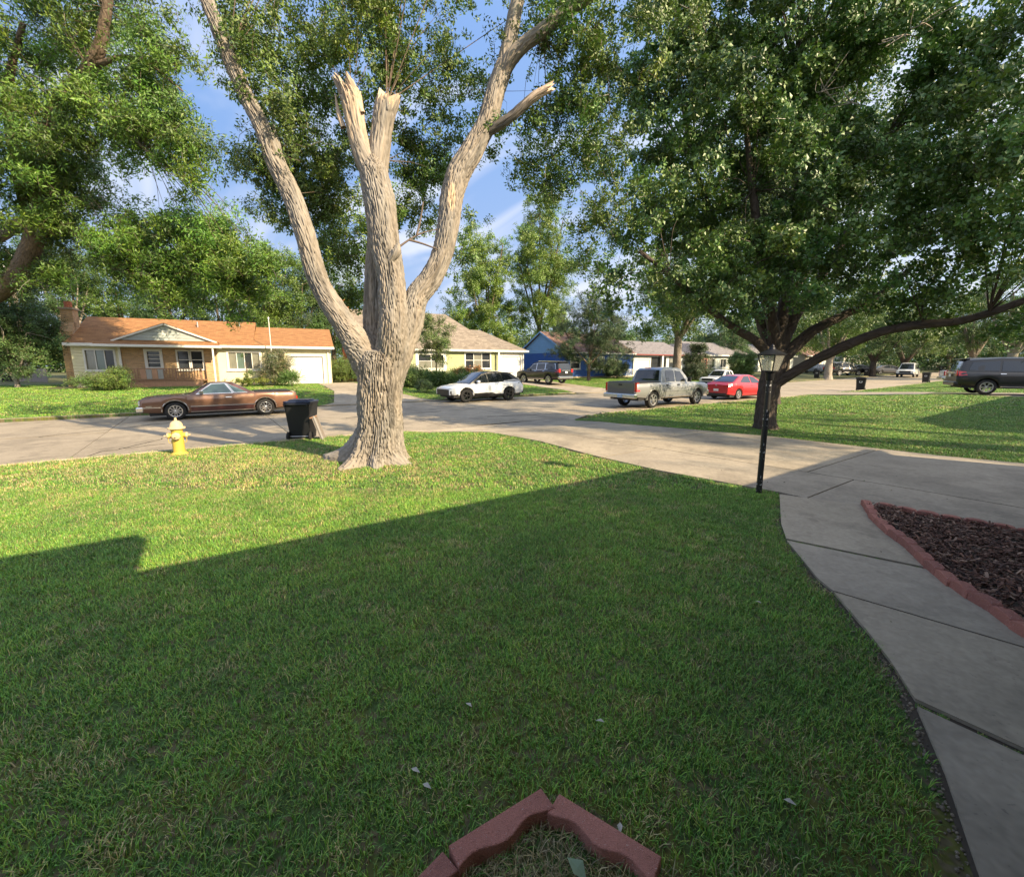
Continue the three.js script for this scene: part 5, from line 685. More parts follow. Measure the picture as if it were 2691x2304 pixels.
const archTrim = (x, r, w, y0 = r) => { const p = []; for (let i = 0; i <= 14; i++) { const a = Math.PI * i / 14; p.push([x + Math.cos(a) * (r + w), y0 + Math.sin(a) * (r + w)]); } for (let i = 14; i >= 0; i--) { const a = Math.PI * i / 14; p.push([x + Math.cos(a) * r, y0 + Math.sin(a) * r]); } return p; };
const strip = (x0, x1, y, h) => [[x0, y], [x1, y], [x1, y + h], [x0, y + h]];
{ // brown coupe utility
  const brown = paint([0.17, 0.085, 0.05], { metalness: 0.35 }), maroon = paint([0.09, 0.03, 0.026], { metalness: 0.3 });
  const v = vehicle('old brown two tone coupe utility with chrome trim parked across the street', 'car', 'coupe_utility', { L: 5.1, W: 1.84, wb: 2.97, fx: 0.98, r: 0.335, sill: 0.26, paintM: brown, taper: 0.06, crown: 0.025, archK: 1.14,
    top: [[-2.55, 0.93], [-2.3, 0.95], [-0.9, 0.955], [-0.2, 0.94], [0.95, 0.93], [1.6, 0.9], [2.2, 0.86], [2.5, 0.82], [2.55, 0.78]],
    cab: { full: 0.43, lean: 0.2, line: [[-1.15, 0.95], [-0.95, 1.0], [-0.35, 1.34], [-0.1, 1.365], [0.25, 1.365], [0.42, 1.345], [1.08, 0.93]], mat: maroon, glass: M.glassteal, frames: M.chrome, front: [0.47, 1.02], fglass: M.glassteal, windows: [[[-0.28, 0.975], [0.86, 0.965], [0.36, 1.31], [-0.06, 1.325]], [[-0.78, 0.985], [-0.36, 0.98], [-0.14, 1.32]]] },
    rimM: M.chrome, spokes: 10, wheelW: 0.21,
    sides: [['lower_panel', [[-1.0, 0.3], [1.08, 0.3], [1.08, 0.47], [-1.0, 0.47]], maroon, 0.022], ['side_trim', strip(-1.02, 1.1, 0.475, 0.035), M.chrome, 0.026], ['rocker_trim', strip(-1.0, 1.1, 0.27, 0.03), M.chrome, 0.03], ['arch_trim', archTrim(1.57, 0.39, 0.035, 0.335), M.chrome], ['arch_trim', archTrim(-1.4, 0.39, 0.035, 0.335), M.chrome], ['door_handle', strip(-0.25, -0.05, 0.79, 0.03), M.chrome, 0.03], ['side_marker', strip(2.25, 2.42, 0.52, 0.04), M.chrome], ['side_trim', strip(1.99, 2.5, 0.475, 0.035), M.chrome]],
    extra: [['bumper', box(0.22, 0.2, 1.8, 2.6, 0.33, 0, 0.05), M.chrome], ['bumper', box(0.2, 0.18, 1.78, -2.6, 0.36, 0, 0.05), M.chrome], ['grille', box(0.04, 0.22, 1.1, 2.61, 0.55, 0), M.chrome], ['headlight', box(0.05, 0.16, 0.36, 2.6, 0.58, 0.7, 0.02), M.lens], ['headlight', box(0.05, 0.16, 0.36, 2.6, 0.58, -0.7, 0.02), M.lens], ['tail_light', box(0.04, 0.16, 0.2, -2.61, 0.6, 0.75), M.redlens], ['tail_light', box(0.04, 0.16, 0.2, -2.61, 0.6, -0.75), M.redlens], ['bed_cover', box(1.3, 0.02, 1.36, -1.75, 0.97, 0), M.plastic]],
    pairs: [['mirror', box(0.14, 0.1, 0.1, 0.72, 0.98, 0.95, 0.02), M.chrome], ['wiper', box(0.4, 0.01, 0.01, 1.05, 0.95, 0.3), M.plastic]] });
  { const [s1, t1] = toST(-12.62, 16.32), [s2] = toST(-10.2, 18.03); put(v, (s1 + s2) / 2 + 0.085 + 0.02, t1 + 0.92, AL + Math.PI); }
}
{ // white crossover with black roof
  const white = paint([0.74, 0.76, 0.8]), black = paint([0.012, 0.012, 0.014]);
  const v = vehicle('white crossover with black roof and black wheels parked across the street', 'car', 'white_crossover', { L: 4.86, W: 1.94, wb: 2.86, fx: 0.95, r: 0.375, sill: 0.36, paintM: white, taper: 0.13, crown: 0.05, archK: 1.14,
    top: [[-2.43, 0.95], [-2.2, 1.12], [-1.2, 1.1], [0, 1.05], [0.95, 1.02], [1.6, 0.98], [2.2, 0.88], [2.43, 0.78]],
    cab: { full: 0.62, lean: 0.26, line: [[-2.38, 1.06], [-1.95, 1.4], [-1.6, 1.6], [-0.8, 1.68], [-0.1, 1.68], [0.35, 1.6], [1.3, 1.0]], mat: black, windows: [[[0.05, 1.09], [0.98, 1.08], [0.42, 1.46], [0.1, 1.55]], [[-0.95, 1.13], [0.0, 1.1], [0.03, 1.57], [-0.85, 1.58]], [[-1.75, 1.22], [-1.0, 1.14], [-0.92, 1.57], [-1.45, 1.48]]], front: [0.42, 1.22], rear: [-2.28, -1.86] },
    rimM: M.plastic, spokes: 5, rim: 'split', wheelW: 0.24,
    sides: [['lower_cladding', [[-1.0, 0.36], [1.0, 0.36], [1.0, 0.5], [-1.0, 0.54]], M.plastic, 0.03], ['arch_trim', archTrim(1.48, 0.428, 0.05, 0.375), M.plastic], ['arch_trim', archTrim(-1.38, 0.428, 0.05, 0.375), M.plastic], ['c_pillar', [[-2.35, 1.12], [-1.8, 1.16], [-1.0, 1.12], [-1.05, 1.16], [-1.75, 1.24]], white, 0.01], ['door_handle', strip(0.02, 0.22, 0.98, 0.03), white, 0.03], ['door_handle', strip(-0.98, -0.78, 1.0, 0.03), white, 0.03], ['front_bumper_cladding', [[1.98, 0.4], [2.42, 0.42], [2.42, 0.5], [2.0, 0.48]], M.plastic, 0.014], ['tail_light', [[-2.4, 0.96], [-2.05, 0.98], [-2.1, 1.06], [-2.38, 1.08]], M.plastic]],
    extra: [['grille', box(0.07, 0.34, 1.5, 2.455, 0.4, 0, 0.03), M.plastic], ['headlight', box(0.08, 0.03, 0.3, 2.42, 0.78, 0.66, 0.01), M.lens], ['headlight', box(0.08, 0.03, 0.3, 2.42, 0.78, -0.66, 0.01), M.lens], ['fog_light', box(0.1, 0.16, 0.16, 2.4, 0.5, 0.78, 0.02), M.plastic], ['fog_light', box(0.1, 0.16, 0.16, 2.4, 0.5, -0.78, 0.02), M.plastic], ['bumper', box(0.16, 0.22, 1.66, -2.42, 0.42, 0, 0.04), M.plastic], ['spoiler', box(0.3, 0.03, 1.2, -1.75, 1.58, 0, 0.01), M.plastic]],
    pairs: [['mirror', box(0.16, 0.13, 0.2, 0.78, 1.08, 1.03, 0.04), white], ['roof_rail', bar([-1.5, 1.62, 0.6], [0.1, 1.7, 0.6], 0.03), M.plastic]] });
  const [s1, t1] = toST(-2.49, 24.24); put(v, s1 + 1.43 + 0.05, t1 + 0.95, AL + Math.PI);
}
const truck = (label, name, p, s) => vehicle(label, 'pickup', name, s);
{ // silver crew cab pickup
  const silver = paint([0.31, 0.32, 0.32], { metalness: 0.45 }), grey = paint([0.1, 0.1, 0.105], { metalness: 0.3 });  // darker tailgate tone: shade on the tail painted into the colour
  const v = truck('silver crew cab pickup parked nose away by the neighbour lawn', 'silver_pickup', silver, { L: 5.84, W: 2.0, wb: 3.645, fx: 0.96, r: 0.4, sill: 0.46, paintM: silver, taper: 0.05, crown: 0.03, archK: 1.2,
    top: [[-2.92, 1.2], [-1.1, 1.22], [-1.05, 1.2], [1.3, 1.18], [1.7, 1.2], [2.6, 1.14], [2.92, 1.06]],
    cab: { full: 0.75, lean: 0.2, line: [[-1.12, 1.2], [-0.95, 1.78], [-0.75, 1.9], [0.4, 1.92], [0.7, 1.86], [1.35, 1.18]], windows: [[[0.1, 1.24], [0.98, 1.24], [0.58, 1.74], [0.14, 1.78]], [[-0.72, 1.26], [0.0, 1.24], [0.04, 1.78], [-0.64, 1.78]]], front: [0.74, 1.28], rear: [-1.1, -0.93] },
    spokes: 6, rim: 'wide', wheelW: 0.26,
    sides: [['side_molding', strip(-0.95, 1.25, 0.78, 0.06), silver, 0.03], ['running_board', strip(-0.85, 1.3, 0.46, 0.05), M.chrome, 0.07], ['arch_flare', archTrim(1.96, 0.46, 0.07, 0.4), silver, 0.035], ['arch_flare', archTrim(-1.685, 0.46, 0.07, 0.4), silver, 0.035], ['door_handle', strip(0.12, 0.3, 1.05, 0.06), M.plastic, 0.025], ['door_handle', strip(-0.78, -0.6, 1.05, 0.06), M.plastic, 0.025], ['tail_light', strip(-2.9, -2.72, 0.82, 0.4), M.redlens, 0.016], ['fuel_cap', strip(-1.3, -1.1, 0.95, 0.16), silver, 0.014]],
    extra: [['tailgate', box(0.05, 0.52, 1.62, -2.965, 0.72, 0, 0.015), grey], ['tailgate_handle', box(0.03, 0.08, 0.2, -2.995, 1.08, 0), M.plastic], ['bumper', box(0.24, 0.2, 1.94, -3.0, 0.5, 0, 0.04), M.chrome], ['licence_plate', box(0.02, 0.15, 0.3, -3.13, 0.52, 0.1), std([0.3, 0.42, 0.55], 0.5)], ['tail_light', box(0.05, 0.42, 0.14, -2.95, 0.8, 0.9, 0.02), M.redlens], ['tail_light', box(0.05, 0.42, 0.14, -2.95, 0.8, -0.9, 0.02), M.redlens], ['bed_cover', box(1.75, 0.03, 1.72, -2.02, 1.235, 0), M.plastic], ['bumper', box(0.2, 0.24, 1.9, 2.95, 0.5, 0, 0.05), M.chrome], ['grille', box(0.05, 0.3, 1.3, 2.96, 0.78, 0), M.chrome], ['brake_light', box(0.04, 0.05, 0.3, -0.98, 1.87, 0), M.redlens], ['exhaust_pipe', bar([-2.6, 0.45, -0.6], [-2.95, 0.44, -0.66], 0.035, 0.035, 10), M.chrome]],
    pairs: [['mirror', box(0.1, 0.22, 0.2, 0.98, 1.22, 1.08, 0.03), M.plastic]] });
  const [s1, t1] = toST(6.68, 21.16); put(v, s1 + 1.685 + 0.12, t1 + 0.86, AL);
}
{ // red sedan
  const red = paint([0.42, 0.012, 0.018]);
  const v = vehicle('bright red compact sedan parked in front of the silver pickup', 'car', 'red_sedan', { L: 4.5, W: 1.76, wb: 2.64, fx: 0.9, r: 0.31, sill: 0.24, paintM: red, taper: 0.12, crown: 0.045,
    top: [[-2.25, 0.9], [-2.1, 1.0], [-1.5, 1.0], [0, 0.95], [1.0, 0.93], [1.7, 0.85], [2.25, 0.66]],
    cab: { full: 0.5, lean: 0.26, line: [[-1.78, 1.0], [-0.95, 1.38], [-0.4, 1.46], [0.2, 1.46], [0.5, 1.4], [1.5, 0.9]], windows: [[[0.05, 0.98], [1.1, 0.95], [0.5, 1.33], [0.05, 1.38]], [[-1.15, 1.04], [-0.05, 0.99], [-0.03, 1.38], [-0.55, 1.38]]], front: [0.56, 1.4], rear: [-1.68, -1.0] }, spokes: 7, rim: 'plain', wheelW: 0.2,
    sides: [['door_handle', strip(-0.05, 0.12, 0.82, 0.03), red, 0.03], ['door_handle', strip(-1.1, -0.93, 0.85, 0.03), red, 0.03], ['tail_light', strip(-2.22, -1.95, 0.78, 0.14), M.redlens]],
    extra: [['licence_plate', box(0.02, 0.14, 0.32, -2.31, 0.52, 0), M.plate], ['tail_light', box(0.04, 0.13, 0.36, -2.29, 0.76, 0.62, 0.03), M.redlens], ['tail_light', box(0.04, 0.13, 0.36, -2.29, 0.76, -0.62, 0.03), M.redlens], ['rear_diffuser', box(0.08, 0.14, 1.3, -2.27, 0.26, 0), M.plastic], ['emblem', box(0.02, 0.07, 0.09, -2.31, 0.84, 0), M.chrome]], pairs: [['mirror', box(0.13, 0.11, 0.16, 0.95, 0.96, 0.93, 0.03), red]] });
  const [s1, t1] = toST(13.69, 26.39); put(v, s1 + 1.29, t1 + 0.78, AL - 0.06);
}
{ // white compact pickup facing us
  const wh = paint([0.7, 0.7, 0.68]);
  const v = truck('small white pickup facing us beyond the red sedan', 'white_pickup', wh, { L: 5.0, W: 1.72, wb: 3.0, fx: 0.8, r: 0.34, sill: 0.4, paintM: wh, taper: 0.06, top: [[-2.5, 1.05], [-0.6, 1.05], [-0.5, 1.05], [0.9, 1.02], [1.4, 0.98], [2.3, 0.93], [2.5, 0.85]],
    cab: { full: 0.6, lean: 0.2, line: [[-0.75, 1.05], [-0.6, 1.5], [-0.45, 1.58], [0.35, 1.6], [0.55, 1.55], [1.2, 1.0]], windows: [[[-0.05, 1.08], [0.85, 1.06], [0.5, 1.46], [0, 1.5]], [[-0.55, 1.09], [-0.12, 1.08], [-0.1, 1.5], [-0.42, 1.5]]], front: [0.6, 1.14], rear: [-0.73, -0.6] }, spokes: 6, sides: [['tail_light', strip(-2.48, -2.3, 0.75, 0.25), M.redlens]],
    extra: [['grille', box(0.05, 0.22, 1.1, 2.54, 0.62, 0), M.plastic], ['headlight', box(0.06, 0.15, 0.26, 2.53, 0.66, 0.68), M.lens], ['headlight', box(0.06, 0.15, 0.26, 2.53, 0.66, -0.68), M.lens], ['bumper', box(0.16, 0.18, 1.66, 2.55, 0.38, 0, 0.03), M.plastic], ['bed_liner', box(1.6, 0.03, 1.36, -1.6, 1.065, 0), M.plastic]], pairs: [['mirror', box(0.1, 0.14, 0.18, 0.8, 1.05, 0.92, 0.02), M.plastic]] });
  { const d = 43, x = at(1893, d), [s, t] = toST(x, d); put(v, s, 21.6, AL + Math.PI); v.position.set(x, 0.01, -d); }
}
const suv = (label, name, mat, o = {}) => vehicle(label, 'car', name, { L: 5.2, W: 2.0, wb: 3.1, fx: 0.95, r: 0.4, sill: 0.42, paintM: mat, taper: 0.07, crown: 0.04, archK: 1.14, top: [[-2.6, 1.12], [-2.4, 1.18], [0, 1.15], [1.25, 1.12], [1.7, 1.15], [2.4, 1.08], [2.6, 0.98]],
  cab: { full: 0.75, lean: 0.22, line: [[-2.58, 1.14], [-2.42, 1.72], [-2.25, 1.84], [-1, 1.92], [0.1, 1.91], [0.5, 1.84], [1.4, 1.12]], windows: [[[0.1, 1.22], [1.05, 1.2], [0.55, 1.68], [0.12, 1.74]], [[-0.95, 1.24], [0.02, 1.22], [0.04, 1.75], [-0.92, 1.76]], [[-2.2, 1.3], [-1.05, 1.25], [-1.02, 1.76], [-2.05, 1.7]]], front: [0.56, 1.32], rear: [-2.56, -2.42], frames: o.frames }, spokes: o.spokes ?? 6, rim: o.rim, wheelW: 0.25, rimM: o.rimM,
  sides: [['door_handle', strip(-0.02, 0.2, 1.08, 0.035), M.chrome, 0.03], ['door_handle', strip(-1.02, -0.8, 1.08, 0.035), M.chrome, 0.03], ['running_board', strip(-0.95, 1.1, 0.4, 0.05), o.board ?? M.chrome, 0.06], ['tail_light', [[-2.58, 0.98], [-2.25, 1.02], [-2.3, 1.2], [-2.58, 1.24]], M.redlens, 0.014], ['arch_trim', archTrim(1.65, 0.456, 0.05, 0.4), o.arch ?? mat]],
  extra: [['bumper', box(0.2, 0.22, 1.86, -2.64, 0.45, 0, 0.05), o.bumper ?? mat], ['licence_plate', box(0.02, 0.15, 0.3, -2.7, 0.92, 0), M.plate], ['trim_bar', box(0.03, 0.06, 1.1, -2.68, 1.12, 0), M.chrome], ['tail_light', box(0.04, 0.3, 0.24, -2.65, 0.98, 0.8, 0.02), M.redlens], ['tail_light', box(0.04, 0.3, 0.24, -2.65, 0.98, -0.8, 0.02), M.redlens], ['grille', box(0.06, 0.34, 1.3, 2.62, 0.6, 0), M.chrome], ['headlight', box(0.08, 0.16, 0.34, 2.6, 0.84, 0.74), M.lens], ['headlight', box(0.08, 0.16, 0.34, 2.6, 0.84, -0.74), M.lens], ['spoiler', box(0.3, 0.04, 1.4, -2.3, 1.86, 0, 0.01), mat]],
  pairs: [['mirror', box(0.14, 0.17, 0.22, 0.9, 1.16, 1.06, 0.04), mat], ['roof_rail', bar([-2.0, 1.93, 0.66], [0, 1.97, 0.66], 0.03), o.board ?? M.chrome]], group: o.group });
{
  const blackP = paint([0.01, 0.01, 0.011], { clearcoat: 0.6 }), char = paint([0.014, 0.0145, 0.016], { clearcoat: 0.6 });
  const e = suv('large black chrome trimmed vehicle on the driveway between green and blue houses', 'black_wagon', blackP, { bumper: M.chrome, frames: M.chrome }); { const d = 40, x = at(1428, d); e.position.set(x, land(x, d) + 0.035, -d); e.rotation.y = AL + Math.PI / 2 + 0.12; delete e.userData.ax; }
  const a = suv('charcoal vehicle with silver wheels on the neighbour driveway at right edge', 'charcoal_wagon', char, { spokes: 6, rim: 'split' }); { const d = 23.3, x = at(2668, d); a.position.set(x, land(x, d) + 0.035, -d); a.rotation.y = AL - Math.PI / 2 + 0.42; delete a.userData.ax; }
  const b = suv('black vehicle on the far verge left of the white van', 'black_wagon', blackP); { const d = 67, x = at(2207, d); b.position.set(x, land(x, d) + 0.03, -d); b.rotation.y = AL - 0.5; delete b.userData.ax; }
}
{
  const w = paint([0.72, 0.72, 0.7]);
  const van = vehicle('white van facing us far down the street', 'van', 'white_van', { L: 5.3, W: 1.98, wb: 3.2, fx: 0.75, r: 0.36, sill: 0.4, paintM: w, taper: 0.05, top: [[-2.65, 1.05], [1.2, 1.05], [1.8, 1.02], [2.5, 0.95], [2.65, 0.85]], cab: { full: 0.9, lean: 0.22, line: [[-2.63, 1.05], [-2.5, 1.85], [-2.2, 1.97], [0.6, 1.99], [1.0, 1.92], [1.9, 1.02]], windows: [[[0.5, 1.15], [1.35, 1.12], [0.9, 1.75], [0.5, 1.78]], [[-0.9, 1.2], [0.35, 1.2], [0.35, 1.78], [-0.9, 1.78]], [[-2.2, 1.2], [-1.0, 1.2], [-1.0, 1.78], [-2.15, 1.78]]], front: [1.06, 1.82] }, spokes: 5,
    extra: [['grille', box(0.06, 0.28, 1.2, 2.68, 0.6, 0), M.plastic], ['headlight', box(0.06, 0.2, 0.3, 2.67, 0.64, 0.76), M.lens], ['headlight', box(0.06, 0.2, 0.3, 2.67, 0.64, -0.76), M.lens], ['bumper', box(0.18, 0.2, 1.9, 2.68, 0.36, 0, 0.03), M.plastic]], pairs: [['mirror', box(0.1, 0.2, 0.2, 1.3, 1.15, 1.08), M.plastic]] });
  { const d = 63, x = at(2376, d), [s] = toST(x, d); van.position.set(x, streetY(s) + 0.01, -d); van.rotation.y = AL + Math.PI + 0.1; delete van.userData.ax; }
  const sedan = (label, name, mat, px, d, turn, gap = 0.03) => { const v = vehicle(label, 'car', name, { L: 4.8, W: 1.82, wb: 2.8, fx: 0.92, r: 0.32, sill: 0.25, paintM: mat, taper: 0.1, crown: 0.04, top: [[-2.4, 0.92], [-2.2, 1.0], [-1.5, 1.0], [0, 0.95], [1.0, 0.93], [1.8, 0.86], [2.4, 0.7]], cab: { full: 0.5, lean: 0.26, line: [[-1.8, 1.0], [-0.95, 1.38], [-0.4, 1.45], [0.2, 1.45], [0.5, 1.38], [1.45, 0.92]], windows: [[[0.05, 0.98], [1.05, 0.96], [0.5, 1.32], [0.05, 1.37]], [[-1.15, 1.03], [-0.05, 0.99], [-0.03, 1.37], [-0.55, 1.37]]], front: [0.56, 1.35], rear: [-1.7, -1.0] }, spokes: 5, extra: [['headlight', box(0.06, 0.12, 0.34, 2.43, 0.6, 0.66), M.lens], ['headlight', box(0.06, 0.12, 0.34, 2.43, 0.6, -0.66), M.lens], ['tail_light', box(0.05, 0.12, 0.34, -2.43, 0.8, 0.66), M.redlens], ['tail_light', box(0.05, 0.12, 0.34, -2.43, 0.8, -0.66), M.redlens]], pairs: [['mirror', box(0.12, 0.1, 0.15, 0.95, 0.97, 0.96), mat]] }); const x = at(px, d); v.position.set(x, land(x, d) + gap, -d); v.rotation.y = turn; delete v.userData.ax; };
  sedan('grey sedan parked in a driveway left of the white van', 'grey_sedan', paint([0.1, 0.1, 0.105]), 2322, 72, AL - 0.9);
  sedan('dark sedan far away beyond the bins down the street', 'dark_sedan', paint([0.02, 0.02, 0.022]), 2488, 100, AL - 0.8);
  sedan('dark car beside the black vehicle on the far verge', 'dark_sedan', paint([0.03, 0.03, 0.04]), 2252, 73, AL - 1.0);
  sedan('light blue grey car half hidden left of the pale tree trunk', 'silver_sedan', paint([0.25, 0.28, 0.32]), 2140, 72, AL - 0.4);
  sedan('dark car parked far left beyond the lawn', 'dark_sedan', paint([0.02, 0.02, 0.02]), 36, 55, 0.3);
  const tr = truck('white pickup tail with red lamp behind the charcoal vehicle', 'white_pickup', w, { L: 5.6, W: 1.95, wb: 3.5, fx: 0.9, r: 0.38, sill: 0.45, paintM: w, taper: 0.05, top: [[-2.8, 1.12], [1.3, 1.12], [2.5, 1.05], [2.8, 0.95]], cab: { full: 0.7, lean: 0.2, line: [[-0.9, 1.12], [-0.75, 1.75], [-0.6, 1.82], [0.5, 1.83], [0.75, 1.76], [1.4, 1.1]], windows: [[[0, 1.16], [1.0, 1.14], [0.6, 1.66], [0.04, 1.7]], [[-0.7, 1.17], [-0.1, 1.16], [-0.06, 1.7], [-0.6, 1.7]]], front: [0.8, 1.34], rear: [-0.88, -0.75] }, spokes: 6, sides: [['tail_light', strip(-2.78, -2.6, 0.75, 0.36), M.redlens, 0.016]], extra: [['bumper', box(0.2, 0.2, 1.9, -2.86, 0.45, 0, 0.04), M.chrome], ['tail_light', box(0.05, 0.36, 0.14, -2.83, 0.75, 0.88), M.redlens], ['tail_light', box(0.05, 0.36, 0.14, -2.83, 0.75, -0.88), M.redlens]] });
  { const d = 33, x = at(2600, d); tr.position.set(x, land(x, d) + 0.02, -d); tr.rotation.y = AL - Math.PI / 2 + 0.35; delete tr.userData.ax; }
}
// ---------------------------------------------------------------- small things
{ // fire hydrant
  const yel = std([0.58, 0.42, 0.07], 0.55, { map: wearT }), pale = std([0.62, 0.47, 0.27], 0.6, { map: wearT }), h = thing('fire_hydrant', 'yellow fire hydrant with faded tan bonnet at the lawn edge', 'hydrant', V(-7.3, 9.42, land(-7.3, 9.42) - 0.02), 0.5); h.scale.setScalar(0.94);
  mesh('base_flange', lathe([[0, 0], [0.165, 0], [0.17, 0.03], [0.165, 0.055], [0.125, 0.07], [0.12, 0.09]], 24), yel, h);
  mesh('barrel', lathe([[0.118, 0.06], [0.115, 0.3], [0.112, 0.58], [0.125, 0.6], [0.125, 0.63]], 28), yel, h);
  mesh('bonnet', lathe([[0.17, 0.625], [0.175, 0.64], [0.172, 0.665], [0.13, 0.67], [0.125, 0.72], [0.1, 0.775], [0.06, 0.805], [0.03, 0.815]], 24), pale, h);
  mesh('operating_nut', new THREE.CylinderGeometry(0.022, 0.032, 0.07, 5).translate(0, 0.845, 0), pale, h);
  for (const [ry, r] of [[0, 0.055], [Math.PI, 0.055], [-Math.PI / 2, 0.075]]) { const n = mesh('nozzle', lathe([[r, 0.08], [r, 0.14], [r + 0.012, 0.145], [r + 0.012, 0.165]], 18).rotateZ(-Math.PI / 2), yel, h); n.position.y = 0.47; n.rotation.y = ry; const c = mesh('cap', [lathe([[r + 0.014, 0.15], [r + 0.014, 0.19], [r * 0.7, 0.205], [0.02, 0.208]], 8).rotateZ(-Math.PI / 2), moved(norm(new THREE.CylinderGeometry(0.018, 0.02, 0.05, 5)), 0.225, 0, 0, 0, 0, Math.PI / 2)], r > 0.06 ? pale : pale, n); }
  for (const s of [1, -1]) mesh('chain', tube([new THREE.Vector3(s * 0.17, 0.44, 0.02), new THREE.Vector3(s * 0.165, 0.32, 0.03), new THREE.Vector3(s * 0.125, 0.3, 0.03), new THREE.Vector3(s * 0.118, 0.36, 0.03)], [0.006, 0.006, 0.006, 0.006], 5, 0.02), yel, h);
  for (let i = 0; i < 6; i++) mesh('bolt', new THREE.CylinderGeometry(0.012, 0.012, 0.03, 6).translate(Math.cos(i * 1.047 + 0.3) * 0.148, 0.06, Math.sin(i * 1.047 + 0.3) * 0.148), yel, h);
}
{ // lamp post
  const chip = tex(256, [0.5, 0.5], (u, v) => { const n = fb(u, v) * 0.5 + 0.5 * T32(u * 32, v * 32), c = n > 0.735 ? 0.45 : 0.012; return [c, c, c * 1.02]; }), pm = std([1, 1, 1], 0.45, { map: chip });
  const x = 3.69, d = 6.32, p = thing('lamp_post', 'black lamp post with chipped paint and four sided glass lantern by driveway', 'lamp post', V(x, d, land(x, d) - 0.02), 0.5); p.scale.setScalar(0.975);
  mesh('pole', lathe([[0, 0], [0.041, 0], [0.04, 1.78], [0.036, 1.79], [0.036, 1.82]], 20), pm, p); mesh('collar', lathe([[0.036, 1.74], [0.056, 1.75], [0.056, 1.83], [0.07, 1.86], [0.07, 1.875], [0, 1.88]], 20), M.blackmetal, p);
  const a = 0.078, b = 0.125, y0 = 1.88, y1 = 2.11, L = mesh('lantern_frame', [...[[1, 1], [1, -1], [-1, 1], [-1, -1]].map(([sx, sz]) => bar([sx * a, y0, sz * a], [sx * b, y1, sz * b], 0.014)), box(2 * a + 0.02, 0.014, 2 * a + 0.02, 0, y0 - 0.006, 0), ...[1, -1].flatMap((s) => [box(2 * b + 0.02, 0.014, 0.014, 0, y1 - 0.004, s * b), box(0.014, 0.014, 2 * b - 0.016, s * b, y1 - 0.004, 0)])], M.blackmetal, p);
  const glass = phys([0.9, 0.9, 0.86], 0.16, { transmission: 0.92, thickness: 0 });
  for (let i = 0; i < 4; i++) { const c = Math.cos(i * Math.PI / 2), s = Math.sin(i * Math.PI / 2), r = (q) => [q[0] * c + q[2] * s, q[1], -q[0] * s + q[2] * c]; mesh('pane', hexa([[-a + 0.008, y0 + 0.01, a], [a - 0.008, y0 + 0.01, a], [b - 0.009, y1 - 0.004, b], [-b + 0.009, y1 - 0.004, b]].map(r), r([0, 0, -0.003])), glass, L); }
  mesh('lantern_roof', [moved(norm(new THREE.CylinderGeometry(0.05, 0.205, 0.075, 4)), 0, y1 + 0.05, 0, Math.PI / 4), moved(norm(new THREE.CylinderGeometry(0.04, 0.05, 0.03, 4)), 0, y1 + 0.1, 0, Math.PI / 4), lathe([[0.02, y1 + 0.11], [0.028, y1 + 0.13], [0.012, y1 + 0.15], [0, y1 + 0.165]], 10)], M.blackmetal, p);
  mesh('bulb', lathe([[0.018, y0 + 0.01], [0.02, y0 + 0.06], [0.034, y0 + 0.1], [0.03, y0 + 0.14], [0, y0 + 0.155]], 14), phys([0.85, 0.84, 0.8], 0.25), p);
}
const binLogo = (() => { const g = []; for (let i = 0; i < 3; i++) { const a = i * 2.094 + 0.3, arc = new THREE.TorusGeometry(0.055, 0.013, 4, 8, 1.35); arc.rotateZ(a); arc.scale(1, 1, 0.12); g.push(norm(arc)); const t = a + 1.5, s = new THREE.Shape([new THREE.Vector2(-0.03, -0.012), new THREE.Vector2(0.03, -0.012), new THREE.Vector2(0, 0.032)]), ar = new THREE.ExtrudeGeometry(s, { depth: 0.003, bevelEnabled: false }); ar.rotateZ(t); ar.translate(Math.cos(t - 0.05) * 0.055, Math.sin(t - 0.05) * 0.055, -0.0015); g.push(norm(ar)); } return merge(g); })();
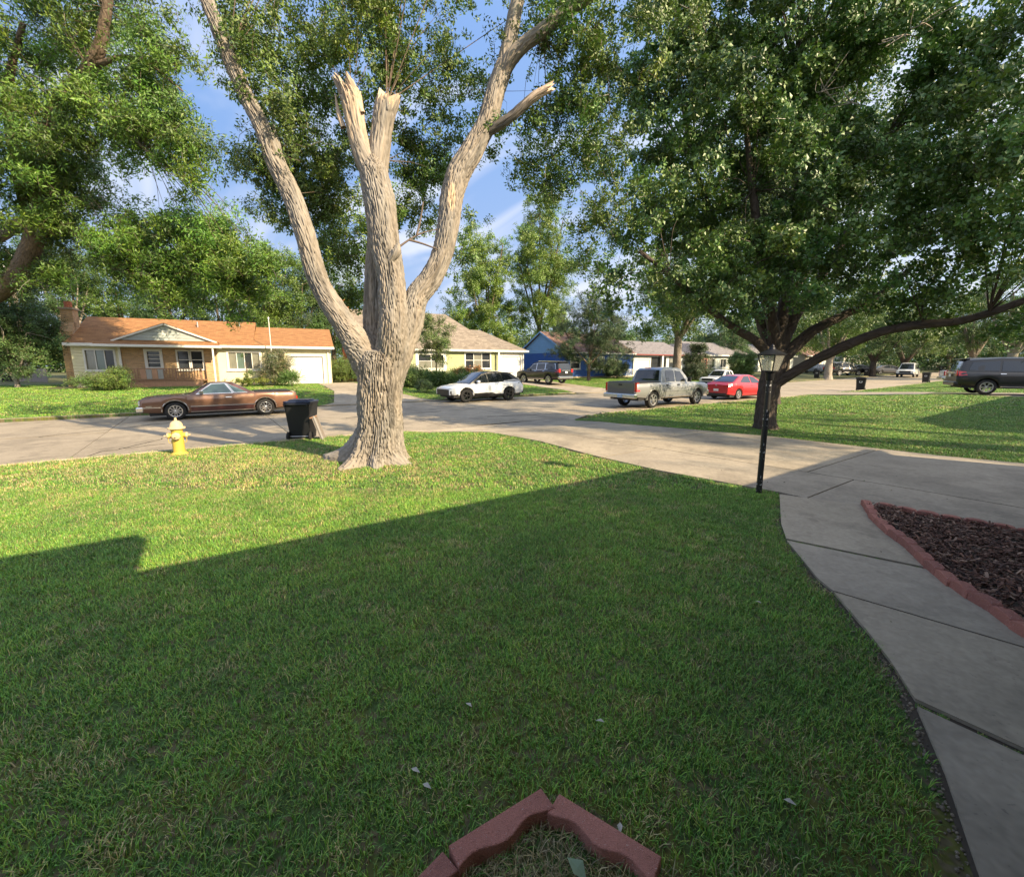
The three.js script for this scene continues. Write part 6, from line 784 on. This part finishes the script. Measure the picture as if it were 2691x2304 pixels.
function bin(label, x, d, turn, { lid = M.plastic, logo = true, y, group } = {}) {
  const o = thing('wheeled_bin', label, 'bin', V(x, d, y ?? land(x, d)), turn, group);
  const q = (w, l, y2) => [[-w, y2, l], [w, y2, l], [w, y2, -l], [-w, y2, -l]], A = q(0.245, 0.25, 0.06), B = q(0.31, 0.36, 0.98), v = []; for (let i = 0; i < 4; i++) { const j = (i + 1) % 4; v.push(...A[i], ...A[j], ...B[j], ...A[i], ...B[j], ...B[i]); } v.push(...A[0], ...A[2], ...A[1], ...A[0], ...A[3], ...A[2]);
  const g = new THREE.BufferGeometry(); g.setAttribute('position', new THREE.Float32BufferAttribute(v, 3)); g.computeVertexNormals(); mesh('tub', [g, box(0.66, 0.05, 0.76, 0, 0.955, 0, 0.015), ...[-0.12, 0.12].map((k) => bar([k * 0.9, 0.12, 0.262], [k * 1.1, 0.9, 0.352], 0.03, 0.012))], M.plastic, o);
  mesh('lid', [box(0.68, 0.05, 0.74, 0, 1.006, 0.03, 0.02), box(0.5, 0.04, 0.5, 0, 1.05, 0.03, 0.018)], lid, o); mesh('handle', [bar([-0.28, 0.98, -0.42], [0.28, 0.98, -0.42], 0.016, 0.016, 8), box(0.03, 0.06, 0.1, -0.27, 0.94, -0.4), box(0.03, 0.06, 0.1, 0.27, 0.94, -0.4)], M.plastic, o);
  for (const s of [1, -1]) { const w = mesh('wheel', moved(lathe([[0.02, -0.03], [0.125, -0.03], [0.13, 0], [0.125, 0.03], [0.02, 0.03]], 20), 0, 0, 0, 0, 0, Math.PI / 2), M.tyre, o); w.position.set(s * 0.275, 0.13, -0.27); }
  mesh('axle', bar([-0.27, 0.13, -0.27], [0.27, 0.13, -0.27], 0.012, 0.012, 8), M.alloy, o);
  if (logo) { const lg = mesh('recycling_mark', binLogo, M.white, o); lg.position.set(0, 0.74, 0.345); lg.rotation.x = -0.12; lg.scale.setScalar(1.5); }
  return o;
}
{
  const navy = std([0.02, 0.028, 0.06], 0.35), b = bin('large black wheeled bin with blue lid at the kerb beside the elm', -5.62, 11.65, 0.12, { lid: navy, logo: false, y: 0.055 });
  b.rotation.y = 0.12 + Math.PI;
  const bd = thing('wooden_board', 'narrow weathered wooden board frame leaning against the black bin', 'board', V(-5.02, 11.45, 0.09), 0.2); bd.rotation.z = 0.3;
  mesh('panel', box(0.04, 0.62, 0.3, 0, 0, 0), M.fencewood, bd); mesh('edge_strip', box(0.03, 0.66, 0.03, 0.04, 0, 0.15), M.deckgrey, bd); mesh('edge_strip', box(0.03, 0.66, 0.03, 0.04, 0, -0.15), M.fencewood, bd); mesh('top_strip', box(0.12, 0.03, 0.32, -0.01, 0.625, 0), M.deckwood, bd);
}
[['dark wheeled bin with white mark at the neighbour kerb, nearest down the street', 2257, 35.2, -0.75], ['dark wheeled bin just behind the nearest one down the street', 2268, 66, -0.8], ['dark wheeled bin with white mark right of the white van', 2425, 47, -0.9], ['dark wheeled bin at the far kerb left of the pale tree trunk', 2139, 58, -0.7], ['dark wheeled bin farthest down the street, left of a pair', 2461, 86, -0.8], ['dark wheeled bin farthest down the street, right of a pair', 2470, 87, -0.8]].forEach(([label, px, d, turn], i) => bin(label, at(px, d), d, turn, { group: 'bins set out along the street', y: (() => { const [s, t] = toST(at(px, d), d); return t > NEAR_T && t < FAR_T ? streetY(s) + 0.01 : land(at(px, d), d); })() }));
bin('dark blue wheeled bin with white mark far left in front of the grey fence', at(28, 37.5), 37.5, 0.8, { group: 'bins set out along the street' });
function boardFence(name, label, x0, d0, x1, d1, h, bw, mat) { const L = Math.hypot(x1 - x0, d1 - d0), o = thing(name, label, 'fence', V(x0, d0, land(x0, d0)), Math.atan2(d1 - d0, x1 - x0)); const n = Math.round(L / bw); for (let i = 0; i < n; i++) mesh('board', box(bw - 0.012, h * RR(0.98, 1.02), 0.02, (i + 0.5) * bw, 0.02, 0), mat, o); mesh('rail', box(L, 0.08, 0.04, L / 2, 0.25, -0.035), mat, o); mesh('rail', box(L, 0.08, 0.04, L / 2, h * 0.8, -0.035), mat, o); for (let i = 0; i <= L / 2.4; i++) mesh('post', box(0.1, h + 0.1, 0.1, i * 2.4, -0.1, -0.11), mat, o); }
boardFence('board_fence', 'low grey board fence at far left behind the dark blue bin', at(46, 38), 38, at(135, 36), 36, 1.1, 0.15, M.fencewood);
boardFence('board_fence', 'brown board fence between the tan house and the green cottage', at(873, 39), 39, at(962, 43), 43, 1.6, 0.15, M.fencewood);
{ const x = at(88, 39), d = 39, u = thing('utility_pole', 'grey utility pole with transformer behind the left tree', 'utility pole', V(x, d, land(x, d))); mesh('pole', lathe([[0, 0], [0.2, 0], [0.14, 11], [0, 11.02]], 14), BARK.grey, u); mesh('transformer', lathe([[0, 0], [0.25, 0.02], [0.27, 0.1], [0.27, 0.85], [0.2, 0.95], [0, 0.97]], 18).translate(-0.5, 8.9, 0.1), M.alloy, u); mesh('crossarm', box(2.2, 0.1, 0.1, 0, 10.3, 0.14), BARK.brown, u); for (const k of [-0.9, -0.45, 0.5, 0.95]) mesh('insulator', lathe([[0.03, 0], [0.05, 0.05], [0.03, 0.1], [0.05, 0.14], [0, 0.17]], 8).translate(k, 10.4, 0.14), M.trim, u); }
// shrubs and garden plants
function shrub(name, label, x, d, r, h, sp, { clusters = 22, per = 16, scale = 1, tone, size, hollow = 0.3, group } = {}) {
  const t = thing(name, label, 'shrub', V(x, d, land(x, d) - 0.02), 0, group), y = t.position.y, st = []; for (let i = 0; i < 6; i++) st.push(tube([new THREE.Vector3(0, -0.02, 0), new THREE.Vector3(gauss() * r * 0.25, h * 0.35, gauss() * r * 0.25), new THREE.Vector3(gauss() * r * 0.5, h * 0.75, gauss() * r * 0.5)], [0.018, 0.012, 0.006], 5, 0.15, null, null, false));
  mesh('stems', st, BARK.brown, t).userData.kind = 'stuff';
  foliage(t, sp, [{ c: new THREE.Vector3(x, y + h * 0.5, -d), r, sy: h * 0.5 / r }], { clusters, per, size: size ?? r * 0.45, scale, tone, hollow, name: 'leaves' }); return t;
}
const G = (px, d) => [at(px, d), d];
shrub('round_shrub', 'low rounded bright green shrub beside the porch deck', ...G(294, 25.6), 0.95, 1.15, SP.bush, { clusters: 60, per: 20, scale: 1.3, hollow: 0.5, tone: [1.2, 1.15, 0.9] });
shrub('low_plant', 'low leafy ground plants at the foot of the cream wall', ...G(222, 26.2), 0.7, 0.45, SP.bush, { clusters: 20, scale: 1.4 });
shrub('flowering_shrub', 'tall loose shrub with pale flowers left of the white garage door', ...G(733, 31.4), 0.95, 2.5, SP.flower, { clusters: 70, per: 16, scale: 1.1, hollow: 0.2, tone: [1.1, 1.1, 1] });
for (let i = 0; i < 4; i++) shrub('lime_plant', 'low yellow green bed plant by the tan house, ' + ORD[i] + ' from the left', ...G(640 + i * 30, 29.6 + i * 0.5), 0.5, 0.45, SP.lime, { clusters: 14, per: 12, group: 'yellow green bed plants by the tan house' });
shrub('iris_plant', 'clump of upright green leaves at the garage door corner', ...G(770, 31), 0.4, 0.9, SP.straplike, { clusters: 8, per: 8 });
shrub('slender_sapling', 'slender sapling in front of the tan house window', ...G(656, 29.8), 0.3, 2.2, SP.bush, { clusters: 10, per: 8, scale: 1.3, hollow: 0.2 });
shrub('side_shrub', 'green shrub beside the fence between the two nearest houses', ...G(905, 37), 1.1, 2.0, SP.bush, { clusters: 60, per: 18, scale: 1.6, tone: [1.1, 1.05, 0.9] });
shrub('broad_shrub', 'broad dark green shrub right of the elm trunk before the cottage', ...G(1078, 33), 0.9, 1.4, SP.bush, { clusters: 60, per: 18, scale: 1.6, tone: [0.95, 1, 0.9] });
shrub('round_shrub', 'small round grey green shrub on the lawn left of the white parked car', ...G(1117, 29.5), 0.5, 0.75, SP.bush, { clusters: 34, per: 16, scale: 1.1, tone: [0.6, 0.7, 0.8], hollow: 0.5 });
for (let i = 0; i < 7; i++) shrub('daylily_plant', 'clump of long arching leaves before the green cottage, ' + ORD[i] + ' from the left', ...G(1105 + i * 26, 33.2 + R() * 2.5), 0.7, 0.85, SP.straplike, { clusters: 14, per: 9, scale: 1.0, tone: [1, 1, 0.9], size: 0.5, group: 'strap leaved plants in the cottage bed' });
for (let i = 0; i < 4; i++) shrub('orange_flower', 'orange flowering plant behind the white parked car, ' + ORD[i] + ' from the left', ...G(1208 + i * 14, 35.6), 0.5, 1.5, SP.orange, { clusters: 16, per: 10, scale: 1.2, group: 'orange flowers in the cottage bed' });
shrub('arborvitae', 'cone shaped evergreen beyond the red car, left of a pair', ...G(1929, 62), 0.9, 3.0, SP.bush, { clusters: 60, per: 20, scale: 2.2, tone: [0.8, 0.95, 0.8], size: 0.5 });
shrub('arborvitae', 'cone shaped evergreen beyond the red car, right of a pair', ...G(1957, 62), 1.0, 3.2, SP.bush, { clusters: 60, per: 20, scale: 2.2, tone: [0.95, 1.05, 0.8], size: 0.5 });
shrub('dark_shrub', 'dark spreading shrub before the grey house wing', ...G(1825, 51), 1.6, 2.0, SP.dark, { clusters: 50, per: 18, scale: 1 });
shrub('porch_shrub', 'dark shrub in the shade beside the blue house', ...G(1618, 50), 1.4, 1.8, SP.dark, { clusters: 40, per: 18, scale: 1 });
// fallen leaves and scraps on the lawn and drive
[[1080, 2010], [1110, 2050], [1240, 1850], [1590, 1890], [1630, 2150], [2003, 1580], [2060, 2090]].forEach(([px, py], i) => { const dir = P(px, py, 1).sub(new THREE.Vector3(0, EYE, 0)), t = (0.19 - EYE) / dir.y, x = dir.x * t, d = -dir.z * t, pos = []; leafGeo(pos, 0, 0, 0, new THREE.Vector3(1, 0.15, 0).normalize(), new THREE.Vector3(-0.15, 1, 0.1).normalize(), 0.05, 0.022, 0.3, 0.45); const g = new THREE.BufferGeometry(); g.setAttribute('position', new THREE.Float32BufferAttribute(pos, 3)); g.computeVertexNormals(); const o = single('fallen_leaf', 'small dry pale leaf on the shaded lawn, ' + ORD[i] + ' from the left', 'leaf', norm(g), std([0.45, 0.42, 0.36], 0.8, { side: THREE.DoubleSide }), V(x, d, 0.172), R() * 6, 'dry leaves on the lawn'); });
{ // bigger green leaf and straw in the corner bed
  const pos = []; leafGeo(pos, 0, 0, 0, new THREE.Vector3(1, 0.5, 0).normalize(), new THREE.Vector3(-0.45, 1, 0).normalize(), 0.09, 0.06, 0.2, 0.5); const g = new THREE.BufferGeometry(); g.setAttribute('position', new THREE.Float32BufferAttribute(pos, 3)); g.computeVertexNormals(); single('fallen_leaf', 'pale green leaf lying in the corner bed clippings', 'leaf', norm(g), std([0.2, 0.27, 0.16], 0.7, { side: THREE.DoubleSide }), V(0.27, 1.3, 0.18), 2.4);
}
// ---------------------------------------------------------------- grass
const drivePoly = [...DL.map(([t, s]) => ST(s, t)).reverse(), ...DR.map(([t, s]) => ST(s, t))];
const walkPoly = [[4.0, 6.3], [3.22, 5.01], [2.97, 4.5], [2.7, 3.63], [2.62, 3.2], [2.42, 2.55], [1.93, 1.75], [1.6, 1.37], [1.1, 0.4], [3.2, 0.4], [3.6, 2.3], [3.62, 2.9], [3.9, 3.85], [4.25, 4.7], [4.85, 5.75]];
const BLOCK = [drivePoly, walkPoly, BED, CORNER, ...FARDRIVES.map((f) => [...f.a.map(([t, s]) => ST(s, t)).reverse(), ...f.b.map(([t, s]) => ST(s, t))]), [ST(33.2, -9), ST(37.8, -9), ST(37.8, 12.6), ST(33.2, 12.6)]];
const EDGES = [[0.12, 1.585, -0.215, 1.38], [0.54, 1.335, 0.19, 1.575], [-0.255, 1.35, -0.44, 1.14]];
function lawn(x, d, m = 0) { const [s, t] = toST(x, d); if (t > NEAR_T - 0.005 - m * 0.4 && t < FAR_T + 0.2 + m) return false; if (t > 45 || d < 0.5) return false; for (const b of BLOCK) { if (inPoly(x, d, b)) return false; if (m) for (const [a, c] of [[m, 0], [-m, 0], [0, m], [0, -m]]) if (inPoly(x + a, d + c, b)) return false; } if (Math.hypot(x + 2.72, d - 8.62) < 0.5) return false; if (t > 36.2 && s > -8 && s < 60) return false; return true; }
function tuft(n, rad, hmin, hmax, w, straw, lie) {
  const pos = [], col = [], nrm = [];
  for (let i = 0; i < n; i++) { const a = R() * 6.28, q = rad * Math.sqrt(R()), x = Math.cos(a) * q, z = Math.sin(a) * q, h = RR(hmin, hmax), b = R() * 6.28, ln = h * (0.25 + lie * R()), dx = Math.cos(b) * ln, dz = Math.sin(b) * ln, c = b + 1.57 + gauss() * 0.5, wx = Math.cos(c) * w / 2 * RR(0.7, 1.2), wz = Math.sin(c) * w / 2 * RR(0.7, 1.2);
    const m = [x + dx * 0.4, h * 0.62, z + dz * 0.4], t = [x + dx, h * RR(0.72, 1), z + dz];
    pos.push(x - wx, 0, z - wz, x + wx, 0, z + wz, m[0] + wx * 0.8, m[1], m[2] + wz * 0.8, x - wx, 0, z - wz, m[0] + wx * 0.8, m[1], m[2] + wz * 0.8, m[0] - wx * 0.8, m[1], m[2] - wz * 0.8, m[0] - wx * 0.8, m[1], m[2] - wz * 0.8, m[0] + wx * 0.8, m[1], m[2] + wz * 0.8, ...t);
    const k = RR(0.6, 1.4), cc = R() < straw ? pick([[0.5, 0.41, 0.17], [0.42, 0.34, 0.15], [0.58, 0.49, 0.26]]) : pick([[0.12, 0.31, 0.034], [0.15, 0.35, 0.038], [0.095, 0.255, 0.03], [0.22, 0.4, 0.048], [0.33, 0.44, 0.066]]); for (let q2 = 0; q2 < 9; q2++) col.push(cc[0] * k, cc[1] * k, cc[2] * k); }
  const g = new THREE.BufferGeometry(); g.setAttribute('position', new THREE.Float32BufferAttribute(pos, 3)); g.setAttribute('color', new THREE.Float32BufferAttribute(col, 3)); g.computeVertexNormals(); return g;
}
const grassMat = phys([1, 1, 1], 0.55, { vertexColors: true, transmission: 0.25, thickness: 0, side: THREE.DoubleSide });
const dryness = (x, d) => clamp(0.06 + 0.75 * Math.exp(-(((x + 4.6) / 3.6) ** 2) - (((d - 8.3) / 1.9) ** 2)) + 0.35 * Math.exp(-(((x + 9) / 4) ** 2) - (((d - 7.6) / 1.5) ** 2)) + mix(0.14, 0.3, sstep(4, 8, d)) * (fbm3(x * 0.45, d * 0.45, 4, 3)) + 0.12 * N2(x * 2.2, d * 2.2) + (toST(x, d)[1] > 11.6 && toST(x, d)[1] < 12.7 ? 0.12 : 0));
const grassGroup = new THREE.Group(); grassGroup.name = 'lawn_grass'; grassGroup.userData = { kind: 'stuff', label: 'mown lawn grass covering the front yards', category: 'grass' }; scene.add(grassGroup);
function sow(cell, d0, d1, tufts, edge, sc) {
  const per = tufts.map(() => []), o = new THREE.Object3D(), c = new THREE.Color();
  for (let d = d0; d < d1; d += cell) for (let x = -1.3 * d - 1.5; x < 1.3 * d + 1.5; x += cell) {
    const xx = x + (R() - 0.5) * cell, dd = d + (R() - 0.5) * cell; if (dd < d0 || !lawn(xx, dd, edge)) continue; if (EDGES.some(([a, b, e, f]) => { const L2 = (e - a) ** 2 + (f - b) ** 2, u = clamp(((xx - a) * (e - a) + (dd - b) * (f - b)) / L2); return Math.hypot(xx - mix(a, e, u), dd - mix(b, f, u)) < 0.058; })) continue;
    const dr = dryness(xx, dd), k = Math.min(tufts.length - 1, Math.floor((R() < dr ? 2 : R() < dr * 1.5 ? 1 : 0) * tufts.length / 3 + R() * tufts.length / 3)), g = fbm3(xx * 0.7, dd * 0.7, 1, 3), f = N2(xx * 4, dd * 4), b = 1 + 0.3 * g + 0.15 * f; per[k].push([xx, dd, b * (1 + 0.1 * g), b, b * (1 - 0.1 * g), 1 + 0.16 * f]);
  }
  per.forEach((l, k) => { if (!l.length) return; const im = new THREE.InstancedMesh(tufts[k], grassMat, l.length); l.forEach(([x, d, r, g, b, h], i) => { o.position.set(x, land(x, d) - 0.004, -d); o.rotation.set(0, R() * 6.28, 0); o.scale.set(sc, sc * h, sc); o.updateMatrix(); im.setMatrixAt(i, o.matrix); im.setColorAt(i, c.setRGB(r, g, b)); }); im.name = 'grass_tufts'; im.userData.kind = 'stuff'; im.castShadow = im.receiveShadow = true; grassGroup.add(im); });
}
const near = [0.02, 0.02, 0.03, 0.2, 0.25, 0.2, 0.5, 0.6, 0.55].map((s) => tuft(80, 0.085, 0.026, 0.052, 0.0044, s, 0.95));
const mid = [0.02, 0.04, 0.2, 0.25, 0.55, 0.6].map((s) => tuft(64, 0.12, 0.03, 0.058, 0.0085, s, 1.1));
const far = [0.02, 0.05, 0.2, 0.25, 0.45, 0.5].map((s) => tuft(80, 0.26, 0.035, 0.065, 0.018, s, 1.0));
sow(0.088, 0.75, 6.5, near, 0.03, 1); sow(0.15, 6.5, 16.5, mid, 0.04, 1); sow(0.34, 16.5, 52, far, 0.1, 1);
{ // weeds in the open joints of the walk
  const g = tuft(26, 0.02, 0.01, 0.03, 0.004, 0.35, 1.2), L = []; for (const [a, b, c, d] of [[2.99, 4.52, 3.86, 3.84], [2.27, 2.18, 2.9, 1.3]]) for (let i = 0; i < 34; i++) { const u = R() ** 1.3; L.push([mix(a, c, u) + gauss() * 0.006, mix(b, d, u) + gauss() * 0.006]); }
  const im = new THREE.InstancedMesh(g, grassMat, L.length), o = new THREE.Object3D(); L.forEach(([x, d], i) => { o.position.set(x, land(x, d) + 0.004, -d); o.rotation.y = R() * 6; o.scale.setScalar(RR(0.5, 1.1)); o.updateMatrix(); im.setMatrixAt(i, o.matrix); }); im.name = 'joint_weeds'; im.userData = { kind: 'stuff' }; grassGroup.add(im);
}
{ // dry clippings, dirt crumbs and weeds: corner bed and the edge of the walk
  const dryT = [0.9, 0.7, 0.5].map((s) => tuft(40, 0.07, 0.012, 0.04, 0.004, s, 2.4)), o = new THREE.Object3D(), c = new THREE.Color(), ims = dryT.map((g) => []);
  for (let i = 0; i < 430; i++) { const x = RR(-0.7, 0.9), d = RR(0.75, 1.58); if (inPoly(x, d, CORNER)) pick(ims).push([x, d, RR(0.5, 1.0)]); }
  ims.forEach((l, k) => { const im = new THREE.InstancedMesh(dryT[k], grassMat, l.length); l.forEach(([x, d, b], i) => { o.position.set(x, land(x, d) + 0.005, -d); o.rotation.set(0, R() * 6.28, 0); o.scale.set(1, RR(0.7, 1.6), 1); o.updateMatrix(); im.setMatrixAt(i, o.matrix); im.setColorAt(i, c.setRGB(b, b, b * 1.05)); }); im.name = 'dry_clippings'; im.userData = { kind: 'stuff' }; grassGroup.add(im); });
  const cg = new THREE.DodecahedronGeometry(0.0075, 0), n = 620, im = new THREE.InstancedMesh(norm(cg), std([1, 1, 1], 1), n); let k = 0;
  const we = WALK.flatMap((w, i) => i === 0 ? [w[0], w[1], w[2]] : i === 1 ? [w[1], w[2]] : i === 2 ? [w[1], w[2], w[3]] : [w[1], w[2], w[3]]);
  while (k < n) { const i = Math.floor(R() * (we.length - 1)), u = R(), x = mix(we[i][0], we[i + 1][0], u) - 0.02 - Math.abs(gauss()) * 0.05, d = mix(we[i][1], we[i + 1][1], u); o.position.set(x, land(x, d) + 0.006, -d); o.rotation.set(R() * 6, R() * 6, R() * 6); o.scale.setScalar(RR(0.3, 1.2)); o.updateMatrix(); im.setMatrixAt(k, o.matrix); const b = RR(0.1, 0.36); im.setColorAt(k, c.setRGB(b * 0.8, b * 0.66, b * 0.48)); k++; }
  im.name = 'edge_gravel'; im.userData = { kind: 'stuff', label: 'loose grit along the edge of the walkway', category: 'gravel' }; scene.add(im);
}
{ // leaf litter and crumbs on the drive, the walk and along the kerbs
  const pos = []; leafGeo(pos, -0.02, 0, 0, new THREE.Vector3(1, 0.1, 0).normalize(), new THREE.Vector3(-0.1, 1, 0).normalize(), 0.04, 0.022, 0.3, 0.45); const g = new THREE.BufferGeometry(); g.setAttribute('position', new THREE.Float32BufferAttribute(pos, 3)); g.computeVertexNormals();
  const L = []; while (L.length < 420) { const s = RR(-12, 24), t = R() < 0.5 ? RR(12.75, 13.5) : RR(-0.5, 12.5); const [x, d] = ST(s, t); if (d < 1.2) continue; if (t > 12.7 || inPoly(x, d, drivePoly) || (R() < 0.3 && inPoly(x, d, walkPoly))) L.push([x, d, t > 12.7 ? streetY(s) + 0.006 : land(x, d) + 0.031]); }
  const im = new THREE.InstancedMesh(g, std([1, 1, 1], 0.9, { side: THREE.DoubleSide }), L.length), o = new THREE.Object3D(), c = new THREE.Color(); L.forEach(([x, d, y], i) => { o.position.set(x, y, -d); o.rotation.set(gauss() * 0.3, R() * 6.3, gauss() * 0.3); o.scale.setScalar(RR(0.3, 1.0)); o.updateMatrix(); im.setMatrixAt(i, o.matrix); im.setColorAt(i, c.setRGB(...pick([[0.1, 0.07, 0.04], [0.2, 0.14, 0.07], [0.06, 0.05, 0.035], [0.12, 0.14, 0.05]]))); }); im.name = 'leaf_litter'; im.userData = { kind: 'stuff', label: 'scattered small dry leaves on the pavement', category: 'leaves' }; scene.add(im);
}
renderer.render(scene, camera);
